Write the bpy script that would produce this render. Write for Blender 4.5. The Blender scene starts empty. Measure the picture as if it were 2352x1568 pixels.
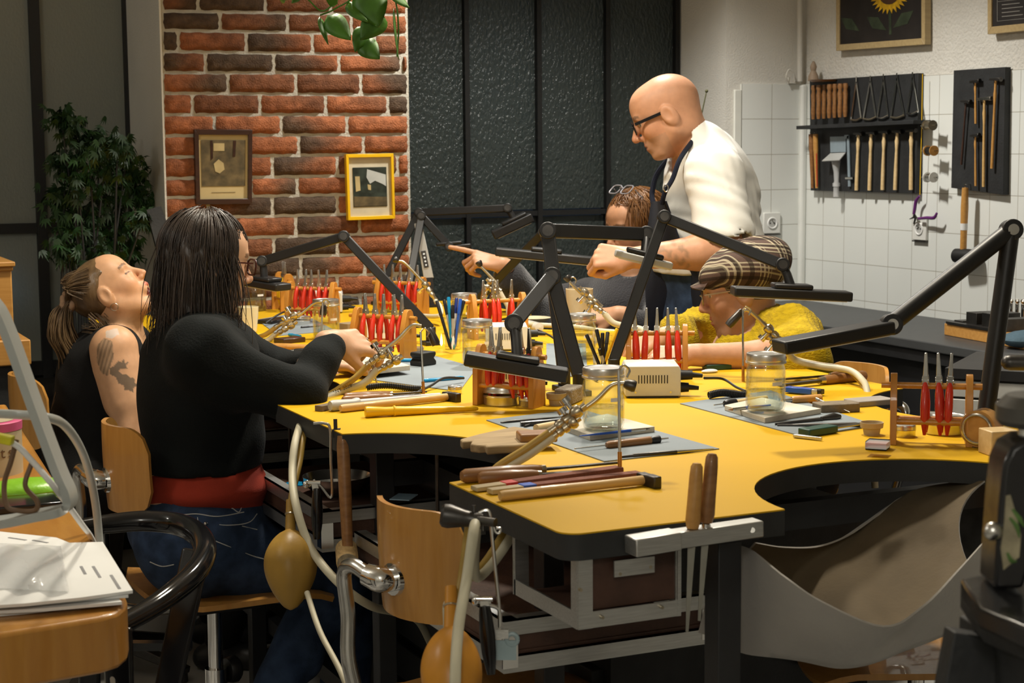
import bpy, math, random
import numpy as np
from mathutils import Matrix, Vector
rnd = random.Random(7)
NR = np.random.RandomState(7)
SC = bpy.context.scene
COL = SC.collection
PI = math.pi

# ------------------------------------------------------------ camera
FPX, CX, CY = 3900.0, 1176.0, 784.0          # focal length and centre in pixels of the 2352 x 1568 frame
CAMZ = 1.46
PITCH = math.atan(444.0 / FPX)
YAW = math.atan(1800.0 / math.hypot(FPX, 444.0))
ROLL = 0.0082
FW = np.array([math.sin(YAW) * math.cos(PITCH), math.cos(YAW) * math.cos(PITCH), -math.sin(PITCH)])
R0 = np.array([math.cos(YAW), -math.sin(YAW), 0.0])
U0 = np.cross(R0, FW)
RT = R0 * math.cos(ROLL) - U0 * math.sin(ROLL)
UP = U0 * math.cos(ROLL) + R0 * math.sin(ROLL)
CAM = np.array([0.0, 0.0, CAMZ])
cd = bpy.data.cameras.new('camera')
co = bpy.data.objects.new('camera', cd)
COL.objects.link(co)
co.matrix_world = Matrix(((RT[0], UP[0], -FW[0], CAM[0]), (RT[1], UP[1], -FW[1], CAM[1]), (RT[2], UP[2], -FW[2], CAM[2]), (0, 0, 0, 1)))
cd.sensor_width = 36.0
cd.lens = FPX * 36.0 / 2352.0
cd.clip_start = 0.05
cd.dof.use_dof = True
cd.dof.focus_distance = 3.7
cd.dof.aperture_fstop = 11.0
SC.camera = co

# ------------------------------------------------------------ view, world, room lights
SC.view_settings.view_transform = 'Standard'
SC.view_settings.look = 'None'
SC.view_settings.exposure = 0.0
SC.view_settings.gamma = 1.0
SC.view_settings.use_curve_mapping = False
W = bpy.data.worlds.new('night'); SC.world = W
W.use_nodes = True
W.node_tree.nodes['Background'].inputs[0].default_value = (0.02, 0.028, 0.04, 1)
W.node_tree.nodes['Background'].inputs[1].default_value = 0.4

def light(name, kind, loc, power, col, target=None, size=0.2, spot=None, blend=0.5):
    d = bpy.data.lights.new(name, kind)
    d.energy = power; d.color = col
    if kind == 'AREA':
        d.shape = 'DISK'; d.size = size
    else:
        d.shadow_soft_size = size
    if spot:
        d.spot_size = math.radians(spot); d.spot_blend = blend
    o = bpy.data.objects.new(name, d); COL.objects.link(o)
    o.location = loc
    if target is not None:
        o.rotation_euler = (Vector(target) - Vector(loc)).to_track_quat('-Z', 'Y').to_euler()
    return o
WARM = (1.0, 0.91, 0.75); NEUT = (1.0, 0.965, 0.88)
light('ceiling_or_fill_light', 'SPOT', (2.60, 4.98, 2.78), 190, (1.0, 0.96, 0.88), (2.70, 4.8, 0.0), 0.09, 128, 0.6)
light('ceiling_or_fill_light', 'SPOT', (1.35, 3.95, 2.78), 145, WARM, (1.42, 3.8, 0.0), 0.10, 118, 0.55)
light('ceiling_or_fill_light', 'SPOT', (2.10, 3.25, 2.78), 140, WARM, (1.95, 2.95, 0.0), 0.10, 118, 0.55)
light('ceiling_or_fill_light', 'POINT', (-0.8, 3.3, 2.45), 23, NEUT, None, 0.14)
light('ceiling_or_fill_light', 'POINT', (-0.5, -0.7, 2.5), 42, NEUT, None, 0.2)  # fill lamp added behind the camera to brighten the near fronts
light('pane_glow_light', 'AREA', (0.84, 6.30, 0.98), 0.10, (0.10, 0.42, 0.75), (0.84, 6.2, 0.97), 0.12)  # lamp added close behind the frosted pane to make its blue patch
light('pane_glow_light', 'AREA', (2.78, 6.6, 1.75), 0.35, (0.35, 0.6, 0.85), (2.78, 6.2, 1.7), 0.4)  # another added lamp outside, for the bluish haze in the right panes
# ------------------------------------------------------------ pixels of the frame to points of the room
TZ = 0.92                                     # height of the bench top
def ray(x, y): return FW + RT * ((x - CX) / FPX) + UP * ((CY - y) / FPX)
def T(x, y, z=TZ):                            # where the sight line meets the level z
    d = ray(x, y); return CAM + d * ((z - CAMZ) / d[2])
def AY(x, y, Y): d = ray(x, y); return CAM + d * (Y / d[1])
def AX(x, y, X): d = ray(x, y); return CAM + d * (X / d[0])
def AD(x, y, D): return CAM + ray(x, y) * D   # at depth D
def A(*v): return np.array(v, float)
def nrm(v): v = np.asarray(v, float); return v / (np.linalg.norm(v) + 1e-12)
def rotm(axis, a):
    return np.array(Matrix.Rotation(a, 3, Vector(axis)))
def frame_from(z, x=None):                    # 3x3 with given z axis
    z = nrm(z)
    x = A(1, 0, 0) if x is None else np.asarray(x, float)
    if abs(np.dot(nrm(x), z)) > 0.98: x = A(0, 1, 0) if abs(z[1]) < 0.9 else A(1, 0, 0)
    x = nrm(x - z * np.dot(x, z)); y = np.cross(z, x)
    return np.stack([x, y, z], 1)
def cat(pts, n=8):                            # Catmull-Rom through points
    P = [np.asarray(p, float) for p in pts]
    P = [2 * P[0] - P[1]] + P + [2 * P[-1] - P[-2]]
    out = []
    for i in range(1, len(P) - 2):
        p0, p1, p2, p3 = P[i - 1:i + 3]
        for k in range(n):
            t = k / n
            out.append(0.5 * (2 * p1 + (p2 - p0) * t + (2 * p0 - 5 * p1 + 4 * p2 - p3) * t * t + (3 * p1 - p0 - 3 * p2 + p3) * t ** 3))
    out.append(P[-2]); return out

# ------------------------------------------------------------ mesh builder
class MB:
    def __init__(s): s.v = []; s.f = []; s.c = None
    def add(s, vs, fs):
        b = len(s.v); s.v += [tuple(map(float, p)) for p in vs]; s.f += [tuple(i + b for i in f) for f in fs]; return s
    def box(s, c, size, R=None):
        h = np.asarray(size, float) / 2; c = np.asarray(c, float)
        vs = [A(x, y, z) * h for z in (-1, 1) for y in (-1, 1) for x in (-1, 1)]
        if R is not None: vs = [R @ p for p in vs]
        return s.add([c + p for p in vs], [(0, 2, 3, 1), (4, 5, 7, 6), (0, 1, 5, 4), (2, 6, 7, 3), (0, 4, 6, 2), (1, 3, 7, 5)])
    def bx(s, x0, x1, y0, y1, z0, z1): return s.box(((x0 + x1) / 2, (y0 + y1) / 2, (z0 + z1) / 2), (abs(x1 - x0), abs(y1 - y0), abs(z1 - z0)))
    def bar(s, p0, p1, w, h, up=(0, 0, 1), w1=None, h1=None):
        p0 = np.asarray(p0, float); p1 = np.asarray(p1, float); d = nrm(p1 - p0)
        sd = np.cross(d, up)
        if np.linalg.norm(sd) < 1e-3: sd = np.cross(d, (0, 1, 0))
        sd = nrm(sd); u = np.cross(sd, d); w1 = w if w1 is None else w1; h1 = h if h1 is None else h1
        vs = [p + sd * a * ww / 2 + u * b * hh / 2 for p, ww, hh in ((p0, w, h), (p1, w1, h1)) for a, b in ((-1, -1), (1, -1), (1, 1), (-1, 1))]
        return s.add(vs, [(3, 2, 1, 0), (4, 5, 6, 7), (0, 1, 5, 4), (1, 2, 6, 5), (2, 3, 7, 6), (3, 0, 4, 7)])
    def tube(s, pts, r, n=10, cap=True, sq=None):
        P = [np.asarray(p, float) for p in pts]; m = len(P)
        r = [r] * m if np.isscalar(r) else list(r)
        if len(r) != m: r = list(np.interp(np.linspace(0, 1, m), np.linspace(0, 1, len(r)), r))
        t = [nrm(P[min(i + 1, m - 1)] - P[max(i - 1, 0)]) for i in range(m)]
        x = frame_from(t[0], sq)[:, 0]; vs = []
        for i in range(m):
            x = nrm(x - t[i] * np.dot(x, t[i])); y = np.cross(t[i], x)
            vs += [P[i] + r[i] * (x * math.cos(2 * PI * k / n) + y * math.sin(2 * PI * k / n)) for k in range(n)]
        fs = [(i * n + k, i * n + (k + 1) % n, (i + 1) * n + (k + 1) % n, (i + 1) * n + k) for i in range(m - 1) for k in range(n)]
        if cap: fs += [tuple(range(n - 1, -1, -1)), tuple((m - 1) * n + k for k in range(n))]
        return s.add(vs, fs)
    def cyl(s, p0, p1, r, r1=None, n=20): return s.tube([p0, p1], [r, r if r1 is None else r1], n)
    def lathe(s, prof, o=(0, 0, 0), ax=(0, 0, 1), n=28, close=True):
        R = frame_from(ax); o = np.asarray(o, float); vs = []
        for r, z in prof: vs += [o + R @ A(r * math.cos(2 * PI * k / n), r * math.sin(2 * PI * k / n), z) for k in range(n)]
        m = len(prof)
        fs = [(i * n + k, i * n + (k + 1) % n, (i + 1) * n + (k + 1) % n, (i + 1) * n + k) for i in range(m - 1) for k in range(n)]
        if close:
            if prof[0][0] > 1e-6: fs.append(tuple(range(n - 1, -1, -1)))
            if prof[-1][0] > 1e-6: fs.append(tuple((m - 1) * n + k for k in range(n)))
        return s.add(vs, fs)
    def rings(s, rings, cap=True):            # loft through rings of equal count
        n = len(rings[0]); vs = [p for r in rings for p in r]; m = len(rings)
        fs = [(i * n + k, i * n + (k + 1) % n, (i + 1) * n + (k + 1) % n, (i + 1) * n + k) for i in range(m - 1) for k in range(n)]
        if cap: fs += [tuple(range(n - 1, -1, -1)), tuple((m - 1) * n + k for k in range(n))]
        return s.add(vs, fs)
    def prism(s, poly, z0, z1, o=(0, 0, 0), R=None):
        n = len(poly); o = np.asarray(o, float)
        a = sum(poly[i][0] * poly[(i + 1) % n][1] - poly[(i + 1) % n][0] * poly[i][1] for i in range(n))
        if a < 0: poly = poly[::-1]
        vs = [A(x, y, z) for z in (z0, z1) for x, y in poly]
        if R is not None: vs = [R @ p for p in vs]
        return s.add([o + p for p in vs], [tuple(range(n - 1, -1, -1)), tuple(range(n, 2 * n))] + [(k, (k + 1) % n, n + (k + 1) % n, n + k) for k in range(n)])
    def ell(s, c, r, R=None, n=16, m=10):
        c = np.asarray(c, float); r = A(r, r, r) if np.isscalar(r) else np.asarray(r, float); vs = []
        for i in range(m + 1):
            th = PI * i / m
            for k in range(n):
                p = r * A(math.sin(th) * math.cos(2 * PI * k / n), math.sin(th) * math.sin(2 * PI * k / n), math.cos(th))
                vs.append(c + (p if R is None else R @ p))
        return s.add(vs, [(i * n + k, (i + 1) * n + k, (i + 1) * n + (k + 1) % n, i * n + (k + 1) % n) for i in range(m) for k in range(n)])
    def torus(s, c, R_, r, ax=(0, 0, 1), n=24, m=8, sx=1.0, a0=0.0, a1=2 * PI):
        F = frame_from(ax); c = np.asarray(c, float)
        full = abs(a1 - a0 - 2 * PI) < 1e-6
        pts = [c + F @ A(R_ * sx * math.cos(a0 + (a1 - a0) * k / n), R_ * math.sin(a0 + (a1 - a0) * k / n), 0) for k in range(n + 1)]
        return s.tube(pts, r, m, cap=not full)
    def grid(s, G):                           # rows of points
        m, n = len(G), len(G[0])
        return s.add([p for row in G for p in row], [(i * n + k, i * n + k + 1, (i + 1) * n + k + 1, (i + 1) * n + k) for i in range(m - 1) for k in range(n - 1)])
    def slab(s, G, th, nv=None):              # thick sheet from a grid of points
        G = [[np.asarray(p, float) for p in row] for row in G]; m, n = len(G), len(G[0])
        N = [[None] * n for _ in range(m)]
        for i in range(m):
            for k in range(n):
                if nv is not None: N[i][k] = nrm(nv); continue
                a = G[min(i + 1, m - 1)][k] - G[max(i - 1, 0)][k]; b = G[i][min(k + 1, n - 1)] - G[i][max(k - 1, 0)]
                N[i][k] = nrm(np.cross(b, a))
        top = [G[i][k] + N[i][k] * th / 2 for i in range(m) for k in range(n)]
        bot = [G[i][k] - N[i][k] * th / 2 for i in range(m) for k in range(n)]
        o = m * n; q = lambda i, k: i * n + k
        fs = [(q(i, k), q(i, k + 1), q(i + 1, k + 1), q(i + 1, k)) for i in range(m - 1) for k in range(n - 1)]
        fs += [tuple(o + j for j in f[::-1]) for f in fs]
        for k in range(n - 1):
            fs += [(q(0, k + 1), q(0, k), o + q(0, k), o + q(0, k + 1)), (q(m - 1, k), q(m - 1, k + 1), o + q(m - 1, k + 1), o + q(m - 1, k))]
        for i in range(m - 1):
            fs += [(q(i, 0), q(i + 1, 0), o + q(i + 1, 0), o + q(i, 0)), (q(i + 1, n - 1), q(i, n - 1), o + q(i, n - 1), o + q(i + 1, n - 1))]
        return s.add(top + bot, fs)
def text_mb(txt, h, o, xdir, ydir, depth=0.0006, align='CENTER'):
    cu = bpy.data.curves.new('t', 'FONT'); cu.body = txt; cu.size = h; cu.extrude = depth; cu.align_x = align; cu.align_y = 'CENTER'
    ob = bpy.data.objects.new('t', cu); COL.objects.link(ob)
    dg = bpy.context.evaluated_depsgraph_get(); me = ob.evaluated_get(dg).to_mesh()
    x = nrm(xdir); z = nrm(np.cross(xdir, ydir)); y = np.cross(z, x)
    vs = [np.asarray(o, float) + x * v.co[0] + y * v.co[1] + z * v.co[2] for v in me.vertices]
    fs = [tuple(p.vertices) for p in me.polygons]
    ob.evaluated_get(dg).to_mesh_clear(); bpy.data.objects.remove(ob); bpy.data.curves.remove(cu)
    return MB().add(vs, fs)

# ------------------------------------------------------------ objects: things, parts, sub-parts
WM = {}
def link_mesh(name, mb, m, M=None, sharp=38, bev=0):
    vs = np.array(mb.v, float).reshape(-1, 3)
    if M is not None:
        Mi = np.array(M.inverted()); vs = vs @ Mi[:3, :3].T + Mi[:3, 3]
    me = bpy.data.meshes.new(name); me.from_pydata([tuple(p) for p in vs], [], mb.f)
    if mb.c is not None:
        ca = me.color_attributes.new('Col', 'FLOAT_COLOR', 'POINT')
        ca.data.foreach_set('color', np.concatenate([np.asarray(mb.c, np.float32), np.ones((len(vs), 1), np.float32)], 1).ravel())
    for k in (m if isinstance(m, (list, tuple)) else [m]): me.materials.append(k)
    me.shade_smooth()
    if sharp < 180: me.set_sharp_from_angle(angle=math.radians(sharp))
    ob = bpy.data.objects.new(name, me); COL.objects.link(ob)
    if bev:
        b = ob.modifiers.new('bevel', 'BEVEL'); b.width = bev; b.segments = 2; b.limit_method = 'ANGLE'; b.angle_limit = math.radians(40)
    return ob
def tag(o, label=None, cat_=None, group=None, kind=None):
    if label: o['label'] = label
    if cat_: o['category'] = cat_
    if group: o['group'] = group
    if kind: o['kind'] = kind
    return o
def thing(name, label, cat_, loc=(0, 0, 0), rz=0.0, group=None, kind=None):
    o = bpy.data.objects.new(name, None); COL.objects.link(o); o.empty_display_size = 0.05
    M = Matrix.Translation(Vector(loc)) @ Matrix.Rotation(rz, 4, 'Z')
    o.matrix_basis = M; WM[o.name] = M
    return tag(o, label, cat_, group, kind)
def part(name, mb, m, parent, bev=0, sharp=38, label=None, kind=None):
    M = WM[parent.name]
    o = link_mesh(name, mb, m, M, sharp, bev); o.parent = parent; WM[o.name] = M
    if label: o['label'] = label
    if kind: o['kind'] = kind
    return o
def single(name, mb, m, label, cat_, group=None, bev=0, sharp=38, kind=None):
    vs = np.array(mb.v); lo, hi = vs.min(0), vs.max(0)
    M = Matrix.Translation(Vector(((lo[0] + hi[0]) / 2, (lo[1] + hi[1]) / 2, lo[2])))
    o = link_mesh(name, mb, m, M, sharp, bev); o.matrix_basis = M; WM[o.name] = M
    return tag(o, label, cat_, group, kind)
def struct(name, mb, m, bev=0, sharp=38, parent=None):
    if parent is not None: return part(name, mb, m, parent, bev, sharp)
    o = link_mesh(name, mb, m, None, sharp, bev); WM[o.name] = Matrix.Identity(4); o['kind'] = 'structure'; return o
def dup(root, loc=(0, 0, 0), rz=0.0, label=None, group=None, M=None, scale=1.0):
    r = root.copy(); COL.objects.link(r)
    if M is None: M = Matrix.Translation(Vector(loc)) @ Matrix.Rotation(rz, 4, 'Z') @ Matrix.Scale(scale, 4)
    r.matrix_basis = M; WM[r.name] = M
    if label: r['label'] = label
    if group: r['group'] = group
    for ch in list(root.children):
        c = ch.copy(); COL.objects.link(c); c.parent = r
        for g in list(ch.children):
            d = g.copy(); COL.objects.link(d); d.parent = c
    return r
def move(root, loc=(0, 0, 0), rz=0.0, label=None, M=None, scale=1.0, group=None):
    if group: root["group"] = group
    if M is None: M = Matrix.Translation(Vector(loc)) @ Matrix.Rotation(rz, 4, 'Z') @ Matrix.Scale(scale, 4)
    root.matrix_basis = M; WM[root.name] = M
    if label: root['label'] = label
    return root
class Kind:                                   # first use takes the built one, later uses copy it
    def __init__(s, root): s.root = root; s.used = False
    def put(s, label=None, **k):
        if not s.used: s.used = True; return move(s.root, label=label, **k)
        return dup(s.root, label=label, **k)
def M4(R, o): return Matrix(((R[0][0], R[0][1], R[0][2], o[0]), (R[1][0], R[1][1], R[1][2], o[1]), (R[2][0], R[2][1], R[2][2], o[2]), (0, 0, 0, 1)))
def along(p0, p1, up=(0, 0, 1)):              # local x runs p0 -> p1, local z near up
    x = nrm(np.asarray(p1) - np.asarray(p0)); y = nrm(np.cross(up, x)); z = np.cross(x, y)
    return M4(np.stack([x, y, z], 1), p0)

# ------------------------------------------------------------ materials
MATS = {}
def mat(name, c, rough=0.5, metal=0.0, var=0.12, vs=18.0, bump=0.0, bs=120.0, stretch=(1, 1, 1), c2=None, spec=0.5, sheen=0.0, coat=0.0, attr=False, emit=None, trans=0.0, ior=1.45, contrast=(0.35, 0.7), rvar=0.0):
    m = bpy.data.materials.new(name); m.use_nodes = True; nt = m.node_tree; N = nt.nodes; L = nt.links
    b = N['Principled BSDF']
    b.inputs['Roughness'].default_value = rough; b.inputs['Metallic'].default_value = metal
    b.inputs['Specular IOR Level'].default_value = spec; b.inputs['IOR'].default_value = ior
    b.inputs['Sheen Weight'].default_value = sheen; b.inputs['Coat Weight'].default_value = coat
    b.inputs['Transmission Weight'].default_value = trans
    if emit: b.inputs['Emission Color'].default_value = (*emit[:3], 1); b.inputs['Emission Strength'].default_value = emit[3]
    tc = N.new('ShaderNodeTexCoord'); mp = N.new('ShaderNodeMapping'); L.new(tc.outputs['Object'], mp.inputs[0]); mp.inputs['Scale'].default_value = stretch
    n1 = N.new('ShaderNodeTexNoise'); n1.inputs['Scale'].default_value = vs; n1.inputs['Detail'].default_value = 4; L.new(mp.outputs[0], n1.inputs[0])
    cr = N.new('ShaderNodeValToRGB'); L.new(n1.outputs['Fac'], cr.inputs[0])
    cr.color_ramp.elements[0].position, cr.color_ramp.elements[1].position = contrast
    if attr:
        at = N.new('ShaderNodeAttribute'); at.attribute_name = 'Col'
        mx = N.new('ShaderNodeMix'); mx.data_type = 'RGBA'; mx.blend_type = 'MULTIPLY'; mx.inputs[0].default_value = 1.0
        cr.color_ramp.elements[0].color = (1 - var, 1 - var, 1 - var, 1); cr.color_ramp.elements[1].color = (1 + var * 0.6,) * 3 + (1,)
        L.new(at.outputs['Color'], mx.inputs[6]); L.new(cr.outputs[0], mx.inputs[7]); L.new(mx.outputs[2], b.inputs['Base Color'])
    else:
        k = c2 if c2 else tuple(x * (1 - var) for x in c)
        cr.color_ramp.elements[0].color = (*k, 1)
        cr.color_ramp.elements[1].color = (*(c if c2 else tuple(min(1, x * (1 + var * 0.6)) for x in c)), 1)
        L.new(cr.outputs[0], b.inputs['Base Color'])
    if rvar:
        mr = N.new('ShaderNodeMapRange'); mr.inputs[3].default_value = max(0.02, rough - rvar); mr.inputs[4].default_value = rough + rvar
        L.new(n1.outputs['Fac'], mr.inputs[0]); L.new(mr.outputs[0], b.inputs['Roughness'])
    if bump:
        n2 = N.new('ShaderNodeTexNoise'); n2.inputs['Scale'].default_value = bs; n2.inputs['Detail'].default_value = 3; L.new(mp.outputs[0], n2.inputs[0])
        bp = N.new('ShaderNodeBump'); bp.inputs['Strength'].default_value = bump; bp.inputs['Distance'].default_value = 0.01
        L.new(n2.outputs['Fac'], bp.inputs['Height']); L.new(bp.outputs[0], b.inputs['Normal'])
    MATS[name] = m; return m
def wood(name, c, c2, stretch=(3, 30, 30), rough=0.42, coat=0.2, vs=3.0):
    return mat(name, c, rough, 0, vs=vs, stretch=stretch, c2=c2, bump=0.05, bs=30, coat=coat, contrast=(0.3, 0.72))
def glassy(name, tint=(0.96, 0.98, 0.97), alpha=0.82, rough=0.03):   # thin clear wall: mostly see-through with a glossy skin
    m = bpy.data.materials.new(name); m.use_nodes = True; nt = m.node_tree; N = nt.nodes; L = nt.links
    N.remove(N['Principled BSDF']); out = N['Material Output']
    tr = N.new('ShaderNodeBsdfTransparent'); tr.inputs[0].default_value = (*tint, 1)
    gl = N.new('ShaderNodeBsdfGlossy'); gl.inputs['Roughness'].default_value = rough
    lw = N.new('ShaderNodeLayerWeight'); lw.inputs[0].default_value = 0.35
    mr = N.new('ShaderNodeMapRange'); mr.inputs[3].default_value = (1 - alpha) * 0.22; mr.inputs[4].default_value = 0.5
    tc = N.new('ShaderNodeTexCoord'); ns = N.new('ShaderNodeTexNoise'); ns.inputs['Scale'].default_value = 40; L.new(tc.outputs['Object'], ns.inputs[0])
    bp = N.new('ShaderNodeBump'); bp.inputs['Strength'].default_value = 0.15; bp.inputs['Distance'].default_value = 0.01; L.new(ns.outputs[0], bp.inputs['Height']); L.new(bp.outputs[0], gl.inputs['Normal'])
    mx = N.new('ShaderNodeMixShader'); L.new(lw.outputs['Facing'], mr.inputs[0]); L.new(mr.outputs[0], mx.inputs[0])
    L.new(tr.outputs[0], mx.inputs[1]); L.new(gl.outputs[0], mx.inputs[2]); L.new(mx.outputs[0], out.inputs[0]); MATS[name] = m; return m

black_metal = mat('black painted metal', (0.018, 0.018, 0.019), 0.42, 0.0, var=0.2, bump=0.03)
black_plastic = mat('black plastic', (0.014, 0.014, 0.015), 0.4)
black_gloss = mat('glossy black enamel', (0.008, 0.008, 0.009), 0.12, spec=0.6, var=0.3)
black_wood = mat('black stained board', (0.02, 0.021, 0.022), 0.6, var=0.25, bump=0.1)
dark_steel = mat('dark steel', (0.09, 0.085, 0.08), 0.38, 0.9, var=0.3)
steel = mat('bright steel', (0.62, 0.61, 0.58), 0.22, 1.0, var=0.12, rvar=0.08)
chrome = mat('chrome', (0.75, 0.74, 0.72), 0.08, 1.0, var=0.05)
alu = mat('brushed aluminium', (0.58, 0.58, 0.56), 0.36, 0.9, var=0.12, stretch=(4, 60, 60), vs=6, bump=0.03)
alu_lid = mat('spun aluminium', (0.72, 0.70, 0.66), 0.28, 0.95, var=0.1)
brass = mat('worn brass', (0.50, 0.44, 0.33), 0.3, 0.95, var=0.2)
red_plastic = mat('red dipped plastic', (0.62, 0.035, 0.015), 0.28, var=0.1, coat=0.3)
yellow_plastic = mat('yellow plastic', (0.78, 0.47, 0.01), 0.3, var=0.06)
grey_plastic = mat('grey plastic', (0.46, 0.46, 0.44), 0.35, var=0.06)
blue_plastic = mat('blue plastic', (0.02, 0.10, 0.52), 0.25, var=0.08, coat=0.3)
cyan_plastic = mat('bright blue plastic', (0.01, 0.27, 0.55), 0.25, var=0.08)
white_enamel = mat('off white enamel', (0.70, 0.70, 0.66), 0.35, var=0.05)
white_paper = mat('white paper', (0.78, 0.78, 0.76), 0.75, var=0.04, vs=6)
cream_ceramic = mat('cream ceramic', (0.74, 0.66, 0.44), 0.3, var=0.05, coat=0.3)
ash = wood('pale ash handle', (0.66, 0.43, 0.17), (0.52, 0.31, 0.10))
beech = wood('varnished beech', (0.56, 0.29, 0.075), (0.46, 0.22, 0.05))
rackwood = wood('orange stained pine', (0.58, 0.26, 0.04), (0.46, 0.19, 0.025), stretch=(20, 20, 3))
brownwood = wood('brown turned wood', (0.32, 0.15, 0.05), (0.20, 0.085, 0.025))
palewood = wood('raw pale wood', (0.72, 0.54, 0.29), (0.62, 0.43, 0.2))
darkwood = wood('dark mahogany', (0.05, 0.018, 0.010), (0.025, 0.010, 0.006), rough=0.4)
ply = wood('honey plywood', (0.54, 0.27, 0.065), (0.45, 0.21, 0.045), stretch=(24, 24, 2.2), rough=0.32, coat=0.35)
ply_edge = mat('plywood edge', (0.60, 0.32, 0.09), 0.5, var=0.35, vs=14, stretch=(1, 1, 20))
glass = glassy('clear glass')
lens_glass = glassy('spectacle lens', (0.95, 0.95, 0.95), 0.86)
clear_plastic = mat('clear plastic', (0.78, 0.79, 0.79), 0.18, var=0.03); clear_plastic.node_tree.nodes['Principled BSDF'].inputs['Alpha'].default_value = 0.42
rubber_black = mat('black rubber', (0.012, 0.012, 0.012), 0.55)
# ------------------------------------------------------------ the room
YW, YBK, YT, XR = 6.20, 5.66, 5.82, 3.98     # window plane, brick face, tiled face at the back, wall on the right
plaster = mat('white plaster', (0.66, 0.64, 0.585), 0.85, var=0.05, vs=4, bump=0.25, bs=150)
plaster_r = mat('rough white plaster', (0.66, 0.64, 0.585), 0.85, var=0.06, vs=5, bump=0.55, bs=90)
floor_m = mat('speckled pale floor', (0.50, 0.50, 0.48), 0.35, var=0.1, vs=2.2, c2=(0.38, 0.38, 0.37), bump=0.02)
def tile_mat(name, axis, size, off):          # glazed square tiles with thin grey joints
    m = bpy.data.materials.new(name); m.use_nodes = True; nt = m.node_tree; N = nt.nodes; L = nt.links; b = N['Principled BSDF']
    tc = N.new('ShaderNodeTexCoord'); sp = N.new('ShaderNodeSeparateXYZ'); L.new(tc.outputs['Object'], sp.inputs[0]); cm = N.new('ShaderNodeCombineXYZ')
    L.new(sp.outputs[axis], cm.inputs[0]); L.new(sp.outputs['Z'], cm.inputs[1])
    mp = N.new('ShaderNodeMapping'); mp.inputs['Location'].default_value = (-off[0], -off[1], 0); L.new(cm.outputs[0], mp.inputs[0])
    br = N.new('ShaderNodeTexBrick'); br.offset = 0.0; br.inputs['Scale'].default_value = 1.0; br.inputs['Mortar Size'].default_value = 0.0014; br.inputs['Mortar Smooth'].default_value = 0.3
    br.inputs['Brick Width'].default_value = size[0]; br.inputs['Row Height'].default_value = size[1]; br.inputs['Bias'].default_value = 0.0
    br.inputs['Color1'].default_value = (0.72, 0.735, 0.70, 1); br.inputs['Color2'].default_value = (0.70, 0.72, 0.69, 1); br.inputs['Mortar'].default_value = (0.36, 0.34, 0.29, 1)
    L.new(mp.outputs[0], br.inputs[0]); L.new(br.outputs['Color'], b.inputs['Base Color']); b.inputs['Roughness'].default_value = 0.3
    ns = N.new('ShaderNodeTexNoise'); ns.inputs['Scale'].default_value = 5; L.new(tc.outputs['Object'], ns.inputs[0])
    ad = N.new('ShaderNodeMath'); ad.operation = 'MULTIPLY_ADD'; ad.inputs[1].default_value = -1.0; L.new(br.outputs['Fac'], ad.inputs[0]); L.new(ns.outputs[0], ad.inputs[2])
    bp = N.new('ShaderNodeBump'); bp.inputs['Strength'].default_value = 0.25; bp.inputs['Distance'].default_value = 0.003; L.new(ad.outputs[0], bp.inputs['Height']); L.new(bp.outputs[0], b.inputs['Normal'])
    return m
# joints of the tiles as they stand on the two walls
zA = AX(2100, (514.5 + (546.4 - 514.5) * (2100 - 1842) / 510), XR)[2]; zB = AX(2100, 593.3 + (642 - 593.3) * (2100 - 1842) / 498, XR)[2]
TS = zA - zB
tile_r = tile_mat('white wall tiles', 'Y', (TS, TS), (AX(1938, 560, XR)[1], zA))
tile_b = tile_mat('white wall tiles at the back', 'X', (TS, TS), (AY(1770, 500, YT)[0], zA))
struct('floor', MB().bx(-1.9, 4.2, -1.6, 6.4, -0.05, 0.0), floor_m)
struct('ceiling', MB().bx(-1.9, 4.2, -1.6, 6.4, 2.95, 3.0), plaster)
struct('wall_rear', MB().bx(-1.9, 4.2, -1.65, -1.6, 0, 3.0), plaster)
struct('wall_left', MB().bx(-1.95, -1.9, -1.6, 6.4, 0, 3.0), plaster)
z_top = AX(2240, 166, XR)[2]
struct('wall_right', MB().bx(XR + 0.006, XR + 0.1, -1.6, 6.3, 0, 3.0), plaster_r)
struct('trim_tiles_right', MB().bx(XR, XR + 0.006, 1.5, YT, 0.0, z_top), tile_r)
x_pier = AY(1668, 300, YT)[0]
x_tile = AY(1702, 300, YT)[0]
z_tb = AY(1760, 193, YT)[2]
struct('wall_back', MB().bx(x_pier, XR + 0.006, YT + 0.006, YW + 0.2, 0, 3.0), plaster)
struct('trim_tiles_back', MB().bx(x_tile, XR, YT - 0.002, YT + 0.006, 0, z_tb), tile_b)
struct('trim_tile_edge', MB().bx(x_tile - 0.035, x_tile, YT - 0.006, YT + 0.006, 0, AY(1690, 206, YT)[2]), mat('white tile trim', (0.68, 0.68, 0.62), 0.35, var=0.03), bev=0.004)
struct('trim_corner', MB().bx(XR - 0.028, XR + 0.001, YT - 0.028, YT + 0.001, 0, z_tb), mat('white corner strip', (0.70, 0.71, 0.67), 0.3, var=0.03), bev=0.01)
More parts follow.
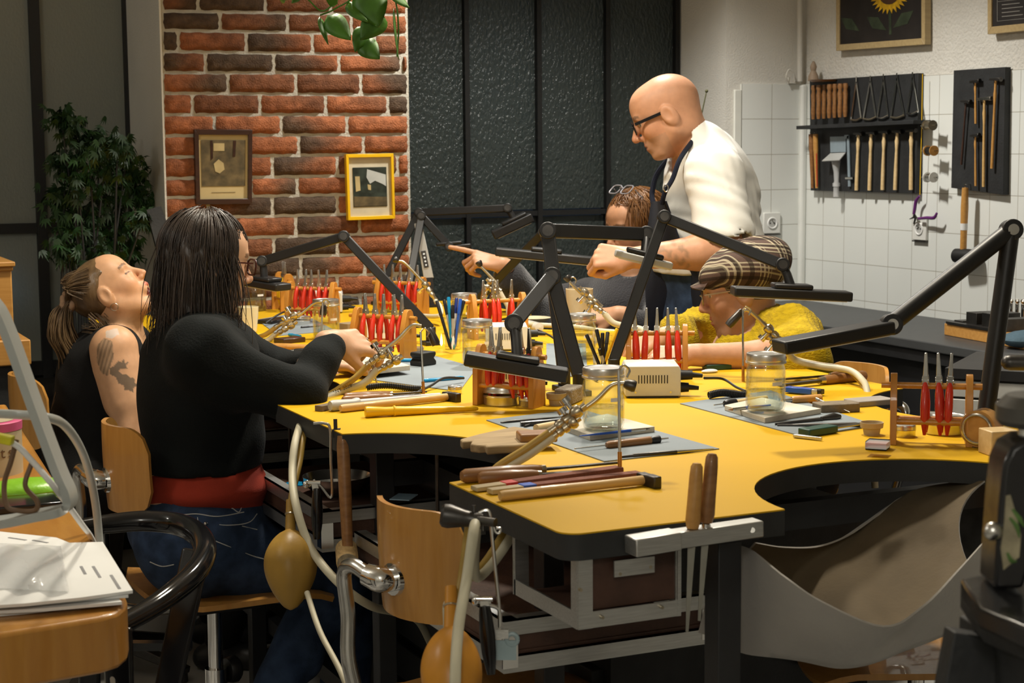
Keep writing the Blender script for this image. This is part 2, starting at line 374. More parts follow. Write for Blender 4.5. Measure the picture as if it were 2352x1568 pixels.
# brick pier between the windows: every brick laid as in the photo, one mesh
bl, brt = AY(379, 300, YBK)[0], AY(943, 300, YBK)[0]
struct('wall_pier', MB().bx(bl, brt, YBK + 0.012, YW + 0.25, 0, 3.0), mat('pale mortar and plaster', (0.46, 0.43, 0.36), 0.9, var=0.12, vs=30, bump=0.4, bs=160))
brick_m = mat('fired brick', (1, 1, 1), 0.85, var=0.3, vs=45, bump=0.6, bs=190, attr=True, spec=0.25)
rows = [(1120, 1500, 1870), (1245, 1625, 1985), (1010, 1393, 1765, 2115), (1163, 1548, 1915, 2265), (1290, 1672, 2038), (1090, 1470, 1840, 2190), (1213, 1590, 1960),
        (1320, 1688, 2052), (1175, 1540, 1905, 2245), (1420, 1680, 2040), (1178, 1540, 1905, 2200), (1310, 1672, 2030), (1190, 1548, 1905, 2240), (1330, 1700, 2060),
        (1180, 1545, 1905, 2235), (1310, 1670, 2035), (1190, 1540, 1905, 2240), (1320, 1690, 2050)]
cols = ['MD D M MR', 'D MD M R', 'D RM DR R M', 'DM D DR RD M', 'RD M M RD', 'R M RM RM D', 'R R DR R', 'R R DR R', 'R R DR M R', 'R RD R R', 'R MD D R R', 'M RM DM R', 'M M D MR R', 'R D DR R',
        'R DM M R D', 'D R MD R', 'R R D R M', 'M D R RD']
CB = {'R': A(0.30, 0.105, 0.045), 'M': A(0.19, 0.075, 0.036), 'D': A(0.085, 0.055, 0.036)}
yl = [-22 + 0, 24.9, 68.9, 117.7, 166.5, 213.8, 263.2, 311.5, 360.9, 410, 454, 502, 551, 599, 647, 695, 743, 791, 839]
yr = [-11, 33.5, 79.4, 126.3, 167.5, 218.2, 263, 308.6, 353.2, 401.4, 444.5, 488.5, 535, 581, 627, 673, 719, 765, 811]
mb = MB(); ccol = []
def brow(xc, i):                              # height of joint i at crop column xc
    f = (xc / 2.4505 - 378) / (942 - 378); y = yl[i] + (yr[i] - yl[i]) * f
    return AY(xc / 2.4505, y, YBK)
for i, js in enumerate(rows):
    e = [925 + i * 1.4] + list(js) + [2290 + i * 1.5]; cs = cols[i].split()
    for k in range(len(e) - 1):
        if e[k + 1] - e[k] < 12: continue
        p00, p10, p01, p11 = brow(e[k], i + 1), brow(e[k + 1], i + 1), brow(e[k], i), brow(e[k + 1], i)
        jm = 0.0056
        x0 = p00[0] + (jm if k else 0.0); x1 = p10[0] - (jm if k < len(e) - 2 else 0.0)
        nx, nz = max(4, int((x1 - x0) / 0.016)), 5; code = cs[min(k, len(cs) - 1)]
        tint = 1 + NR.uniform(-0.18, 0.18); ph = NR.uniform(0, 6, 6); split = NR.uniform(0.35, 0.65)
        G = []; GC = []
        for b in range(nz + 1):
            row = []
            for a in range(nx + 1):
                u, v = a / nx, b / nz
                z0 = p00[2] + (p10[2] - p00[2]) * u + jm; z1 = p01[2] + (p11[2] - p01[2]) * u - jm
                ed = (u in (0, 1)) or (v in (0, 1))
                x = x0 + (x1 - x0) * u; z = z0 + (z1 - z0) * v
                w = 0.0011 * math.sin(x * 90 + ph[0]) + 0.0008 * math.sin(x * 260 + ph[1])
                w2 = 0.002 * math.sin(z * 210 + ph[2])
                if u in (0, 1): x += w2 + (0.003 if u == 0 else -0.003) * (v in (0, 1))
                z += w * (1 if v == 0 else (0.9 if v == 1 else 0))
                y = YBK + (0.011 if ed else -0.001 - 0.0016 * math.sin(x * 70 + ph[3]) * math.sin(z * 120 + ph[4]))
                row.append(A(x, y, z))
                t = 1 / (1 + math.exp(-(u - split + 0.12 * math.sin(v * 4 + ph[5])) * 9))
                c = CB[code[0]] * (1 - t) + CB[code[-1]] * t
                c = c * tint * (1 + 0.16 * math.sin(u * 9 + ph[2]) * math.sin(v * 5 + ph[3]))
                GC.append(c)
            G.append(row)
        mb.grid([r[::1] for r in G]); ccol += GC
mb.f = [f for f in mb.f]
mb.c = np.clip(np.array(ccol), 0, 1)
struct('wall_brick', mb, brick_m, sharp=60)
struct('wall_pier_side', MB().bx(bl - 0.006, bl, YBK + 0.006, YW, 0, 3.0), plaster)
# steel framed windows with ripple glass, night outside
def ripple_mat(name, base, sc, strength, rough):
    m = bpy.data.materials.new(name); m.use_nodes = True; nt = m.node_tree; N = nt.nodes; L = nt.links; b = N['Principled BSDF']; out = N['Material Output']
    b.inputs['Base Color'].default_value = (*base, 1); b.inputs['Roughness'].default_value = rough; b.inputs['Specular IOR Level'].default_value = 0.5
    tc = N.new('ShaderNodeTexCoord'); mp = N.new('ShaderNodeMapping'); mp.inputs['Scale'].default_value = (sc, sc, sc * 0.55); L.new(tc.outputs['Object'], mp.inputs[0])
    ns = N.new('ShaderNodeTexNoise'); ns.inputs['Scale'].default_value = 1.0; ns.inputs['Detail'].default_value = 3; L.new(mp.outputs[0], ns.inputs[0])
    bp = N.new('ShaderNodeBump'); bp.inputs['Strength'].default_value = strength; bp.inputs['Distance'].default_value = 0.02; L.new(ns.outputs[0], bp.inputs['Height']); L.new(bp.outputs[0], b.inputs['Normal'])
    tl = N.new('ShaderNodeBsdfTranslucent'); tl.inputs[0].default_value = (0.5, 0.55, 0.55, 1)
    mx = N.new('ShaderNodeMixShader'); mx.inputs[0].default_value = 0.35; L.new(b.outputs[0], mx.inputs[1]); L.new(tl.outputs[0], mx.inputs[2]); L.new(mx.outputs[0], out.inputs[0]); return m
pane_l = ripple_mat('frosted night glass', (0.30, 0.315, 0.27), 160, 0.12, 0.45)
pane_r = ripple_mat('ripple night glass', (0.045, 0.055, 0.050), 95, 0.6, 0.22)
frame_m = mat('black window steel', (0.006, 0.006, 0.006), 0.5)
def window(name, x0, x1, mull, zbar, zlow, pm, hw=0.018):
    w = thing(name, None, None, (0, 0, 0), kind='structure')
    xs = [x0] + mull + [x1]
    f = MB()
    for x in xs: f.bx(x - hw, x + hw, YW - 0.03, YW + 0.02, 0.02, 2.95)
    f.bx(x0, x1, YW - 0.026, YW + 0.016, zbar - hw, zbar + hw); f.bx(x0, x1, YW - 0.026, YW + 0.016, zlow - 0.05, zlow)
    f.bx(x0, x1, YW - 0.02, YW + 0.02, 0.0, 0.06)
    part('window_frame', f, frame_m, w)
    for k in range(len(xs) - 1):
        for z0, z1 in ((0.05, zlow - 0.04), (zlow, zbar - 0.015), (zbar + 0.015, 2.95)):
            part('pane', MB().bx(xs[k] + hw - 0.004, xs[k + 1] - hw + 0.004, YW - 0.004, YW + 0.004, z0, z1), pm if z0 > 0.1 else frame_m, w)
    return w
window('window_1', -0.9, AY(299, 300, YW)[0], [AY(-330, 300, YW)[0], AY(86, 300, YW)[0]], AY(50, 524, YW)[2], AY(50, 830, YW)[2], pane_l)
window('window_2', brt + 0.0, AY(1548, 300, YW)[0] , [AY(1068, 300, YW)[0], AY(1233, 300, YW)[0], AY(1390, 300, YW)[0]], AY(1300, 487, YW)[2], AY(1200, 900, YW)[2], pane_r, 0.010)
struct('wall_window_side', MB().bx(AY(1553, 300, YW)[0], x_pier + 0.01, YW - 0.01, YW + 0.2, 0, 3.0), plaster)
struct('wall_window_left', MB().bx(-1.9, -0.9, YW, YW + 0.2, 0, 3.0), plaster)
# ------------------------------------------------------------ the long jewellers' bench
yellow_top = mat('yellow linoleum', (0.61, 0.355, 0.008), 0.5, var=0.07, vs=2.5, spec=0.16, rvar=0.06, bump=0.015, bs=300)
edge_m = mat('black bench edge', (0.025, 0.026, 0.026), 0.6, var=0.15, bump=0.04)
BX0, BX1, BY0, BY1 = 1.04, 2.36, 2.095, 5.60
def arc(cx, cy, r, a0, a1, n=26): return [(cx + r * math.cos(a0 + (a1 - a0) * k / n), cy + r * math.sin(a0 + (a1 - a0) * k / n)) for k in range(n + 1)]
STN = [2.785, 3.755, 4.725]                  # places along each long side
def bench_outline():
    p = []
    p += arc(BX0 + 0.03, BY0 + 0.03, 0.03, -PI, -PI / 2, 6)
    h = math.asin(0.015 / 0.285)
    p += arc(1.70, BY0 + 0.005, 0.285, PI + h - 0.0, -h, 34) if False else arc(1.695, BY0 + 0.005, 0.285, PI, 0, 34)
    p += arc(BX1 - 0.03, BY0 + 0.03, 0.03, -PI / 2, 0, 6)
    for y in STN:
        a = math.asin(0.266 / 0.268); q = math.pi / 2 + (PI / 2 - a)
        p += [(x, yy) for x, yy in arc(BX1 + 0.045, y, 0.27, -PI / 2 - 0.17, -3 * PI / 2 + 0.17, 30)]
    p += arc(BX1 - 0.03, BY1 - 0.03, 0.03, 0, PI / 2, 5) + arc(BX0 + 0.03, BY1 - 0.03, 0.03, PI / 2, PI, 5)
    for y in STN[::-1]:
        p += arc(BX0 - 0.045, y, 0.27, PI / 2 - 0.17, -PI / 2 + 0.17, 30)
    return p
OUT = bench_outline()
bench = thing('workbench', 'long black edged jewellers bench with yellow top and scooped places', 'workbench', (1.7, 3.8, 0))
part('bench_top', MB().prism(OUT, TZ - 0.040, TZ - 0.0022), edge_m, bench)
part('yellow_surface', MB().prism(OUT, TZ - 0.0022, TZ), yellow_top, bench)
legs = [(1.315, 2.12), (1.24, 2.56), (2.12, 2.13), (1.20, 3.27), (2.25, 3.27), (1.20, 4.24), (2.25, 4.24), (1.2, 5.3), (2.2, 5.3)]
for x, y in legs: part('leg', MB().bx(x - 0.02, x + 0.02, y - 0.02, y + 0.02, 0, TZ - 0.04), black_metal, bench, bev=0.002)
fr = MB()
for a, b in (((1.24, 2.56), (2.2, 2.56)), ((1.2, 3.27), (2.25, 3.27)), ((1.2, 4.24), (2.25, 4.24))): fr.bar((*a, 0.79), (*b, 0.79), 0.03, 0.05)
fr.bar((1.30, 2.56, 0.79), (1.30, 5.3, 0.79), 0.03, 0.05)
fr.bar((1.24, 2.56, 0.22), (1.24, 5.3, 0.22), 0.03, 0.04); fr.bar((2.2, 2.56, 0.22), (2.2, 5.3, 0.22), 0.03, 0.04); fr.bar((1.3, 2.12, 0.86), (2.12, 2.13, 0.86), 0.02, 0.03) if False else None
part('bench_frame', fr, black_metal, bench)
# plan chest of dark slatted drawers under the bench
ch = thing('drawer_chest', 'dark slatted drawer chest standing under the yellow bench', 'chest of drawers', (1.75, 3.6, 0))
part('chest_body', MB().bx(1.46, 2.05, 2.75, 5.2, 0.02, 0.74), black_wood, ch)
for k in range(6):
    part('drawer_front', MB().bx(1.435, 1.462, 2.78, 3.9, 0.06 + k * 0.11, 0.145 + k * 0.11), mat('dark grey drawer', (0.03, 0.03, 0.03), 0.5) if k == 0 else MATS['dark grey drawer'], ch, bev=0.003)
# aluminium edged trays and drawers hung under the top
tray_in = mat('brown leather tray', (0.075, 0.035, 0.022), 0.6, var=0.3, bump=0.1)
def angle_frame(t, x0, x1, y0, y1, z0, z1, th=0.024):
    e = 0.003
    for nm, b in (('rail', (x0, x1, y0 - e, y0, z0, z0 + th)), ('rail', (x0 - e, x0, y0, y1, z0, z0 + th))):
        part(nm, MB().bx(*b), alu, t)
    for x, y in ((x0, y0), (x1, y0), (x0, y1), (x1, y1)):
        part('corner_post', MB().bx(x - 0.003, x + 0.02 if x == x0 else x + 0.003, y - 0.004, y + 0.003, z0, z1).bx(x - 0.004, x + 0.003, y, y + 0.018 if y == y0 else y + 0.003, z0, z1), alu, t)
t = thing('hanging_tray', 'open aluminium framed tray hung under the near end of the bench', 'tray', (1.16, 2.2, 0.775))
x0, x1, y0, y1, z0, z1 = 1.072, 1.235, 2.115, 2.33, 0.775, 0.879
angle_frame(t, x0, x1, y0, y1, z0, z1)
part('tray_floor', MB().bx(x0, x1 - 0.004, y0 + 0.003, y1, z0, z0 + 0.004), tray_in, t)
part('back_board', MB().bx(x0 + 0.02, x1, y0 + 0.004, y0 + 0.009, z0 + 0.025, z1 - 0.006), tray_in, t)
part('hanger_plate', MB().box((AY(1455, 1300, 2.11)[0], 2.108, AY(1455, 1300, 2.11)[2]), (0.066, 0.003, 0.024)), alu, t)
sc = MB()
for x, y in ((1335, 1355), (1385, 1418), (1522, 1395), (1425, 1318), (1495, 1302)): p = AY(x, y, 2.106); sc.cyl(p, p + A(0, 0.006, 0), 0.0026, n=10)
part('screw', sc, brass, t) if False else None
for x, y in ((1335, 1355), (1385, 1418), (1522, 1395), (1425, 1318), (1495, 1302)):
    p = AY(x, y, 2.106); part('screw', MB().cyl(p, p + A(0, 0.006, 0), 0.0026, n=10), brass, t)
def pull_drawer(label, y0, y1, x0=1.068, x1=1.43):
    d = thing('pull_out_drawer', label, 'drawer', ((x0 + x1) / 2, (y0 + y1) / 2, 0.64), group='aluminium edged drawers under the bench')
    part('drawer_floor', MB().bx(x0, x1, y0, y1, 0.668, 0.674), tray_in, d)
    part('side_panel', MB().bx(x0 + 0.002, x0 + 0.006, y0, y1, 0.66, 0.72).bx(x0, x1, y0 + 0.002, y0 + 0.006, 0.66, 0.72), tray_in, d)
    for z, h in ((0.700, 0.026), (0.640, 0.028)):
        part('rail', MB().bx(x0 - 0.004, x0, y0 - 0.004, y1, z, z + h).bx(x0 - 0.004, x0 + 0.02, y0 - 0.004, y1, z + h - 0.003, z + h), alu, d)
        part('rail', MB().bx(x0, x1, y0 - 0.004, y0, z, z + h).bx(x0, x1, y0 - 0.004, y0 + 0.02, z + h - 0.003, z + h), alu, d)
    for x, y in ((x0, y0), (x1, y0), (x0, y1), (x1, y1)): part('corner_plate', MB().bx(x - 0.006, x + 0.02, y - 0.006, y - 0.002, 0.648, 0.70).bx(x - 0.006, x - 0.002, y - 0.004, y + 0.022, 0.648, 0.70), chrome, d)
    for y in (y0 + 0.05, y1 - 0.05): part('hanger_rod', MB().cyl((x0 + 0.15, y, 0.672), (x0 + 0.15, y, 0.885), 0.004, n=8), dark_steel, d)
    return d
pull_drawer('aluminium edged brown drawer behind the empty plywood chair', 2.365, 3.06)
pull_drawer('aluminium edged drawer at the knees of the woman in black', 3.265, 4.02)
pull_drawer('far aluminium edged drawer in front of the woman in the tank top', 4.29, 4.98)
# front bar that holds files
fb = thing('file_holder_bar', 'grey aluminium bar fixed along the bench front edge', 'bracket', (1.28, 2.08, 0.85))
pl, pr = AY(1445, 1258, 2.088), AY(1767, 1206, 2.088)
part('bar', MB().bar(AY(1530, 1240, 2.076), AY(1742, 1210, 2.076), 0.03, 0.024), alu, fb, bev=0.002)
part('end_block', MB().bar(AY(1448, 1254, 2.072), AY(1552, 1237, 2.072), 0.036, 0.026), alu, fb, bev=0.002)
part('screw', MB().cyl(AY(1728, 1217, 2.060), AY(1728, 1217, 2.066), 0.004, n=12), steel, fb)

# ------------------------------------------------------------ plywood work chairs
def make_chair():
    t = thing('plywood_chair', 'x', 'chair', group='plywood chairs round the bench')
    G = []
    for i in range(13):
        u = -1 + i / 6; row = []
        for k in range(13):
            v = -1 + k / 6
            su = math.copysign(abs(u) ** 0.9, u)
            x = 0.035 + 0.205 * u * (1 - 0.10 * v * v * v * v); y = 0.205 * v * (1 - 0.13 * max(0, abs(u) - 0.3) ** 2)
            if abs(u) > 0.8 and abs(v) > 0.8: pass
            z = 0.46 - 0.02 * max(0, u - 0.55) ** 2 * 5 + 0.008 * v * v + (0.012 if u < -0.7 else 0) * (-u - 0.7) * 3
            row.append(A(x, y, z))
        G.append(row)
    part('seat', MB().slab(G, 0.012), ply, t)
    G = []
    for i in range(27):
        v = -1 + i / 13; row = []
        hh = 0.115 * (1 - 0.0 * v) ; cor = max(0, (abs(v) - 0.62) / 0.38); zt = 0.765 + 0.097 - 0.055 * (1 - math.sqrt(max(0, 1 - cor * cor))); zb = 0.765 - 0.097 + 0.055 * (1 - math.sqrt(max(0, 1 - cor * cor)))
        for k in range(9):
            w = k / 8; z = zb + (zt - zb) * w
            row.append(A(-0.235 + 0.062 * v * v - 0.05 * (z - 0.755) + 0.35 * (z - 0.755) ** 2, 0.128 * v, z))
        G.append(row)
    part('backrest', MB().slab(G, 0.010), ply, t)
    part('back_clamp', MB().tube(cat([(-0.240, 0, 0.735), (-0.262, 0.006, 0.737), (-0.272, 0.03, 0.742)], 6), [0.020, 0.023, 0.020], 14).cyl((-0.243, 0, 0.735), (-0.234, 0, 0.735), 0.028, 0.03, 16), chrome, t)
    part('back_arm', MB().tube(cat([(-0.271, 0.025, 0.741), (-0.278, 0.065, 0.752), (-0.280, 0.092, 0.732), (-0.276, 0.088, 0.66), (-0.282, 0.075, 0.57), (-0.25, 0.05, 0.46), (-0.16, 0.01, 0.425), (0.0, 0, 0.425)], 8), 0.0135, 12), steel, t)
    part('seat_plate', MB().bx(-0.09, 0.09, -0.08, 0.08, 0.42, 0.448), black_metal, t, bev=0.004)
    part('column', MB().cyl((0, 0, 0.12), (0, 0, 0.425), 0.017, n=16).cyl((0, 0, 0.10), (0, 0, 0.27), 0.026, n=16), chrome, t)
    part('height_knob', MB().lathe([(0.0, 0), (0.028, 0), (0.032, 0.008), (0.032, 0.022), (0.024, 0.03), (0, 0.03)], (0.026, 0, 0.26), (1, 0.2, 0), 12), black_plastic, t)
    for k in range(5):
        a = 2 * PI * k / 5 + 0.3; c, s = math.cos(a), math.sin(a)
        part('foot', MB().bar((0.02 * c, 0.02 * s, 0.10), (0.27 * c, 0.27 * s, 0.035), 0.04, 0.035, w1=0.03, h1=0.02).cyl((0.25 * c, 0.25 * s, 0.0), (0.25 * c, 0.25 * s, 0.035), 0.018, n=12), dark_steel, t, bev=0.003)
    return t
CH = Kind(make_chair())
CH.put('empty plywood chair with chrome clamp pushed in at the near left place', loc=(1.222, 2.70, 0.0), rz=0.22)
CH.put('plywood chair the woman in the black cardigan sits on', loc=(0.965, 3.765, 0), rz=0.05)
CH.put('plywood chair behind the woman in the black tank top', loc=(0.90, 4.72, 0), rz=0.10)
CH.put('plywood chair under the grey leather apron at the bench front', loc=(T(2105, 1490, 0.46)[0], T(2105, 1490, 0.46)[1], 0), rz=PI - 0.43)
CH.put('plywood chair of the person in the mustard jumper', loc=(2.60, 3.78, 0), rz=PI + 0.12)
CH.put('plywood chair of the person with glasses pushed up in the hair', loc=(2.66, 5.06, 0), rz=PI)

# ------------------------------------------------------------ leather skin slung under the front place
suede = mat('grey suede leather', (0.36, 0.335, 0.30), 0.9, var=0.1, vs=7, bump=0.08, sheen=0.3)
def apron():
    nu, nv = 45, 25; rs = lambda P_: [cat(P_, 12)[int(round(i * (len(cat(P_, 12)) - 1) / (nu - 1)))] for i in range(nu)]
    back = rs([AY(1735, 1246, 2.20), AY(1800, 1256, 2.26), AY(1880, 1254, 2.32), AY(1950, 1228, 2.36), AY(2020, 1180, 2.38), AY(2090, 1130, 2.38), AY(2180, 1110, 2.34), AY(2262, 1105, 2.26)])
    low = rs([AY(1604, 1452, 2.20), AY(1690, 1490, 2.17), AY(1780, 1510, 2.10), AY(1880, 1527, 2.07), AY(1960, 1528, 2.05), AY(2050, 1502, 2.03), AY(2160, 1470, 2.01), AY(2290, 1400, 1.99)])
    lip = rs([AY(1640, 1262, 2.17), AY(1712, 1256, 2.14), AY(1800, 1322, 2.02), AY(1890, 1382, 1.98), AY(2030, 1438, 1.95), AY(2120, 1392, 1.95), AY(2200, 1310, 1.97), AY(2285, 1215, 1.98)])
    G = []
    for i in range(nu):
        u = i / (nu - 1); row = []; B, L_, F_ = back[i], low[i], lip[i]
        for k in range(nv):
            v = k / (nv - 1)
            if v < 0.58: w = v / 0.58; p = B * (1 - w) ** 2 + 2 * w * (1 - w) * A((B[0] + L_[0]) / 2, B[1] + 0.02, L_[2] + 0.07) + L_ * w * w
            else: w = (v - 0.58) / 0.42; p = L_ * (1 - w) ** 2 + 2 * w * (1 - w) * A((F_[0] + L_[0]) / 2, (F_[1] + L_[1]) / 2 - 0.01, L_[2] + 0.03 + 0.3 * (F_[2] - L_[2])) + F_ * w * w
            e = math.sin(PI * u) ** 0.5
            p = p + A(0, -0.014, 0.006) * e * math.sin(u * 19 - v * 9) * math.sin(PI * min(1, v * 1.1)) + A(0, 0.018, -0.004) * e * math.sin(u * 11 + v * 6 + 1) * math.sin(PI * v)
            row.append(p)
        G.append(row)
    return MB().slab(G, 0.003)
suede_in = mat('brown suede inside', (0.115, 0.085, 0.048), 0.9, var=0.2, vs=7, bump=0.08)  # brown inner side, its colour also darkened to stand in for the hollow's shade
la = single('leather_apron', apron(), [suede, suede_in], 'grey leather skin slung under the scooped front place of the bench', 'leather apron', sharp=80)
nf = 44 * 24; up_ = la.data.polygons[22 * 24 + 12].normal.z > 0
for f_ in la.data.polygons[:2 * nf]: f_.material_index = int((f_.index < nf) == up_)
# ------------------------------------------------------------ things on the bench
def P(x, y, dz=0.0): return T(x, y, TZ + dz)
def stick(name, label, cat_, a, b, parts, group=None, up=(0, 0, 1)):
    """a tool lying from a to b; parts: (part, material, [(t, r), ...]) turned, or (part, material, 'flat', t0, t1, w, h[, w1])"""
    a = np.asarray(a, float); b = np.asarray(b, float); d = b - a; Ln = np.linalg.norm(d); ax = d / Ln
    def build(p):
        if p[2] == 'flat':
            m = MB(); m.bar(a + d * p[3], a + d * p[4], p[5], p[6], up, *(p[7:8]))
        else:
            m = MB(); m.lathe([(r, t * Ln) for t, r in p[2]], a, ax, 18)
        return m
    if len(parts) == 1: return single(name, build(parts[0]), parts[0][1], label, cat_, group)
    t = thing(name, label, cat_, tuple((a + b) / 2), group=group)
    for p in parts: part(p[0], build(p), p[1], t, bev=0.0012 if p[2] == 'flat' else 0)
    return t
def slabpoly(name, label, cat_, px, z0, z1, m, group=None, bev=0):
    q = [T(x, y, z0)[:2] for x, y in px]
    return single(name, MB().prism([tuple(p) for p in q], z0, z1), m, label, cat_, group, bev)
# grey mats and ceramic boards
grey_mat = mat('grey cutting mat', (0.20, 0.235, 0.26), 0.7, var=0.1, vs=6)
ceramic = mat('scorched ceramic board', (0.60, 0.55, 0.45), 0.85, var=0.35, vs=9, bump=0.15)
MT = 0.002
slabpoly('work_mat', 'grey work mat with a soldering board nearest the bench front', 'mat', [(1117, 966), (1330, 940), (1652, 1032), (1388, 1061)], TZ, TZ + MT, grey_mat, 'grey work mats')
slabpoly('work_mat', 'grey work mat at the right hand place beside the wooden plier rack', 'mat', [(1562, 928), (1770, 898), (2012, 978), (1846, 1004)], TZ, TZ + MT, grey_mat, 'grey work mats')
slabpoly('work_mat', 'grey work mat under the black rubber block and blue pen', 'mat', [(845, 872), (935, 800), (1095, 846), (1055, 900)], TZ, TZ + MT, grey_mat, 'grey work mats')
slabpoly('work_mat', 'grey work mat beside the cream mug at the far left place', 'mat', [(590, 735), (690, 718), (770, 760), (640, 772)], TZ, TZ + MT, grey_mat, 'grey work mats')
slabpoly('work_mat', 'grey work mat between the two lamp posts in the middle', 'mat', [(1255, 790), (1345, 790), (1350, 868), (1255, 862)], TZ, TZ + MT, grey_mat, 'grey work mats')
slabpoly('soldering_board', 'pale ceramic soldering board holding the near glass jar', 'soldering board', [(1284, 985), (1395, 962), (1504, 992), (1355, 1012)], TZ + MT, TZ + MT + 0.011, ceramic, 'ceramic soldering boards', 0.001)
slabpoly('soldering_board', 'scorched ceramic board under the water jar at the right hand place', 'soldering board', [(1664, 942), (1750, 924), (1886, 950), (1757, 972)], TZ + MT, TZ + MT + 0.011, ceramic, 'ceramic soldering boards', 0.001)
slabpoly('soldering_board', 'pale ceramic board in front of the hand with rings', 'soldering board', [(768, 842), (850, 822), (942, 850), (838, 862)], TZ + 0.012, TZ + 0.024, ceramic, 'ceramic soldering boards', 0.001)
slabpoly('board_block', 'dark wooden block under the pale board by the hand', 'block', [(790, 850), (850, 832), (915, 850), (840, 866)], TZ + 0.0005, TZ + 0.0115, darkwood)
# preserving jars
jar_water = glassy('water', (0.90, 0.93, 0.90), 0.72, 0.02)
def make_jar():
    t = thing('glass_jar', 'x', 'jar', group='screw top glass jars')
    part('glass_body', MB().lathe([(0.0, 0.0015), (0.030, 0.0), (0.0365, 0.004), (0.0385, 0.012), (0.0385, 0.082), (0.036, 0.09), (0.0345, 0.094), (0.0345, 0.099), (0.033, 0.099), (0.0345, 0.09), (0.0365, 0.08), (0.0365, 0.014), (0.033, 0.006), (0.0, 0.005)], n=36, close=False), glass, t)
    part('lid', MB().lathe([(0.0375, 0.095), (0.0395, 0.096), (0.0395, 0.099), (0.0378, 0.1), (0.0385, 0.104), (0.0378, 0.107), (0.0385, 0.111), (0.037, 0.1145), (0.034, 0.1145), (0.033, 0.1135), (0.0, 0.1135)], n=36, close=False), alu_lid, t)
    part('water', MB().lathe([(0.0, 0.0055), (0.032, 0.0065), (0.0362, 0.014), (0.0362, 0.042), (0, 0.042)], n=32, close=False), jar_water, t)
    m = MB(); m.grid([[A(0.0389 * math.cos(a), 0.0389 * math.sin(a), z) for a in np.linspace(-1.95, -1.35, 8)] for z in (0.055, 0.062)])
    part('label', m, white_paper, t)
    return t
JAR = Kind(make_jar())
for x, y, zz, sc, lab in ((1386, 985, MT + 0.011, 1.03, 'glass jar half full of water on the near soldering board'), (1758, 945, MT + 0.011, 1.03, 'glass jar of water standing on the scorched board at the right hand place'),
        (1097, 838, 0, 1.0, 'glass jar with dark centred lid left of the cluttered lamp head'), (1335, 822, MT, 1.0, 'glass jar behind the black pens in the middle of the bench'),
        (750, 778, 0, 1.0, 'glass jar in front of the left plier rack'), (588, 714, 0, 0.95, 'glass jar behind the cream mug at the far end'),
        (1067, 762, 0, 1.0, 'glass jar behind the tumbler of pens'), (884, 716, 0, 1.0, 'glass jar at the foot of the brick pier behind red pliers')):
    JAR.put(lab, loc=P(x, y, zz), rz=rnd.uniform(-0.3, 0.3) + 0.35, scale=sc)
# pliers on wooden racks
def make_pliers(hm, nm):
    t = thing('pliers', 'x', 'pliers')
    for s in (-1, 1):
        part('handle', MB().tube(cat([(0, s * 0.004, 0.006), (0, s * 0.010, -0.010), (0, s * 0.0165, -0.035), (0, s * 0.017, -0.062), (0, s * 0.0125, -0.088)], 6), [0.0042, 0.0066, 0.0075, 0.0068, 0.0030], 10), hm, t)
        part('jaw', MB().bar((0, s * 0.0028, 0.012), (0, s * 0.0022, 0.060), 0.0095, 0.0048, (0, 1, 0), 0.0045, 0.0024), steel, t, bev=0.0008)
    part('pivot', MB().cyl((-0.006, 0, 0.010), (0.006, 0, 0.010), 0.0072, n=14).bx(-0.0048, 0.0048, -0.007, 0.007, -0.001, 0.019), steel, t)
    return t
def make_rack(L, nm='plier_rack'):
    t = thing(nm, 'x', 'plier rack', group='wooden plier racks')
    for x in (0, L):
        pr = [(-0.030, 0), (0.030, 0), (0.0285, 0.075), (0.013, 0.122), (0.006, 0.128), (-0.006, 0.128), (-0.013, 0.122), (-0.0285, 0.075)]
        part('end_board', MB().prism(pr, -0.007, 0.007, (x, 0, 0), np.array([[0, 0, 1], [1, 0, 0], [0, 1, 0]], float)), rackwood, t, bev=0.001)
    part('top_dowel', MB().cyl((-0.026, 0, 0.106), (L + 0.026, 0, 0.106), 0.0058, n=12), rackwood, t)
    for y in (-0.018, 0.018): part('lower_dowel', MB().cyl((0, y, 0.042), (L, y, 0.042), 0.0055, n=12), rackwood, t)
    return t
RK = Kind(make_rack(0.155)); PL = Kind(make_pliers(red_plastic, 'red')); PY = Kind(make_pliers(yellow_plastic, 'yellow'))
RACKS = [((2051, 1016), (2224, 1021), 3, 'right front rack beside the tall black lamp', (0.42, 0.60, 0.74)), ((1106, 926), (1222, 934), 5, 'rack behind the large aluminium tin', (0.2, 0.33, 0.62, 0.74, 0.88)),
         ((1444, 868), (1568, 868), 5, 'rack behind the white power box', (0.12, 0.3, 0.5, 0.7, 0.86)), ((824, 816), (938, 824), 5, 'rack beyond the hand with rings', (0.16, 0.35, 0.52, 0.74, 0.88)),
         ((668, 738), (768, 741), 5, 'rack nearest the cream mug', (0.18, 0.36, 0.5, 0.68, 0.84)), ((874, 722), (972, 726), 5, 'rack below the yellow picture frame', (0.1, 0.3, 0.48, 0.7, 0.88)),
         ((1086, 778), (1200, 772), 4, 'rack half hidden behind the tumbler of pens', (0.22, 0.40, 0.5, 0.78))]
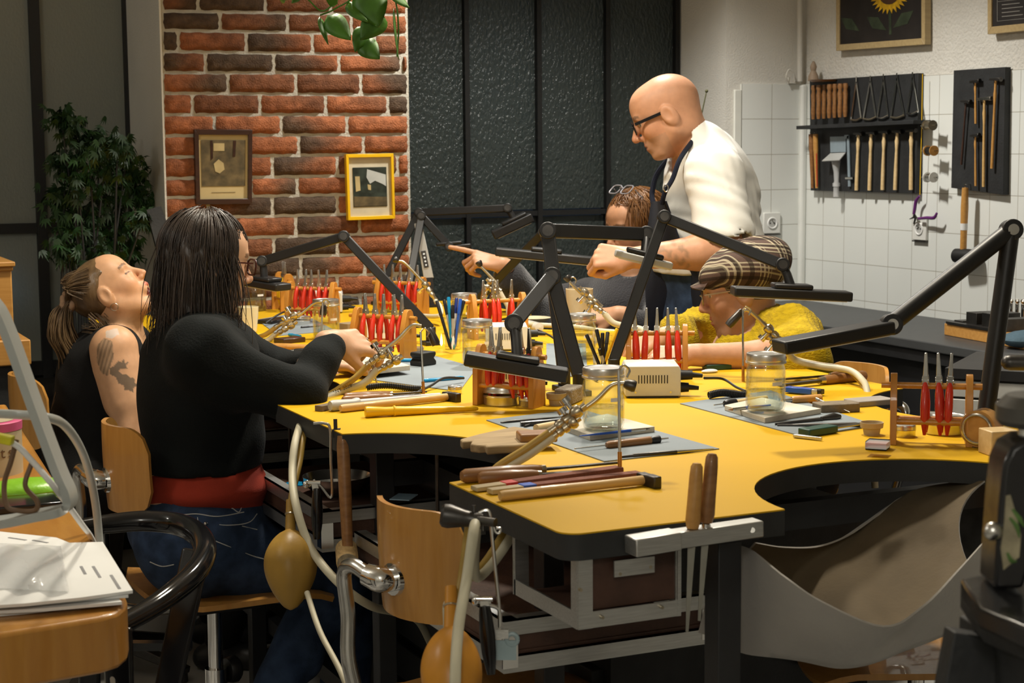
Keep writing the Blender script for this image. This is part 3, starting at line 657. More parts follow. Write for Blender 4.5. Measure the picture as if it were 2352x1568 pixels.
for k, (a, b, n, where, ts) in enumerate(RACKS):
    p0, p1 = P(*a), P(*b); ang = math.atan2(p1[1] - p0[1], p1[0] - p0[0]); Ls = np.linalg.norm(p1 - p0) / 0.155
    Ls = min(max(Ls, 0.85), 1.2); M = Matrix.Translation(Vector(p0)) @ Matrix.Rotation(ang, 4, 'Z')
    RK.put('orange stained wooden plier ' + where, M=M @ Matrix.Diagonal((Ls, 1, 1, 1)))
    for i, t in enumerate(ts):
        q = M @ Vector((0.155 * Ls * t, 0, 0.106))
        w = (('first', 'second', 'third', 'fourth', 'fifth') if n > 3 else ('first', 'second', 'third'))[i]
        PL.put('%s red pliers from the left on the %s' % (w, where), M=Matrix.Translation(q) @ Matrix.Rotation(ang + rnd.uniform(-0.12, 0.12), 4, 'Z') @ Matrix.Rotation(rnd.uniform(-0.06, 0.06), 4, 'Y'), group='red handled pliers')
q0, q1 = P(628, 704), P(664, 716); ang = math.atan2(q1[1] - q0[1], q1[0] - q0[0]); M = Matrix.Translation(Vector(q1)) @ Matrix.Rotation(ang + PI, 4, 'Z') @ Matrix.Diagonal((0.75, 1, 1, 1))
RK.put('wooden plier rack at the far left corner with yellow pliers', M=M)
for i, t in enumerate((0.06, 0.09)): PY.put(('yellow handled pliers, left of the pair on the far left rack', 'yellow handled pliers, right of the pair on the far left rack')[1 - i], M=Matrix.Translation(M @ Vector((t, 0, 0.106))) @ Matrix.Rotation(ang, 4, 'Z'), group='yellow handled pliers')
# power boxes
vent_black = mat('vent slots', (0.01, 0.01, 0.01), 0.8)
def make_box():
    t = thing('power_box', 'x', 'power supply', group='white bench power boxes')
    pr = [(-0.060, 0.004), (0.060, 0.004), (0.060, 0.062), (0.056, 0.070), (-0.056, 0.070), (-0.060, 0.062)]
    R = np.array([[1, 0, 0], [0, 0, -1], [0, 1, 0]], float)
    part('case', MB().prism(pr, -0.115, 0.0, (0, 0, 0), R), white_enamel, t, bev=0.002)
    for k in range(11): part('vent_slot', MB().bx(-0.031 + k * 0.0062 - 0.001, -0.031 + k * 0.0062 + 0.001, -0.0008, 0.0012, 0.032, 0.050), vent_black, t)
    for x in (-0.038, 0.038): part('screw', MB().cyl((x, -0.0015, 0.013), (x, 0.001, 0.013), 0.0024, n=10), steel, t)
    part('base_plate', MB().bx(-0.055, 0.055, 0.004, 0.111, 0.0, 0.006), black_plastic, t)
    for z, l in ((0.046, 0.03), (0.019, 0.022)): part('plug', MB().cyl((0.058, 0.03, z), (0.058 + l, 0.03, z), 0.0115, 0.010, 14).cyl((0.058 + l, 0.03, z), (0.058 + l + 0.022, 0.03, z - 0.002), 0.0062, 0.0045, 10), rubber_black, t)
    return t
BOX = Kind(make_box())
for x, y, rz, sc, lab in ((1500, 914, -0.43, 1.0, 'white power box with vent slots and black plugs beside the near jar'), (885, 790, -0.3, 1.0, 'white power box behind the red pliers beyond the hand with rings'),
        (1165, 806, -0.4, 0.95, 'white power box half hidden by the low lamp head'), (745, 720, -0.35, 1.0, 'white power box behind the left plier rack by the brick pier'), (1163, 900, -0.45, 0.9, 'white power box hidden behind the front plier rack')):
    BOX.put(lab, loc=P(x, y), rz=rz, scale=sc)
# tins
def make_tin(r, h, nm, tilt=0):
    t = thing(nm, 'x', 'tin', group='round aluminium tins')
    part('tin_base', MB().lathe([(0, 0.0008), (r * 0.93, 0), (r * 0.97, h * 0.06), (r * 0.97, h * 0.5), (r * 1.0, h * 0.55), (r * 1.0, h * 0.58), (r * 0.95, h * 0.6), (r * 0.95, h * 0.66), (0, h * 0.62)], n=40, close=False), alu_lid, t)
    Rm = rotm((0.3, 1, 0), tilt); ld = MB().lathe([(r * 1.0, h * 0.60), (r * 1.015, h * 0.62), (r * 1.0, h * 0.68), (r * 1.01, h * 0.74), (r * 1.0, h * 0.8), (r * 1.005, h * 0.86), (r * 0.97, h * 0.98), (r * 0.9, h), (r * 0.87, h * 0.97), (0, h * 0.97)], n=40, close=False)
    ld.v = [tuple(Rm @ np.array(v) + A(0, 0, h * (0.12 if tilt else 0))) for v in ld.v]
    part('lid', ld, alu_lid, t); return t
TB = Kind(make_tin(0.040, 0.033, 'tin', 0.10)); TS_ = Kind(make_tin(0.0185, 0.021, 'tin'))
TB.put('large aluminium tin with tilted lid in front of the front plier rack', loc=P(1153, 928), rz=1.2)
TB.put('large round tin between the legs of the right front rack', loc=P(2168, 994), rz=0.4, scale=1.0)
TB.put('round tin under the rack beyond the hand with rings', loc=P(868, 822), rz=0.7, scale=0.8)
TB.put('round tin under the left plier rack', loc=P(690, 746), rz=0.7, scale=0.8)
for x, y, s, lab in ((1211, 932, 1.0, 'small aluminium tin beside the large tilted tin'), (1045, 904, 0.85, 'small aluminium tin behind the pale hammer handle'), (2078, 1002, 1.1, 'small tin just inside the left leg of the right rack'), (765, 808, 1.0, 'small tin near the wrist of the hand with rings')):
    TS_.put(lab, loc=P(x, y), scale=s)
single('clay_cup', MB().lathe([(0.0, 0.0005), (0.0145, 0), (0.0165, 0.012), (0.021, 0.014), (0.022, 0.026), (0.0205, 0.026), (0.019, 0.017), (0.0, 0.006)], P(1278, 930), n=30, close=False), mat('beige clay', (0.42, 0.33, 0.20), 0.7), 'small beige clay cup right of the front plier rack', 'cup')
single('clay_cup', MB().lathe([(0.0, 0.0005), (0.0145, 0), (0.0165, 0.012), (0.021, 0.014), (0.022, 0.024), (0.0205, 0.024), (0.019, 0.017), (0.0, 0.006)], P(2002, 998), n=30, close=False), MATS['beige clay'], 'small beige clay cup behind the red lidded box', 'cup')
single('clay_cup', MB().lathe([(0.0, 0.0005), (0.0145, 0), (0.0165, 0.012), (0.021, 0.014), (0.022, 0.024), (0.0205, 0.024), (0.019, 0.017), (0.0, 0.006)], P(955, 818), n=30, close=False), MATS['beige clay'], 'small beige clay cup behind the black rubber block', 'cup')
pumice = mat('grey pumice', (0.30, 0.26, 0.21), 0.9, var=0.25, vs=60, bump=0.4, bs=200)
single('pumice_block', MB().bar(P(1293, 912, 0.017), P(1320, 900, 0.017), 0.04, 0.034), pumice, 'grey pumice block behind the beige clay cup', 'block', bev=0.004)
single('sharpening_block', MB().bar(P(1876, 936, 0.009), P(1964, 932, 0.009), 0.05, 0.018), mat('brown abrasive block', (0.20, 0.16, 0.11), 0.9, var=0.2, vs=60, bump=0.2), 'brown abrasive block on the right hand mat', 'block', bev=0.002)
single('sharpening_block', MB().bar(P(1955, 925, 0.006), P(2040, 918, 0.006), 0.055, 0.012), mat('grey whetstone', (0.30, 0.27, 0.24), 0.85, var=0.1), 'grey whetstone behind the brown abrasive block', 'block', bev=0.002)
rb = thing('rubber_block', 'black waisted rubber block standing on the grey mat by the blue pen', 'block', P(972, 838))
part('block_body', MB().prism([(-0.028, 0), (0.028, 0), (0.028, 0.01), (0.02, 0.018), (0.028, 0.026), (0.026, 0.034), (-0.026, 0.034), (-0.028, 0.026), (-0.02, 0.018), (-0.028, 0.01)], -0.02, 0.02, P(972, 838, MT), frame_from((0.4, -0.9, 0), (0.9, 0.4, 0)) @ np.eye(3)), rubber_black, rb, bev=0.003)
# tumblers with pens
def tumbler(x, y, r, h, lab): return single('tumbler', MB().lathe([(0, 0.001), (r * 0.8, 0), (r * 0.84, 0.004), (r, h), (r * 0.95, h), (r * 0.8, 0.008), (0, 0.008)], P(x, y), n=28, close=False), glass, lab, 'glass')
tumbler(1040, 802, 0.026, 0.088, 'clear tumbler full of pens behind the glass jar')
tumbler(1387, 852, 0.030, 0.085, 'clear tumbler of black pens behind the near jar')
marker_black = mat('black marker', (0.012, 0.012, 0.014), 0.35)
def pen(base, top, m, lab, cap=None, r=0.0042, group='pens in the tumblers', nm='pen'):
    d = top - base
    pts = [('barrel', m, [(0, 0.001), (0.03, r * 0.6), (0.08, r), (0.72, r), (0.72, 0)]), ('cap', cap or m, [(0.70, r * 1.12), (0.98, r * 1.12), (1.0, r * 0.8), (1.0, 0)])]
    return stick(nm, lab, 'pen', base, top, pts, group)
def pens(bx, by, lst):
    b = P(bx, by, 0.012)
    for i, (x, y, m, c, lab) in enumerate(lst):
        o = A(math.cos(i * 2.4), math.sin(i * 2.4), 0) * 0.009
        tp = AD(x, y, (b - CAM) @ FW + (o @ FW) * 1.6)
        pen(b - o * 0.6, tp, m, lab, c)
teal = mat('teal plastic', (0.02, 0.26, 0.28), 0.3); navy = mat('navy plastic', (0.015, 0.03, 0.16), 0.3)
pens(1040, 802, [(1003, 690, black_plastic, rubber_black, 'black pen leaning far left in the tumbler of pens'), (1020, 688, grey_plastic, black_plastic, 'grey pen with dark cap in the tumbler of pens'), (1030, 682, cyan_plastic, cyan_plastic, 'bright blue pen in the tumbler of pens'),
    (1049, 684, white_paper, navy, 'white pen with navy cap in the tumbler of pens'), (1058, 686, blue_plastic, blue_plastic, 'blue capped pen in the tumbler of pens'), (1066, 690, dark_steel, black_plastic, 'dark pen leaning right in the tumbler of pens'), (1025, 705, teal, teal, 'short teal pen in the tumbler of pens'), (1040, 700, grey_plastic, black_plastic, 'short grey pen in the middle of the tumbler of pens')])
pens(1387, 852, [(1347, 768, marker_black, marker_black, 'black pen leaning left in the tumbler behind the near jar'), (1370, 756, marker_black, marker_black, 'tallest black pen in the tumbler behind the near jar'), (1384, 764, marker_black, marker_black, 'black pen in the middle of the tumbler behind the near jar'),
    (1396, 762, marker_black, rubber_black, 'black pen leaning right in the tumbler behind the near jar'), (1377, 800, grey_plastic, marker_black, 'short black capped pen in the tumbler behind the near jar'), (1418, 754, yellow_plastic, yellow_plastic, 'yellow pencil leaning right in the tumbler behind the near jar')])
# mug and cup
single('mug', MB().lathe([(0, 0.001), (0.024, 0), (0.028, 0.004), (0.0335, 0.05), (0.035, 0.078), (0.0335, 0.0785), (0.031, 0.05), (0.026, 0.008), (0, 0.006)], P(568, 764), n=36, close=False), cream_ceramic, 'plain cream mug at the place of the laughing woman', 'mug')
single('cup', MB().lathe([(0, 0.001), (0.028, 0), (0.032, 0.004), (0.037, 0.05), (0.038, 0.072), (0.036, 0.0725), (0.034, 0.05), (0.028, 0.008), (0, 0.006)], AD(1331, 722, 4.72), n=36, close=False), mat('beige stoneware', (0.58, 0.47, 0.30), 0.5), 'beige cup held by the person in the dark grey jumper', 'cup')
single('paper_note', MB().slab([[P(565, 770, 0.003), P(600, 766, 0.003)], [P(575, 782, 0.003), P(618, 776, 0.004)]], 0.001), mat('yellow note paper', (0.75, 0.52, 0.02), 0.7), 'yellow paper note in front of the cream mug', 'paper')

# ------------------------------------------------------------ tools at the near place
hz = 0.0075
def hammer(lab, a, b, hm, head_m, hr, hl, group='hammers on the bench'):
    a, b = np.asarray(a), np.asarray(b); d = nrm(b - a); sd = nrm(np.cross(d, (0, 0, 1))); L = np.linalg.norm(b - a)
    t = thing('hammer', lab, 'hammer', tuple((a + b) / 2), group=group)
    part('handle', MB().lathe([(0, 0), (hr * 0.8, 0), (hr, 0.006), (hr, L * 0.35), (hr * 0.86, L * 0.7), (hr * 0.92, L * 0.96), (hr * 0.6, L * 0.985)], a, d, 20), hm, t)
    c = a + d * (L * 1.0)
    part('head', MB().bar(c - sd * hl * 0.42, c + sd * hl * 0.0, 0.017, 0.017).bar(c + sd * hl * 0.0, c + sd * hl * 0.58, 0.02, 0.018, (0, 0, 1), 0.014, 0.02), head_m, t, bev=0.002)
    return t
hammer('hammer with pale ash handle and dark steel head at the bench front', P(1148, 1139, 0.0085), P(1488, 1101, 0.0095), ash, dark_steel, 0.0085, 0.055)
hammer('hammer with pale ash handle behind the yellow handled tool', P(782, 938, 0.0085), P(1035, 910, 0.0095), ash, dark_steel, 0.0085, 0.055)
def file_tool(lab, a, b, hm, hr, tk, blade_m=dark_steel, group='files with wooden handles', nm='file'):
    return stick(nm, lab, 'file', a, b, [('handle', hm, [(0, 0), (0.006, hr * 0.7), (0.03, hr), (tk * 0.55, hr * 1.0), (tk * 0.9, hr * 0.8), (tk, hr * 0.62), (tk, 0)]), ('ferrule', brass, [(tk * 0.95, hr * 0.66), (tk * 1.05, hr * 0.6), (tk * 1.05, 0)]), ('blade', blade_m, 'flat', tk, 1.0, 0.011, 0.004, 0.008)], group)
file_tool('file with brown wooden handle lying furthest back at the bench front', P(1058, 1094, 0.012), P(1420, 1062, 0.010), brownwood, 0.0118, 0.5)
file_tool('file with worn brown handle lying second from the back at the bench front', P(1098, 1099, 0.0115), P(1400, 1078, 0.010), brownwood, 0.0112, 0.45)
sand = mat('red brown sandpaper', (0.20, 0.068, 0.042), 0.85, var=0.15, vs=300, bump=0.1)
tape_red = mat('red tape', (0.55, 0.03, 0.02), 0.5); tape_blue = mat('blue tape', (0.02, 0.09, 0.5), 0.5)
stickwood = wood('raw stick wood', (0.50, 0.40, 0.22), (0.42, 0.32, 0.16))
stick('sanding_stick', 'sanding stick with red tape at its wooden end', 'sanding stick', P(1088, 1122, 0.005), P(1425, 1076, 0.009), [('stick', stickwood, 'flat', 0, 1, 0.022, 0.007), ('sandpaper', sand, 'flat', 0.27, 0.995, 0.0235, 0.0095), ('tape', tape_red, 'flat', 0.19, 0.272, 0.0232, 0.009)], 'sanding sticks')
stick('sanding_stick', 'sanding stick with blue tape beside the pale hammer', 'sanding stick', P(1124, 1128, 0.005), P(1470, 1088, 0.005), [('stick', stickwood, 'flat', 0, 1, 0.020, 0.008), ('sandpaper', sand, 'flat', 0.28, 0.995, 0.0212, 0.0092), ('tape', tape_blue, 'flat', 0.2, 0.285, 0.0214, 0.0105)], 'sanding sticks')
# at the second place on the left
stick('plastic_mandrel', 'grey plastic handled mandrel lying next to the pale hammer handle', 'mandrel', P(757, 932, 0.012), P(1010, 908, 0.008), [('handle', grey_plastic, [(0, 0), (0.004, 0.010), (0.03, 0.012), (0.2, 0.0105), (0.24, 0.0125), (0.255, 0.0115), (0.255, 0)]), ('rod', grey_plastic, [(0.25, 0.0085), (1, 0.006), (1, 0)])])
stick('yellow_mandrel', 'bright yellow plastic ring stick nearest the bench edge', 'mandrel', P(838, 946, 0.0115), P(1098, 938, 0.006), [('handle', yellow_plastic, [(0, 0), (0.004, 0.0105), (0.02, 0.0118), (0.17, 0.0092), (0.245, 0.0095), (0.25, 0.0118), (0.262, 0.0118), (0.262, 0)]), ('rod', yellow_plastic, [(0.255, 0.0102), (0.98, 0.0045), (1, 0.003), (1, 0)])])
single('wooden_peg', MB().bar(P(731, 938, 0.006), P(768, 931, 0.006), 0.02, 0.012), mat('grey weathered wood', (0.16, 0.115, 0.07), 0.8, var=0.2), 'small square wooden peg at the left bench corner', 'peg', bev=0.001)
file_tool('file with smooth brown handle behind the grey plastic mandrel', P(790, 912, 0.010), P(980, 899, 0.007), brownwood, 0.0095, 0.55)
file_tool('file with round brown handle touching the coiled cable', P(786, 919, 0.010), P(965, 905, 0.007), brownwood, 0.0095, 0.6)
file_tool('file with brown flat handle at the elbow of the black cardigan', P(615, 795, 0.010), P(790, 800, 0.008), beech, 0.0095, 0.6)
file_tool('pale handled file under the cardigan sleeve', P(640, 828, 0.010), P(800, 820, 0.008), ash, 0.0095, 0.7)
stick('marking_pen', 'bright blue marking pen lying on the grey mat', 'pen', P(902, 826, 0.005 + MT), P(948, 827, 0.005 + MT), [('barrel', cyan_plastic, [(0, 0.003), (0.02, 0.0045), (0.9, 0.0045), (1, 0.002), (1, 0)]), ('cap', cyan_plastic, [(-0.05, 0.003), (-0.04, 0.005), (0.12, 0.005), (0.12, 0)])])
stick('marking_pen', 'long bright blue pen near the thin torch rod', 'pen', P(974, 874, 0.004 + MT), P(1065, 866, 0.004 + MT), [('barrel', cyan_plastic, [(0, 0.003), (0.02, 0.0042), (0.9, 0.0042), (1, 0.002), (1, 0)]), ('cap', cyan_plastic, [(-0.02, 0.003), (-0.01, 0.0048), (0.1, 0.0048), (0.1, 0)])])
stick('marking_pen', 'bright blue pen beside the far left jar', 'pen', P(664, 768, 0.004), P(690, 772, 0.004), [('barrel', cyan_plastic, [(0, 0.003), (0.05, 0.0042), (1, 0.0042), (1, 0)]), ('cap', cyan_plastic, [(0.0, 0.004), (0.3, 0.0048), (0.3, 0)])])
# on the near grey mat
stick('tweezers', 'black steel tweezers along the far edge of the near mat', 'tweezers', P(1150, 970, 0.004), P(1300, 956, 0.004), [('left_arm', dark_steel, [(0, 0.001), (0.1, 0.003), (0.6, 0.0022), (1, 0.0006)]), ('right_arm', dark_steel, 'flat', 0.0, 0.9, 0.004, 0.002, 0.001)])
single('wire_cutter', MB().tube([P(1196, 975, 0.005), P(1240, 972, 0.006), P(1300, 964, 0.005)], [0.006, 0.007, 0.003], 8).tube([P(1205, 979, 0.004), P(1250, 968, 0.004)], 0.003, 8), dark_steel, 'dark curved scraper lying on the near mat', 'scraper')
stick('burnisher', 'short wooden handled burnisher beside the near ceramic board', 'burnisher', P(1230, 984, 0.0085), P(1300, 972, 0.008), [('handle', palewood, [(0, 0), (0.02, 0.008), (0.6, 0.0085), (0.6, 0)]), ('shaft', steel, [(0.58, 0.003), (1, 0.002), (1, 0)])])
stick('brush', 'blue paintbrush resting on the near soldering board', 'brush', P(1331, 1001, 0.016), P(1490, 984, 0.016), [('handle', blue_plastic, [(0, 0.0008), (0.3, 0.0022), (0.74, 0.003), (0.74, 0)]), ('ferrule', steel, [(0.73, 0.003), (0.95, 0.0026), (0.95, 0)]), ('bristles', dark_steel, [(0.94, 0.0024), (1.02, 0.0004)])])
stick('pin_vise', 'brown pin vise with black collar on the near mat', 'pin vise', P(1320, 1030, 0.008), P(1535, 1006, 0.008), [('needle', steel, [(0, 0.0012), (0.36, 0.0014), (0.36, 0)]), ('handle', brownwood, [(0.33, 0.0045), (0.36, 0.0072), (0.8, 0.0074), (0.8, 0)]), ('collar', black_plastic, [(0.8, 0.005), (0.83, 0.0075), (0.9, 0.0072), (0.91, 0)]), ('chuck', steel, [(0.9, 0.002), (1, 0.0014), (1, 0)])])
stick('needle_file', 'thin steel needle file at the front edge of the near mat', 'file', P(1421, 1049, 0.004), P(1640, 1030, 0.004), [('handle', dark_steel, [(0, 0.0022), (0.14, 0.0024), (0.15, 0.0038), (0.6, 0.0036), (0.6, 0)]), ('blade', steel, [(0.6, 0.0034), (1, 0.0006), (1, 0)])])
# bench pin
pin_m = wood('scarred pale wood', (0.40, 0.29, 0.155), (0.24, 0.165, 0.08), rough=0.8, coat=0)
bp_ = thing('bench_pin', 'scarred wooden bench pin jutting over the scooped edge', 'bench pin', P(1200, 1020))
q = [T(x, y, TZ - 0.002)[:2] for x, y in ((1210, 1005), (1180, 1000), (1100, 1018), (1057, 1030), (1062, 1036), (1085, 1033), (1080, 1042), (1100, 1045), (1115, 1044), (1118, 1049), (1150, 1046), (1190, 1044), (1245, 1036), (1250, 1012))]
part('pin', MB().prism([tuple(p) for p in q], TZ + 0.001, TZ + 0.016), pin_m, bp_, bev=0.003)
part('holder', MB().bar(P(1190, 1003, 0.022), P(1275, 1000, 0.022), 0.052, 0.016), brownwood, bp_, bev=0.003)
# right hand place
stick('brush', 'blue paintbrush with brown tip left on the scorched board', 'brush', P(1672, 941, 0.016), P(1770, 930, 0.016), [('bristles', brownwood, [(0, 0.0005), (0.12, 0.003), (0.12, 0)]), ('ferrule', steel, [(0.1, 0.003), (0.4, 0.0032), (0.4, 0)]), ('handle', blue_plastic, [(0.4, 0.0034), (1, 0.0015), (1, 0)])])
stick('pin_vise', 'steel tipped tool with black collar behind the right hand water jar', 'pin vise', P(1640, 930, 0.008), P(1760, 914, 0.008), [('needle', steel, [(0, 0.0012), (0.2, 0.0014), (0.2, 0)]), ('collar', black_plastic, [(0.2, 0.006), (0.25, 0.009), (0.4, 0.008), (0.42, 0)]), ('handle', palewood, [(0.4, 0.005), (0.6, 0.006), (1, 0.006), (1, 0)])])
stick('knife', 'short knife with orange wooden handle behind the brown abrasive block', 'knife', P(1888, 914, 0.009), P(1795, 920, 0.008), [('handle', beech, [(0, 0), (0.03, 0.009), (0.7, 0.0085), (0.75, 0.007), (0.75, 0)]), ('blade', steel, [(0.73, 0.005), (1, 0.003), (1, 0)])])
lt = stick('lighter', 'blue translucent lighter beside the right hand water jar', 'lighter', P(1806, 893, 0.009), P(1890, 900, 0.009), [('body', blue_plastic, 'flat', 0, 0.74, 0.022, 0.012), ('cap', steel, 'flat', 0.74, 0.9, 0.021, 0.0115), ('button', black_plastic, 'flat', 0.9, 1.0, 0.018, 0.011)])
stick('scraper', 'large scraper with thick brown handle at the right bench edge', 'scraper', P(1988, 862, 0.012), P(1790, 885, 0.008), [('handle', brownwood, [(0, 0), (0.01, 0.010), (0.03, 0.012), (0.46, 0.011), (0.5, 0.009), (0.5, 0)]), ('ferrule', brass, [(0.49, 0.0095), (0.55, 0.008), (0.55, 0)]), ('blade', dark_steel, 'flat', 0.54, 1.0, 0.018, 0.006, 0.014)])
file_tool('flat grey file lying beyond the large brown handled scraper', P(1960, 858, 0.008), P(1780, 872, 0.006), brownwood, 0.009, 0.3)
stick('awl', 'thin bright awl leaning across the brown abrasive block', 'awl', P(1875, 915, 0.021), P(1952, 946, 0.004), [('shaft', steel, [(0, 0.0016), (1, 0.0008), (1, 0)]), ('ferrule', brass, [(0, 0.003), (0.1, 0.003), (0.1, 0)])])
stick('tweezers', 'black crossed tweezers on the right hand mat', 'tweezers', P(1985, 975, 0.006), P(1785, 976, 0.004), [('left_arm', dark_steel, 'flat', 0, 1.0, 0.010, 0.004, 0.002), ('right_arm', dark_steel, [(0, 0.002), (0.1, 0.005), (0.7, 0.003), (1, 0.001)])])
stick('shears', 'dark metal shears lying in front of the scorched board', 'shears', P(1930, 956, 0.006), P(1780, 974, 0.004), [('blade', dark_steel, 'flat', 0.3, 1.0, 0.012, 0.005, 0.002), ('handle', dark_steel, [(0, 0.004), (0.1, 0.009), (0.3, 0.004), (0.3, 0)])])
green_m = mat('dark green casing', (0.012, 0.06, 0.045), 0.4)
def gbox(lab, a, b, w, h, ex): 
    t = thing('green_gauge', lab, 'gauge', tuple((a + b) / 2), group='green gauges')
    part('casing', MB().bar(a, b, w, h), green_m, t, bev=0.002); part('probe', MB().tube([b, b + (b - a) * ex], 0.003, 8), steel, t); return t
gbox('dark green gauge lying at the front of the right hand mat', P(1846, 993, 0.008), P(1912, 983, 0.008), 0.03, 0.014, 1.0)
gbox('dark green gauge in front of the mustard sleeve', P(1618, 843, 0.007), P(1675, 840, 0.007), 0.03, 0.013, 0.5)
single('cloth_scrap', MB().ell(P(1630, 852, 0.004), (0.022, 0.012, 0.005)), white_paper, 'crumpled white tissue beside the green gauge', 'tissue')
single('penknife', MB().bar(P(1825, 1000, 0.004), P(1888, 1008, 0.004), 0.012, 0.006, (0, 0, 1), 0.004), alu, 'flat metal penknife at the front corner of the right hand mat', 'knife', bev=0.001)
bxq = thing('lidded_box', 'small black box with clear red lid beside the right rack', 'box', P(2016, 1018))
part('box_base', MB().bar(P(1992, 1019, 0.008), P(2040, 1022, 0.008), 0.035, 0.016), black_plastic, bxq, bev=0.001); part('red_filling', MB().bar(P(1993, 1019, 0.019), P(2039, 1022, 0.019), 0.033, 0.006), red_plastic, bxq); part('clear_lid', MB().bar(P(1992, 1019, 0.028), P(2040, 1022, 0.028), 0.035, 0.01), clear_plastic, bxq)
single('wood_block', MB().bar(P(2262, 1015, 0.022), P(2325, 1012, 0.022), 0.05, 0.044), palewood, 'pale square wooden block at the foot of the tall black lamp', 'block', bev=0.002)
rl = thing('tape_roll', 'round wooden spool standing behind the tall lamp foot', 'spool', P(2250, 985)); part('spool_body', MB().cyl(P(2245, 985, 0.035), P(2245, 985, 0.035) + A(0.035, 0.02, 0), 0.033, n=28), beech, rl); part('rim', MB().torus(P(2245, 985, 0.035) - A(0.003, 0.0015, 0), 0.026, 0.003, (0.86, 0.5, 0)), steel, rl)
# cables on the bench
def coil(a, b, r, n):
    pts = []; d = b - a; x = nrm(np.cross(d, (0, 0, 1))); y = nrm(np.cross(x, d))
    for k in range(n * 8 + 1): f = k / (n * 8); an = k * PI / 4; pts.append(a + d * f + x * r * math.cos(an) + y * r * math.sin(an) + A(0, 0, 0.004 * math.sin(f * 5)))
    return MB().tube(pts, 0.0019, 5)
single('coiled_cable', coil(P(842, 890, 0.009), P(968, 888, 0.009), 0.006, 30), rubber_black, 'coiled black cable behind the brown file handles', 'cable')
single('coiled_cable', coil(P(1628, 908, 0.010), P(1716, 902, 0.010), 0.007, 24), rubber_black, 'coiled black cable left of the right hand water jar', 'cable')
single('cable', MB().tube(cat([P(1065, 868, 0.012), P(1020, 868, 0.02), P(990, 885, 0.01), P(960, 900, 0.006)], 8), 0.003, 8), rubber_black, 'thin black cable curving from the sideways power box', 'cable')
single('cable', MB().tube(cat([P(1618, 868, 0.03), P(1660, 870, 0.02), P(1690, 888, 0.008), P(1712, 898, 0.006)], 8), 0.003, 8), rubber_black, 'thin black cable running from the white power box to the right', 'cable')
single('cable', MB().tube(cat([P(610, 742, 0.01), P(640, 722, 0.03), P(662, 716, 0.03), P(700, 730, 0.01)], 8), 0.003, 8), rubber_black, 'thin black cable arching behind the cream mug', 'cable')
single('cable', MB().tube(cat([P(1235, 758, 0.03), P(1262, 770, 0.025), P(1282, 785, 0.012), P(1300, 800, 0.004), P(1350, 850, 0.01), P(1372, 872, 0.006)], 8), 0.003, 8), rubber_black, 'black cable dipping between the lamp posts', 'cable')

# more clutter at the farther places
single('tool_tray', MB().bar(P(604, 740, 0.006), P(664, 732, 0.006), 0.07, 0.012), black_plastic, 'flat black tool tray behind the cream mug', 'tray', bev=0.002)
stick('graver', 'black graver with bright ferrule between the pale handles at the cardigan sleeve', 'graver', P(700, 805, 0.007), P(655, 806, 0.006), [('handle', black_plastic, [(0, 0), (0.05, 0.007), (0.5, 0.006), (0.6, 0.004), (0.6, 0)]), ('tip', steel, [(0.55, 0.005), (0.7, 0.004), (1, 0.003), (1, 0)])])
stick('steel_rod', 'plain steel rod lying in front of the black graver', 'rod', P(640, 817, 0.004), P(745, 812, 0.004), [('rod', steel, [(0, 0.0035), (1, 0.0035), (1, 0)])])
single('dark_block', MB().bar(P(640, 783, 0.007), P(690, 778, 0.007), 0.05, 0.014), darkwood, 'dark wooden block left of the glass jar by the left rack', 'block', bev=0.002)
single('cardboard_box', MB().bar(P(786, 752, 0.012), P(822, 748, 0.012), 0.05, 0.024), mat('brown cardboard', (0.26, 0.19, 0.11), 0.8), 'small brown cardboard box right of the jar by the left rack', 'box', bev=0.001)
single('match_box', MB().bar(P(1214, 794, 0.007), P(1240, 792, 0.007), 0.035, 0.014), stickwood, 'small pale matchbox left of the middle lamp post', 'box', bev=0.001)
single('glass_dish', MB().lathe([(0, 0.001), (0.03, 0), (0.042, 0.016), (0.040, 0.016), (0.028, 0.004), (0, 0.004)], P(1345, 828, MT), n=28, close=False), glass, 'low clear glass dish behind the tumbler of black pens', 'dish')
stick('graver', 'orange handled graver lying between the pens and the white cuff', 'graver', P(1470, 778, 0.011), P(1400, 790, 0.008), [('handle', beech, [(0, 0), (0.04, 0.009), (0.3, 0.011), (0.7, 0.007), (0.7, 0)]), ('shaft', steel, [(0.68, 0.004), (1, 0.002), (1, 0)])])
stick('heat_tool', 'white rounded hand tool lying behind the low lamp', 'tool', P(1240, 752, 0.016), P(1190, 742, 0.016), [('body', white_enamel, [(0, 0), (0.02, 0.014), (0.5, 0.016), (0.95, 0.011), (1, 0)])])
single('shallow_dish', MB().lathe([(0, 0.002), (0.03, 0), (0.055, 0.018), (0.053, 0.018), (0.03, 0.006), (0, 0.006)], P(1225, 742), n=28, close=False), cream_ceramic, 'shallow cream dish behind the white hand tool', 'dish')
stick('scribe', 'long thin steel scribe lying behind the hand with rings', 'scribe', P(880, 800, 0.004), P(930, 792, 0.004), [('shaft', steel, [(0, 0.002), (1, 0.0008), (1, 0)])])
for i, (a, b) in enumerate((((770, 742), (835, 752)), ((690, 752), (738, 748)), ((1085, 812), (1140, 818)))): stick('needle_file', ('dark needle file right of the jar by the left rack', 'dark needle file in front of the tin under the left rack', 'dark needle file in front of the jar with dark lid')[i], 'file', P(*a, 0.004), P(*b, 0.004), [('handle', black_plastic, [(0, 0), (0.05, 0.004), (0.4, 0.004), (0.4, 0)]), ('blade', dark_steel, [(0.4, 0.003), (1, 0.0006), (1, 0)])])
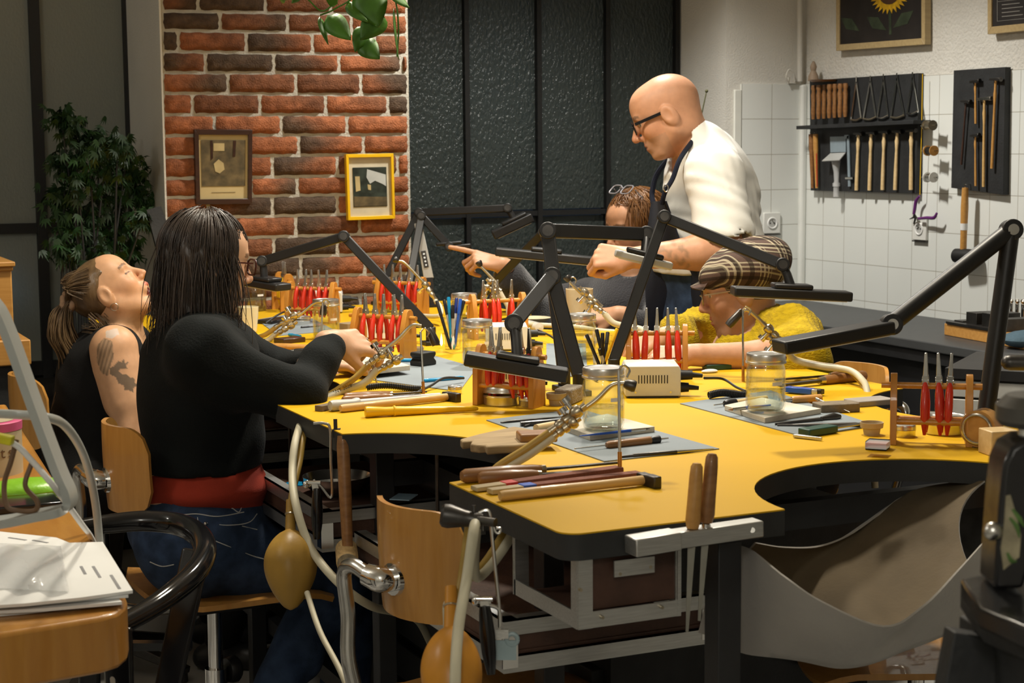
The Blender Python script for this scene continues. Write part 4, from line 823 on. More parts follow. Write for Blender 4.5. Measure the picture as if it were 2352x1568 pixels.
# ------------------------------------------------------------ arm lamps clamped to the bench
lamp_m = mat('matt black lamp metal', (0.012, 0.012, 0.0125), 0.42, var=0.15)
led_m = mat('lamp diffuser', (0.75, 0.74, 0.70), 0.4)
def Q(x, y, base, dd=0.0): return AD(x, y, (np.asarray(base) - CAM) @ FW + dd)
def lamp(lab, base, arms, head, w=0.017, h=0.026, foot=True, rod=False, head_wh=(0.045, 0.02), mount=None, dds=None, headm=None):
    """base pixel on the bench, arm joints and head ends as pixels at the depth of the foot (plus an offset each)"""
    b = P(*base); dds = dds or [0.0] * (len(arms) + 2)
    t = thing('desk_lamp', lab, 'lamp', tuple(b), group='black arm lamps on the bench')
    J = [b + A(0, 0, 0.045)] + [Q(x, y, b, d) for (x, y), d in zip(arms, dds)]
    part('clamp', MB().bx(b[0] - 0.022, b[0] + 0.022, b[1] - 0.02, b[1] + 0.02, TZ, TZ + 0.012).cyl(b + A(0, 0, 0.012), b + A(0, 0, 0.05), 0.014, n=16), lamp_m, t, bev=0.002)
    for i in range(len(J) - 1):
        m = MB()
        if rod: m.cyl(J[i], J[i + 1], rod, n=18)
        else: m.bar(J[i], J[i + 1], h, w, FW * -1)
        part('lower_arm' if i == 0 else 'upper_arm', m, lamp_m, t, bev=0 if rod else 0.003)
    for j in J[1:]:
        part('joint', MB().cyl(j - FW * 0.016, j + FW * 0.016, h * 0.62 if not rod else rod * 1.2, n=22), lamp_m, t, bev=0.002)
        part('joint_cap', MB().cyl(j - FW * 0.0165, j - FW * 0.018, h * 0.4, n=18), dark_steel if not rod else steel, t)
    h0, h1 = Q(*head[0], b, dds[-2]), Q(*head[1], b, dds[-1])
    up = (0, 0, 1); hd = part('head', MB().bar(h0, h1, head_wh[0], head_wh[1], up), headm or lamp_m, t, bev=0.004)
    d = nrm(h1 - h0); sd = nrm(np.cross(d, up)); u = np.cross(sd, d); off = -u * (head_wh[1] / 2 + 0.0008)
    part('diffuser', MB().bar(h0 + d * 0.012 + off, h1 - d * 0.012 + off, head_wh[0] * 0.8, 0.002, up), led_m, hd)
    mid = (h0 + h1) / 2 if mount is None else h0 + (h1 - h0) * mount
    if not rod: part('head_mount', MB().bar(mid - d * 0.045 + u * (head_wh[1] / 2 + 0.006), mid + d * 0.045 + u * (head_wh[1] / 2 + 0.006), head_wh[0] * 0.9, 0.012, up), lamp_m, hd, bev=0.004)
    part('head_neck', MB().tube([mid + u * 0.012, (mid + J[-1]) / 2 + u * 0.01, J[-1]], 0.011, 10), lamp_m, t)
    return t
lamp('tall black lamp at the right bench edge with one long tubular arm', (2264, 1000), [(2322, 528), (2046, 745)], [(2040, 750), (1788, 797)], rod=0.0165, head_wh=(0.055, 0.024), mount=0.0, dds=[0, -0.05, -0.05, -0.12])
lamp('black lamp whose arm crosses the white shirt and the tweed cap', (1410, 872), [(1525, 498), (1796, 608)], [(1682, 668), (1952, 680)], dds=[0.02, -0.05, -0.07, -0.05], head_wh=(0.06, 0.022))
lamp('black lamp bent low over the front plier rack', (1330, 908), [(1268, 634), (1180, 742)], [(1068, 822), (1304, 862)], dds=[0.0, -0.18, -0.22, -0.22], head_wh=(0.055, 0.027), w=0.02, h=0.032)
lamp('black lamp with upright post in the middle and a grey headed short arm', (1296, 896), [(1258, 530), (1484, 538)], [(1412, 580), (1544, 612)], dds=[0.05, 0.25, 0.22, 0.22], head_wh=(0.04, 0.018), w=0.02, h=0.032, headm=grey_plastic)
lamp('black lamp with level head pointing at the fist of the bald man', (1082, 738), [(1247, 534), (1256, 556)], [(1138, 577), (1370, 600)], dds=[-0.25, -0.3, -0.35, -0.35], head_wh=(0.06, 0.024))
lamp('leftmost black lamp, bent in front of the brick wall', (990, 792), [(790, 543), (603, 600)], [(564, 645), (652, 660)], dds=[0.0, 0.1, 0.15, 0.05], head_wh=(0.06, 0.02))
lamp('black lamp with tilted head in front of the ripple glass window', (870, 700), [(962, 488), (1166, 478)], [(1132, 540), (1222, 498)], dds=[0.0, -0.1, -0.1, -0.1], head_wh=(0.09, 0.03), mount=0.6)
lamp('short black lamp at the corner of the brick wall', (935, 712), [(968, 496), (1032, 566)], [(1032, 568), (1082, 564)], dds=[0.1, 0.1, 0.1, 0.1], head_wh=(0.03, 0.016), mount=0.0)
pl_ = thing('touch_panel_lamp', 'folded lamp with silver panel and dark button strip standing upright', 'lamp', P(985, 705))
b0, b1 = Q(985, 640, P(985, 705)), Q(960, 512, P(985, 705)); part('panel', MB().bar(b0, b1, 0.034, 0.012, -FW, 0.026), grey_plastic, pl_, bev=0.002)
c = b0 + (b1 - b0) * 0.33; s0 = b0 + (b1 - b0) * 0.20; s1 = b0 + (b1 - b0) * 0.5
part('button_strip', MB().bar(s0 - FW * 0.0065, s1 - FW * 0.0065, 0.016, 0.003, -FW), dark_steel, pl_, bev=0.001); part('stand', MB().bar(P(988, 705), b0 + (b1 - b0) * 0.02, 0.03, 0.012, -FW).bx(P(988, 705)[0] - 0.03, P(988, 705)[0] + 0.03, P(988, 705)[1] - 0.02, P(988, 705)[1] + 0.02, TZ, TZ + 0.008), lamp_m, pl_)
for k in range(4): q = s0 + (s1 - s0) * (0.15 + 0.22 * k); part('button', MB().cyl(q - FW * 0.008, q - FW * 0.0092, 0.0035, n=12), steel, pl_)

# ------------------------------------------------------------ soldering torches, their rods and hoses
hose_w = mat('cream rubber hose', (0.56, 0.52, 0.38), 0.5, var=0.12, vs=12); hose_y = mat('amber rubber hose', (0.42, 0.27, 0.055), 0.45, var=0.2, vs=10)
copper = mat('copper tip', (0.55, 0.26, 0.06), 0.35, 0.8)
def torch(lab, depth, neck, nozzle, fit, hoses, base=None):
    """pixels at a depth: bent neck, nozzle ends, fittings pair; hoses as lists of points"""
    at = lambda q: AD(q[0], q[1], q[2] if len(q) > 2 else depth)
    nk = [at(q) for q in neck]; t = thing('soldering_torch', lab, 'torch', tuple(base if base is not None else nk[-1]), group='soldering torches')
    part('neck', MB().tube(cat(nk, 6), [0.0038, 0.0042, 0.005, 0.006], 10), brass, t)
    a, b = at(nozzle[0]), at(nozzle[1]); part('nozzle', MB().lathe([(0, 0), (0.006, 0.001), (0.0085, 0.006), (0.0105, np.linalg.norm(b - a) * 0.8), (0.009, np.linalg.norm(b - a)), (0, np.linalg.norm(b - a) - 0.004)], a, b - a, 16), dark_steel, t)
    for (x0, y0), (x1, y1) in fit:
        p, q = at((x0, y0)), at((x1, y1)); d = q - p; L = np.linalg.norm(d)
        f = part('fitting', MB().lathe([(0, 0), (0.006, 0), (0.006, L * 0.12), (0.0105, L * 0.16), (0.012, L * 0.25), (0.0105, L * 0.34), (0.0065, L * 0.4), (0.009, L * 0.45), (0.009, L * 0.58), (0.0062, L * 0.62), (0.008, L * 0.7), (0.008, L * 0.78), (0.006, L * 0.82), (0.0075, L), (0, L)], p, d, 18), brass, t)
        kx = nrm(np.cross(d, FW)); part('valve_knob', MB().cyl(p + d * 0.3, p + d * 0.3 - kx * 0.024, 0.0035, n=10).cyl(p + d * 0.3 - kx * 0.022, p + d * 0.3 - kx * 0.031, 0.0095, n=14), chrome, f)
    for m, pts, r in hoses: part('hose', MB().tube(cat([p if len(np.shape(p)) and len(p) == 3 and isinstance(p, np.ndarray) else at(p) for p in pts], 8), r, 12), m, t)
    return t
def dep(x, y, z=TZ): return (T(x, y, z) - CAM) @ FW
def rod(lab, bx, by, tx, ty, bend):
    b = P(bx, by); p = Q(tx, ty, b); t = thing('torch_rod', lab, 'rod', tuple(b), group='torch rods')
    part('shaft', MB().tube([b + A(0, 0, 0.0), p], 0.0026, 8), steel, t); part('copper_foot', MB().cyl(b, b + (p - b) * 0.22, 0.0036, n=10), copper, t); part('hook', MB().tube(cat([p, p + RT * 0.008 + A(0, 0, 0.008), p + RT * 0.018, p + RT * 0.014 - A(0, 0, 0.012)], 5), 0.002, 8), steel, t); return t
rod('thin steel torch rod with copper foot beside the pale hammer', 1424, 1090, 1421, 850, 0); rod('thin steel torch rod behind the left pale hammer handle', 973, 908, 966, 762, 0)
rod('thin steel torch rod in front of the mustard jumper', 1707, 876, 1706, 712, 0); rod('thin steel torch rod between the middle lamp and the beige cup', 1304, 770, 1309, 642, 0); rod('thin steel torch rod by the left plier rack', 738, 784, 741, 694, 0)
d1 = dep(1424, 1090)
torch('soldering torch leaning on the rod beside the near glass jar', d1 + 0.02, [(1436, 880), (1405, 885), (1365, 922), (1300, 965), (1288, 975)], [(1432, 880), (1460, 888)], [((1345, 930), (1262, 992)), ((1332, 958), (1268, 1004))],
    [(hose_y, [(1268, 990), (1210, 1030), (1135, 1082), A(1.17, 2.56, 0.90), A(1.10, 2.42, 0.862), A(1.015, 2.37, 0.80), (1082, 1200, 2.46), (1062, 1330, 2.42), (1046, 1400, 2.4)], 0.0075), (hose_w, [(1272, 1002), (1220, 1040), (1145, 1090), A(1.18, 2.555, 0.90), A(1.11, 2.41, 0.862), A(1.02, 2.36, 0.80), (1093, 1200, 2.42), (1072, 1330, 2.36), (1052, 1450, 2.3), (1045, 1590, 2.24), (1046, 1800, 2.2)], 0.0078)])
d2 = dep(973, 908)
tq = torch('soldering torch with printed cream hose beside the hand with rings', d2 + 0.02, [(968, 748), (945, 748), (915, 778), (882, 805), (876, 815)], [(985, 752), (1002, 792)], [((890, 805), (842, 838)), ((925, 818), (866, 852))],
    [(hose_y, [(848, 835), (815, 868), (770, 898), (720, 930, d2 - 0.02), (700, 985, 3.5), (688, 1060, 3.42), (672, 1130, 3.36), (667, 1180, 3.34)], 0.007), (hose_w, [(868, 848), (835, 880), (775, 902), (712, 938, d2 - 0.08), (682, 1000, 3.45), (672, 1080, 3.38), (680, 1160, 3.3), (715, 1260, 3.26), (780, 1340, 3.2), (850, 1390, 3.25), (905, 1405, 3.4), (960, 1425, 3.6), (1000, 1500, 3.8)], 0.0082)])
t2 = text_mb('AVANT 2028', 0.011, AD(779, 896, d2 + 0.006), RT * 0.90 + UP * 0.36 - FW * 0.1, UP * 0.93 - RT * 0.36, 0.0002)
d3 = dep(1707, 876)
torch('soldering torch with glowing tip in front of the mustard jumper', d3 + 0.01, [(1690, 738), (1712, 712), (1738, 728), (1780, 772), (1800, 790)], [(1706, 712), (1672, 748)], [((1752, 742), (1806, 795)), ((1765, 772), (1815, 812))],
    [(hose_w, [(1805, 806, d3), (1830, 828, 3.95), (1890, 842, 3.9), (1950, 850, 3.85), (1980, 872, 3.8), (1992, 900, 3.75), (2000, 980, 3.7), (2010, 1120, 3.7)], 0.0075), (hose_y, [(1800, 795, d3), (1825, 822, 4.0), (1880, 836, 3.95), (1935, 845, 3.9), (1968, 868, 3.84), (1985, 900, 3.8), (1990, 1000, 3.74)], 0.006)])
d4 = dep(738, 784)
torch('soldering torch hanging by the left plier rack', d4 + 0.01, [(742, 694), (722, 696), (690, 722), (648, 748)], [(744, 700), (742, 724)], [((690, 716), (632, 752)), ((682, 738), (628, 772))], [(hose_y, [(636, 750), (610, 768), (575, 786), A(1.17, 4.12, 0.90), A(1.02, 4.05, 0.86), A(0.98, 4.0, 0.6)], 0.007), (hose_w, [(632, 768), (612, 784), (585, 798), A(1.20, 4.08, 0.90), A(1.02, 3.98, 0.85), A(0.97, 3.95, 0.6)], 0.0078)])
torch('soldering torch held above the jar beside the beige cup', 4.55, [(1309, 648), (1325, 664), (1362, 698), (1378, 712)], [(1309, 646), (1300, 634)], [((1330, 660), (1382, 706)), ((1345, 690), (1392, 722))], [(hose_w, [(1388, 720), (1410, 742), (1445, 750), (1480, 760, 4.5), (1500, 790, 4.4), A(2.36, 4.2, 0.93), A(2.42, 4.18, 0.8), A(2.42, 4.15, 0.5)], 0.0085)])
torch('soldering torch standing below the pointing hand', 5.0, [(1105, 612), (1128, 636), (1142, 652)], [(1105, 612), (1098, 600)], [((1118, 640), (1150, 668)), ((1110, 655), (1148, 672))], [(hose_w, [(1148, 670), (1165, 700), (1190, 740), A(2.30, 4.45, 0.925), A(2.43, 4.4, 0.86), A(2.43, 4.4, 0.5)], 0.007)])
torch('soldering torch with bent brass tube by the corner of the brick wall', 5.3, [(912, 598), (930, 604), (965, 640), (990, 668)], [(916, 600), (905, 594)], [((968, 642), (1002, 690))], [(hose_w, [(1000, 690, 5.3), (1012, 706, 5.25), (1005, 726, 5.2), A(1.95, 5.05, 0.935)], 0.007)])
part('hose_lettering', t2, rubber_black, tq)
fl = MB().lathe([(0, 0), (0.0035, 0.006), (0.004, 0.012), (0.0022, 0.024), (0, 0.036)], Q(1014, 795, P(1010, 800)), (0, 0, 1), 12)
single('pilot_flame', fl, mat('flame', (1, 0.8, 0.4), 0.5, emit=(1.0, 0.66, 0.22, 6.0)), 'small yellow pilot flame beside the tumbler of pens', 'flame')
# foot bellows: amber rubber bulbs hanging on the hoses
bulb_m = mat('amber rubber bulb', (0.40, 0.235, 0.045), 0.42, var=0.25, vs=7, bump=0.06, bs=60, spec=0.4)
bulb_o = mat('orange rubber bulb', (0.62, 0.27, 0.03), 0.35, var=0.15, vs=7)
def bulb(lab, top, low, rmax, m, tail=None):
    L = np.linalg.norm(low - top); d = nrm(low - top); F = frame_from(d); n = 40; rings = []
    for f in np.linspace(0, 1, 30):
        prof = 0.10 if f < 0.06 else 0.10 + 0.90 * (math.sin(min(1, ((f - 0.06) / 0.94)) ** 0.82 * PI) ** 0.72); prof = max(0.02, prof)
        if f > 0.97: prof *= 0.6
        rings.append([top + d * L * f + F[:, :2] @ (A(math.cos(a), math.sin(a)) * rmax * prof * (1 + 0.06 * abs(math.cos(3 * a)) * math.sin(PI * f))) for a in np.linspace(0, 2 * PI, n, endpoint=False)])
    t = thing('rubber_bellows', lab, 'bellows', tuple(low), group='rubber bellows')
    part('bulb', MB().rings(rings), m, t, sharp=70); part('neck', MB().tube([top - d * 0.05, top - d * 0.02, top + d * 0.012], [0.0085, 0.0095, 0.0105], 12), m, t)
    part('clip', MB().torus(top - d * 0.022, 0.0095, 0.0018, d), brass, t)
    if tail: part('tail_hose', MB().tube(cat(tail, 8), 0.0055, 10), hose_w, t)
    return t
bulb('amber rubber bellows bulb hanging in front of the blue jeans', AD(667, 1205, 3.3), AD(668, 1400, 3.24), 0.049, bulb_m, [AD(705, 1360, 3.22), AD(735, 1450, 3.15), AD(790, 1560, 3.05), AD(830, 1700, 3.0)])
bulb('orange rubber bellows bulb hanging below the near bench corner', AD(1036, 1425, 2.38), AD(1038, 1680, 2.3), 0.041, bulb_o, [AD(1040, 1410, 2.4), AD(1032, 1385, 2.41), AD(1025, 1395, 2.41), AD(1026, 1450, 2.42), AD(1020, 1560, 2.42)])
# mallet, saw frames and hooks on the bench edge
hide = mat('raw hide', (0.56, 0.38, 0.17), 0.8, var=0.3, vs=40, stretch=(1, 1, 6), bump=0.2)
hide_end = mat('worn hide face', (0.38, 0.31, 0.20), 0.9, var=0.3, vs=90, bump=0.3)
ml = thing('hide_mallet', 'rawhide mallet hanging head down from the left bench corner', 'mallet', AD(800, 1300, 3.24))
part('handle', MB().lathe([(0, 0), (0.010, 0.0), (0.0125, 0.02), (0.0122, 0.12), (0.0105, 0.2), (0.0100, 0.235), (0.0, 0.236)], AD(787, 1000, 3.26), AD(799, 1268, 3.25) - AD(787, 1000, 3.26), 18), brownwood, ml)
hc = AD(797, 1276, 3.25); hdir = nrm(-FW * 0.9 + RT * 0.12 - UP * 0.25)
part('head', MB().lathe([(0, 0), (0.020, 0), (0.0215, 0.004), (0.0215, 0.07), (0.020, 0.074)], hc - hdir * 0.037, hdir, 26), hide, ml); part('head_face', MB().cyl(hc + hdir * 0.0365, hc + hdir * 0.0378, 0.0198, n=26), hide_end, ml)
def saw(lab, D, top, bot, handle, frame):
    t = thing('saw_frame', lab, 'saw', AD(handle[1][0], handle[1][1], D), group='jewellers saw frames'); at = lambda q: AD(q[0], q[1], D + (q[2] if len(q) > 2 else 0))
    part('handle', MB().lathe([(0, 0), (0.006, 0), (0.0075, 0.008), (0.0105, 0.03), (0.0115, 0.055), (0.0095, 0.085), (0.0075, 0.098), (0, 0.1)], at(handle[1]), at(handle[0]) - at(handle[1]), 16), black_gloss, t)
    part('frame', MB().tube(cat([at(q) for q in frame], 6), 0.0028, 8), steel, t); part('clamp', MB().bar(at(bot), at(handle[0]), 0.012, 0.006, -FW).cyl(at(bot) - RT * 0.012, at(bot) + RT * 0.012, 0.004, n=10), chrome, t)
    part('wing_nut', MB().ell(at((bot[0] - 16, bot[1] + 4)), (0.009, 0.003, 0.008), n=12, m=8), chrome, t); part('jaw', MB().bar(at(bot), at(frame[-1]), 0.012, 0.004, -FW), steel, t); return t
saw('saw frame with black handle hanging beside the hide mallet', 3.28, (735, 965), (722, 1108), [(728, 1135), (728, 1238)], [(720, 972), (745, 972), (758, 985), (760, 1060), (762, 1140), (740, 1120), (726, 1106)])
saw('saw frame with black handle hanging at the near bench corner', 2.42, (1095, 1180), (1112, 1375), [(1114, 1400), (1128, 1548)], [(1100, 1178), (1118, 1172), (1126, 1190), (1136, 1290), (1146, 1390), (1148, 1440), (1146, 1400), (1120, 1388)])
single('bellows_clamp', MB().lathe([(0, 0), (0.012, 0), (0.0165, 0.004), (0.0175, 0.012), (0.0125, 0.034), (0.0105, 0.05), (0.012, 0.054), (0.012, 0.06), (0, 0.06)], AD(1012, 1182, 2.42), AD(1100, 1195, 2.42) - AD(1012, 1182, 2.42), 24).cyl(AD(1078, 1192, 2.42), AD(1138, 1200, 2.40), 0.0065, n=16).tube([AD(1088, 1160, 2.42), AD(1090, 1200, 2.42)], 0.003, 8), dark_steel, 'dark turned metal knob sticking out of the near left bench edge', 'clamp')
bc = thing('bulldog_clip', 'pale blue plastic clip hanging below the near bench tray', 'clip', AD(1165, 1500, 2.45)); part('plate', MB().slab([[AD(x, y, 2.45) for x in (1136, 1160, 1186)] for y in (1470, 1490, 1515)], 0.004), mat('pale blue plastic', (0.34, 0.45, 0.48), 0.35), bc)
part('eye', MB().torus(AD(1176, 1468, 2.45), 0.008, 0.0035, FW), MATS['pale blue plastic'], bc); part('jaw', MB().slab([[AD(x, y, 2.447) for x in (1128, 1168)] for y in (1445, 1466)], 0.005), alu, bc); part('wire', MB().tube([AD(1148, 1450, 2.447), AD(1146, 1400, 2.44)], 0.002, 6), steel, bc)
single('edge_hook', MB().tube(cat([AD(1132, 1200, 2.42), AD(1138, 1220, 2.42), AD(1146, 1224, 2.42), AD(1150, 1214, 2.42), AD(1140, 1212, 2.42)], 5), 0.002, 8), steel, 'small steel hook under the near bench edge', 'hook')
single('edge_clamp', MB().cyl(AD(770, 962, 3.30), AD(771, 988, 3.30), 0.004, n=10).bar(AD(765, 995, 3.3), AD(783, 993, 3.3), 0.014, 0.016), black_metal, 'black metal clamp screwed to the left bench corner', 'clamp')
# files standing in the front bar
for (x0, y0), (x1, y1), (x2, y2), m, lab in (((1601, 1062), (1590, 1218), (1578, 1450), beech, 'shorter orange handled file standing in the front bar'), ((1636, 1040), (1622, 1205), (1606, 1425), brownwood, 'taller brown handled file standing in the front bar')):
    D = (AY(1610, 1220, 2.066) - CAM) @ FW + (0.01 if m is brownwood else 0); a, b, c = AD(x0, y0, D), AD(x1, y1, D), AD(x2, y2, D)
    L = np.linalg.norm(b - a); f = thing('file', lab, 'file', tuple(b), group='files in the front bar')
    part('handle', MB().lathe([(0, 0), (0.006, 0.001), (0.0088, 0.006), (0.0098, 0.02), (0.0105, L * 0.6), (0.0112, L * 0.85), (0.0085, L * 0.97), (0.0, L)], a, b - a, 20), m, f); part('ferrule', MB().cyl(b - (b - a) * 0.01, b + (b - a) * 0.06, 0.0065, n=14), chrome, f); part('blade', MB().bar(b, c, 0.012, 0.004, -FW, 0.004), mat('grey file steel', (0.26, 0.25, 0.21), 0.5, 0.6) if m is beech else MATS['grey file steel'], f)
# things lying in the drawers
single('bench_brush', MB().bar(A(1.13, 2.40, 0.688), A(1.34, 2.44, 0.688), 0.025, 0.018), beech, 'orange wooden bench brush in the near pull out drawer', 'brush', bev=0.003)
single('blue_card', MB().bar(T(660, 1108, 0.70), T(702, 1112, 0.70), 0.04, 0.002), cyan_plastic, 'bright blue card in the drawer behind the saw frame', 'card')
single('metal_bowl', MB().lathe([(0, 0.001), (0.05, 0), (0.075, 0.02), (0.08, 0.04), (0.078, 0.04), (0.07, 0.018), (0, 0.008)], T(775, 1130, 0.676), n=30, close=False), steel, 'shiny metal bowl in the drawer beside the hide mallet', 'bowl')
single('blue_scrap', MB().bar(T(905, 1140, 0.745), T(950, 1142, 0.745), 0.06, 0.002), mat('pale blue paper', (0.35, 0.5, 0.62), 0.6), 'pale blue paper lying on the dark chest under the bench', 'paper')
# ------------------------------------------------------------ on the brick pier
def on_wall(pxs, Y=None, X=None): return [AY(x, y, Y) if Y is not None else AX(x, y, X) for x, y in pxs]
def frame_thing(lab, corners, Y, border, depth, fm, nm='picture_frame'):
    """corner pixels TL, TR, BR, BL on a wall facing the room (plane Y); returns thing, inner quad and axes"""
    c = [AY(x, y, Y - depth) for x, y in corners]; t = thing(nm, lab, 'picture', tuple((c[2] + c[3]) / 2))
    m = MB(); q = lambda a, b, f: a + (b - a) * f
    ctr = sum(c) / 4; inn = [p + nrm(ctr - p) * border * 1.414 for p in c]
    for i in range(4):
        j = (i + 1) % 4; m.add([c[i], c[j], inn[j], inn[i]] + [p + A(0, depth, 0) for p in (c[i], c[j], inn[j], inn[i])], [(0, 1, 2, 3), (7, 6, 5, 4), (0, 4, 5, 1), (2, 6, 7, 3), (1, 5, 6, 2), (3, 7, 4, 0)])
    part('frame', m, fm, t, bev=0.001); return t, inn
def quad_part(name, t, inn, u0, u1, v0, v1, off, m, n=1):
    f = lambda u, v: (inn[0] * (1 - u) + inn[1] * u) * (1 - v) + (inn[3] * (1 - u) + inn[2] * u) * v
    nv = nrm(np.cross(inn[1] - inn[0], inn[3] - inn[0])); nv = nv if nv @ FW > 0 else -nv
    return part(name, MB().slab([[f(u0, v0) + nv * off, f(u1, v0) + nv * off], [f(u0, v1) + nv * off, f(u1, v1) + nv * off]], 0.0008, nv), m, t)
def shape_part(name, t, inn, pts, off, m):
    f = lambda u, v: (inn[0] * (1 - u) + inn[1] * u) * (1 - v) + (inn[3] * (1 - u) + inn[2] * u) * v
    nv = nrm(np.cross(inn[1] - inn[0], inn[3] - inn[0])); nv = nv if nv @ FW > 0 else -nv
    P_ = [f(u, v) + nv * off for u, v in pts]; n = len(P_); B = [p + nv * 0.0006 for p in P_]
    return part(name, MB().add(P_ + B, [tuple(range(n)), tuple(range(2 * n - 1, n - 1, -1))] + [(k, n + k, n + (k + 1) % n, (k + 1) % n) for k in range(n)]), m, t)
sepia = mat('sepia print', (0.16, 0.115, 0.05), 0.6, var=0.5, vs=28, c2=(0.06, 0.045, 0.02)); sepia_l = mat('light sepia print', (0.46, 0.36, 0.17), 0.6, var=0.15); sepia_paper = mat('aged paper', (0.50, 0.39, 0.19), 0.7, var=0.06)
t, inn = frame_thing('dark wooden frame with a sepia workshop print on the brick wall', [(447, 297), (580, 298), (579, 468), (451, 470)], YBK, 0.016, 0.02, darkwood)
quad_part('mount', t, inn, 0, 1, 0, 1, 0.010, sepia_paper); quad_part('print', t, inn, 0.05, 0.95, 0.08, 0.80, 0.008, sepia)
shape_part('pale_window', t, inn, [(0.30, 0.13), (0.52, 0.13), (0.52, 0.25), (0.30, 0.25)], 0.0065, sepia_l); shape_part('pale_figure', t, inn, [(0.30, 0.45), (0.40, 0.38), (0.50, 0.44), (0.52, 0.54), (0.42, 0.60), (0.33, 0.57)], 0.0065, sepia_l)
shape_part('dark_post', t, inn, [(0.24, 0.09), (0.28, 0.09), (0.29, 0.36), (0.24, 0.40)], 0.0065, darkwood); shape_part('dark_post', t, inn, [(0.70, 0.09), (0.76, 0.09), (0.74, 0.34), (0.69, 0.34)], 0.0065, darkwood)
quad_part('caption_line', t, inn, 0.25, 0.75, 0.895, 0.90, 0.0085, sepia)
t, inn = frame_thing('bright yellow frame with a small photograph of a worker on the brick wall', [(795, 354), (904, 352), (908, 502), (800, 506)], YBK, 0.011, 0.022, yellow_plastic)
quad_part('mount', t, inn, 0, 1, 0, 1, 0.012, mat('pale mount card', (0.56, 0.50, 0.36), 0.7)); quad_part('photograph', t, inn, 0.10, 0.90, 0.17, 0.84, 0.010, mat('dark green photograph', (0.035, 0.045, 0.035), 0.3, var=0.5, vs=30))
shape_part('white_shoulder', t, inn, [(0.44, 0.20), (0.88, 0.30), (0.88, 0.50), (0.80, 0.46), (0.62, 0.40), (0.50, 0.45), (0.42, 0.34)], 0.0085, mat('photo white', (0.45, 0.47, 0.45), 0.5)); shape_part('pale_window', t, inn, [(0.15, 0.32), (0.26, 0.32), (0.27, 0.56), (0.16, 0.58)], 0.0085, sepia_l)
shape_part('lit_hand', t, inn, [(0.44, 0.46), (0.52, 0.47), (0.52, 0.56), (0.45, 0.55)], 0.0085, sepia_l); shape_part('brown_bench', t, inn, [(0.11, 0.66), (0.89, 0.68), (0.89, 0.83), (0.11, 0.83)], 0.0085, sepia)
# ------------------------------------------------------------ tool boards and posters on the right wall
def WX(x, y, d=0.0): return AX(x, y, XR - d)
nX = A(-1, 0, 0)
def board(nm, lab, px, th, m, cat_='tool board'):
    c = [WX(x, y, 0.001) for x, y in px]; t = thing(nm, lab, cat_, tuple((c[2] + c[3]) / 2)); b = [p + nX * th for p in c]
    part('panel', MB().add(c + b, [(0, 1, 2, 3), (7, 6, 5, 4), (0, 4, 5, 1), (1, 5, 6, 2), (2, 6, 7, 3), (3, 7, 4, 0)]), m, t, bev=0.001); return t
BT = 0.026
tb = board('tool_board', 'large black board with a shelf of handles, gauges and hammers', [(1872, 185), (2122, 168), (2118, 444), (1874, 437)], BT, black_wood)
part('shelf', MB().bar(WX(1848, 293, 0.05), WX(2118, 280, 0.05), 0.08, 0.014), black_wood, tb, bev=0.001)
ts2 = board('tool_board', 'narrow black board with five slim hammers', [(2204, 162), (2322, 154), (2318, 447), (2198, 431)], BT, black_wood)
def WB(x, y, d=0.0): return WX(x, y, BT + 0.002 + d)
def wall_hammer(lab, head, end, hm, head_m, w, r, r2=None, group='hammers on the wall', d=0.012):
    a, b = WB(*head, d), WB(*end, d); ax = nrm(b - a); L = np.linalg.norm(b - a); t = thing('hammer', lab, 'hammer', tuple(b), group=group)
    part('handle', MB().lathe([(0, -0.004), (r * 0.8, 0), (r * 0.8, L * 0.12), (r * 1.1, L * 0.16), (r * 0.75, L * 0.3), (r2 or r, L * 0.7), (r2 or r, L), (0, L)], a, ax, 12), hm, t)
    sd = nrm(np.cross(ax, nX)); 
    part('head', MB().bar(a - sd * w * 0.5, a + sd * w * 0.5, 0.012, 0.012, nX, 0.007, 0.012).cyl(a - sd * w * 0.5, a - sd * w * 0.36, 0.0085, n=12), head_m, t, bev=0.001)
    part('peg', MB().cyl(a + nX * -0.012 + ax * 0.008, a + nX * 0.010 + ax * 0.008, 0.002, n=8), steel, t)
for i, (x0, y0, x1, y1) in enumerate(((1972, 307, 1967, 437), (2001, 305, 1997, 437), (2031, 303, 2027, 436), (2061, 302, 2056, 436), (2093, 300, 2092, 436))):
    wall_hammer('pale handled hammer, %s in the row under the board shelf' % ('leftmost', 'second from left', 'middle one', 'fourth from left', 'rightmost')[i], (x0, y0), (x1, y1), palewood, dark_steel, 0.055, 0.0075, 0.0075, 'pale hammers in a row')
for lab, h, e, w, r, m, hm in (('slim hammer with dark red handle at the left of the narrow board', (2219, 233), (2208, 378), 0.05, 0.0042, darkwood, dark_steel), ('short orange handled hammer at the top of the narrow board', (2240, 187), (2241, 284), 0.05, 0.0042, beech, dark_steel),
        ('long orange handled hammer at the right of the narrow board', (2287, 182), (2278, 387), 0.055, 0.0052, beech, dark_steel), ('polished steel hammer in the middle of the narrow board', (2261, 227), (2259, 429), 0.075, 0.0055, ash, steel), ('short orange handled hammer low on the narrow board', (2240, 311), (2241, 427), 0.045, 0.0042, beech, dark_steel)):
    wall_hammer(lab, h, e, m, hm, w, r)
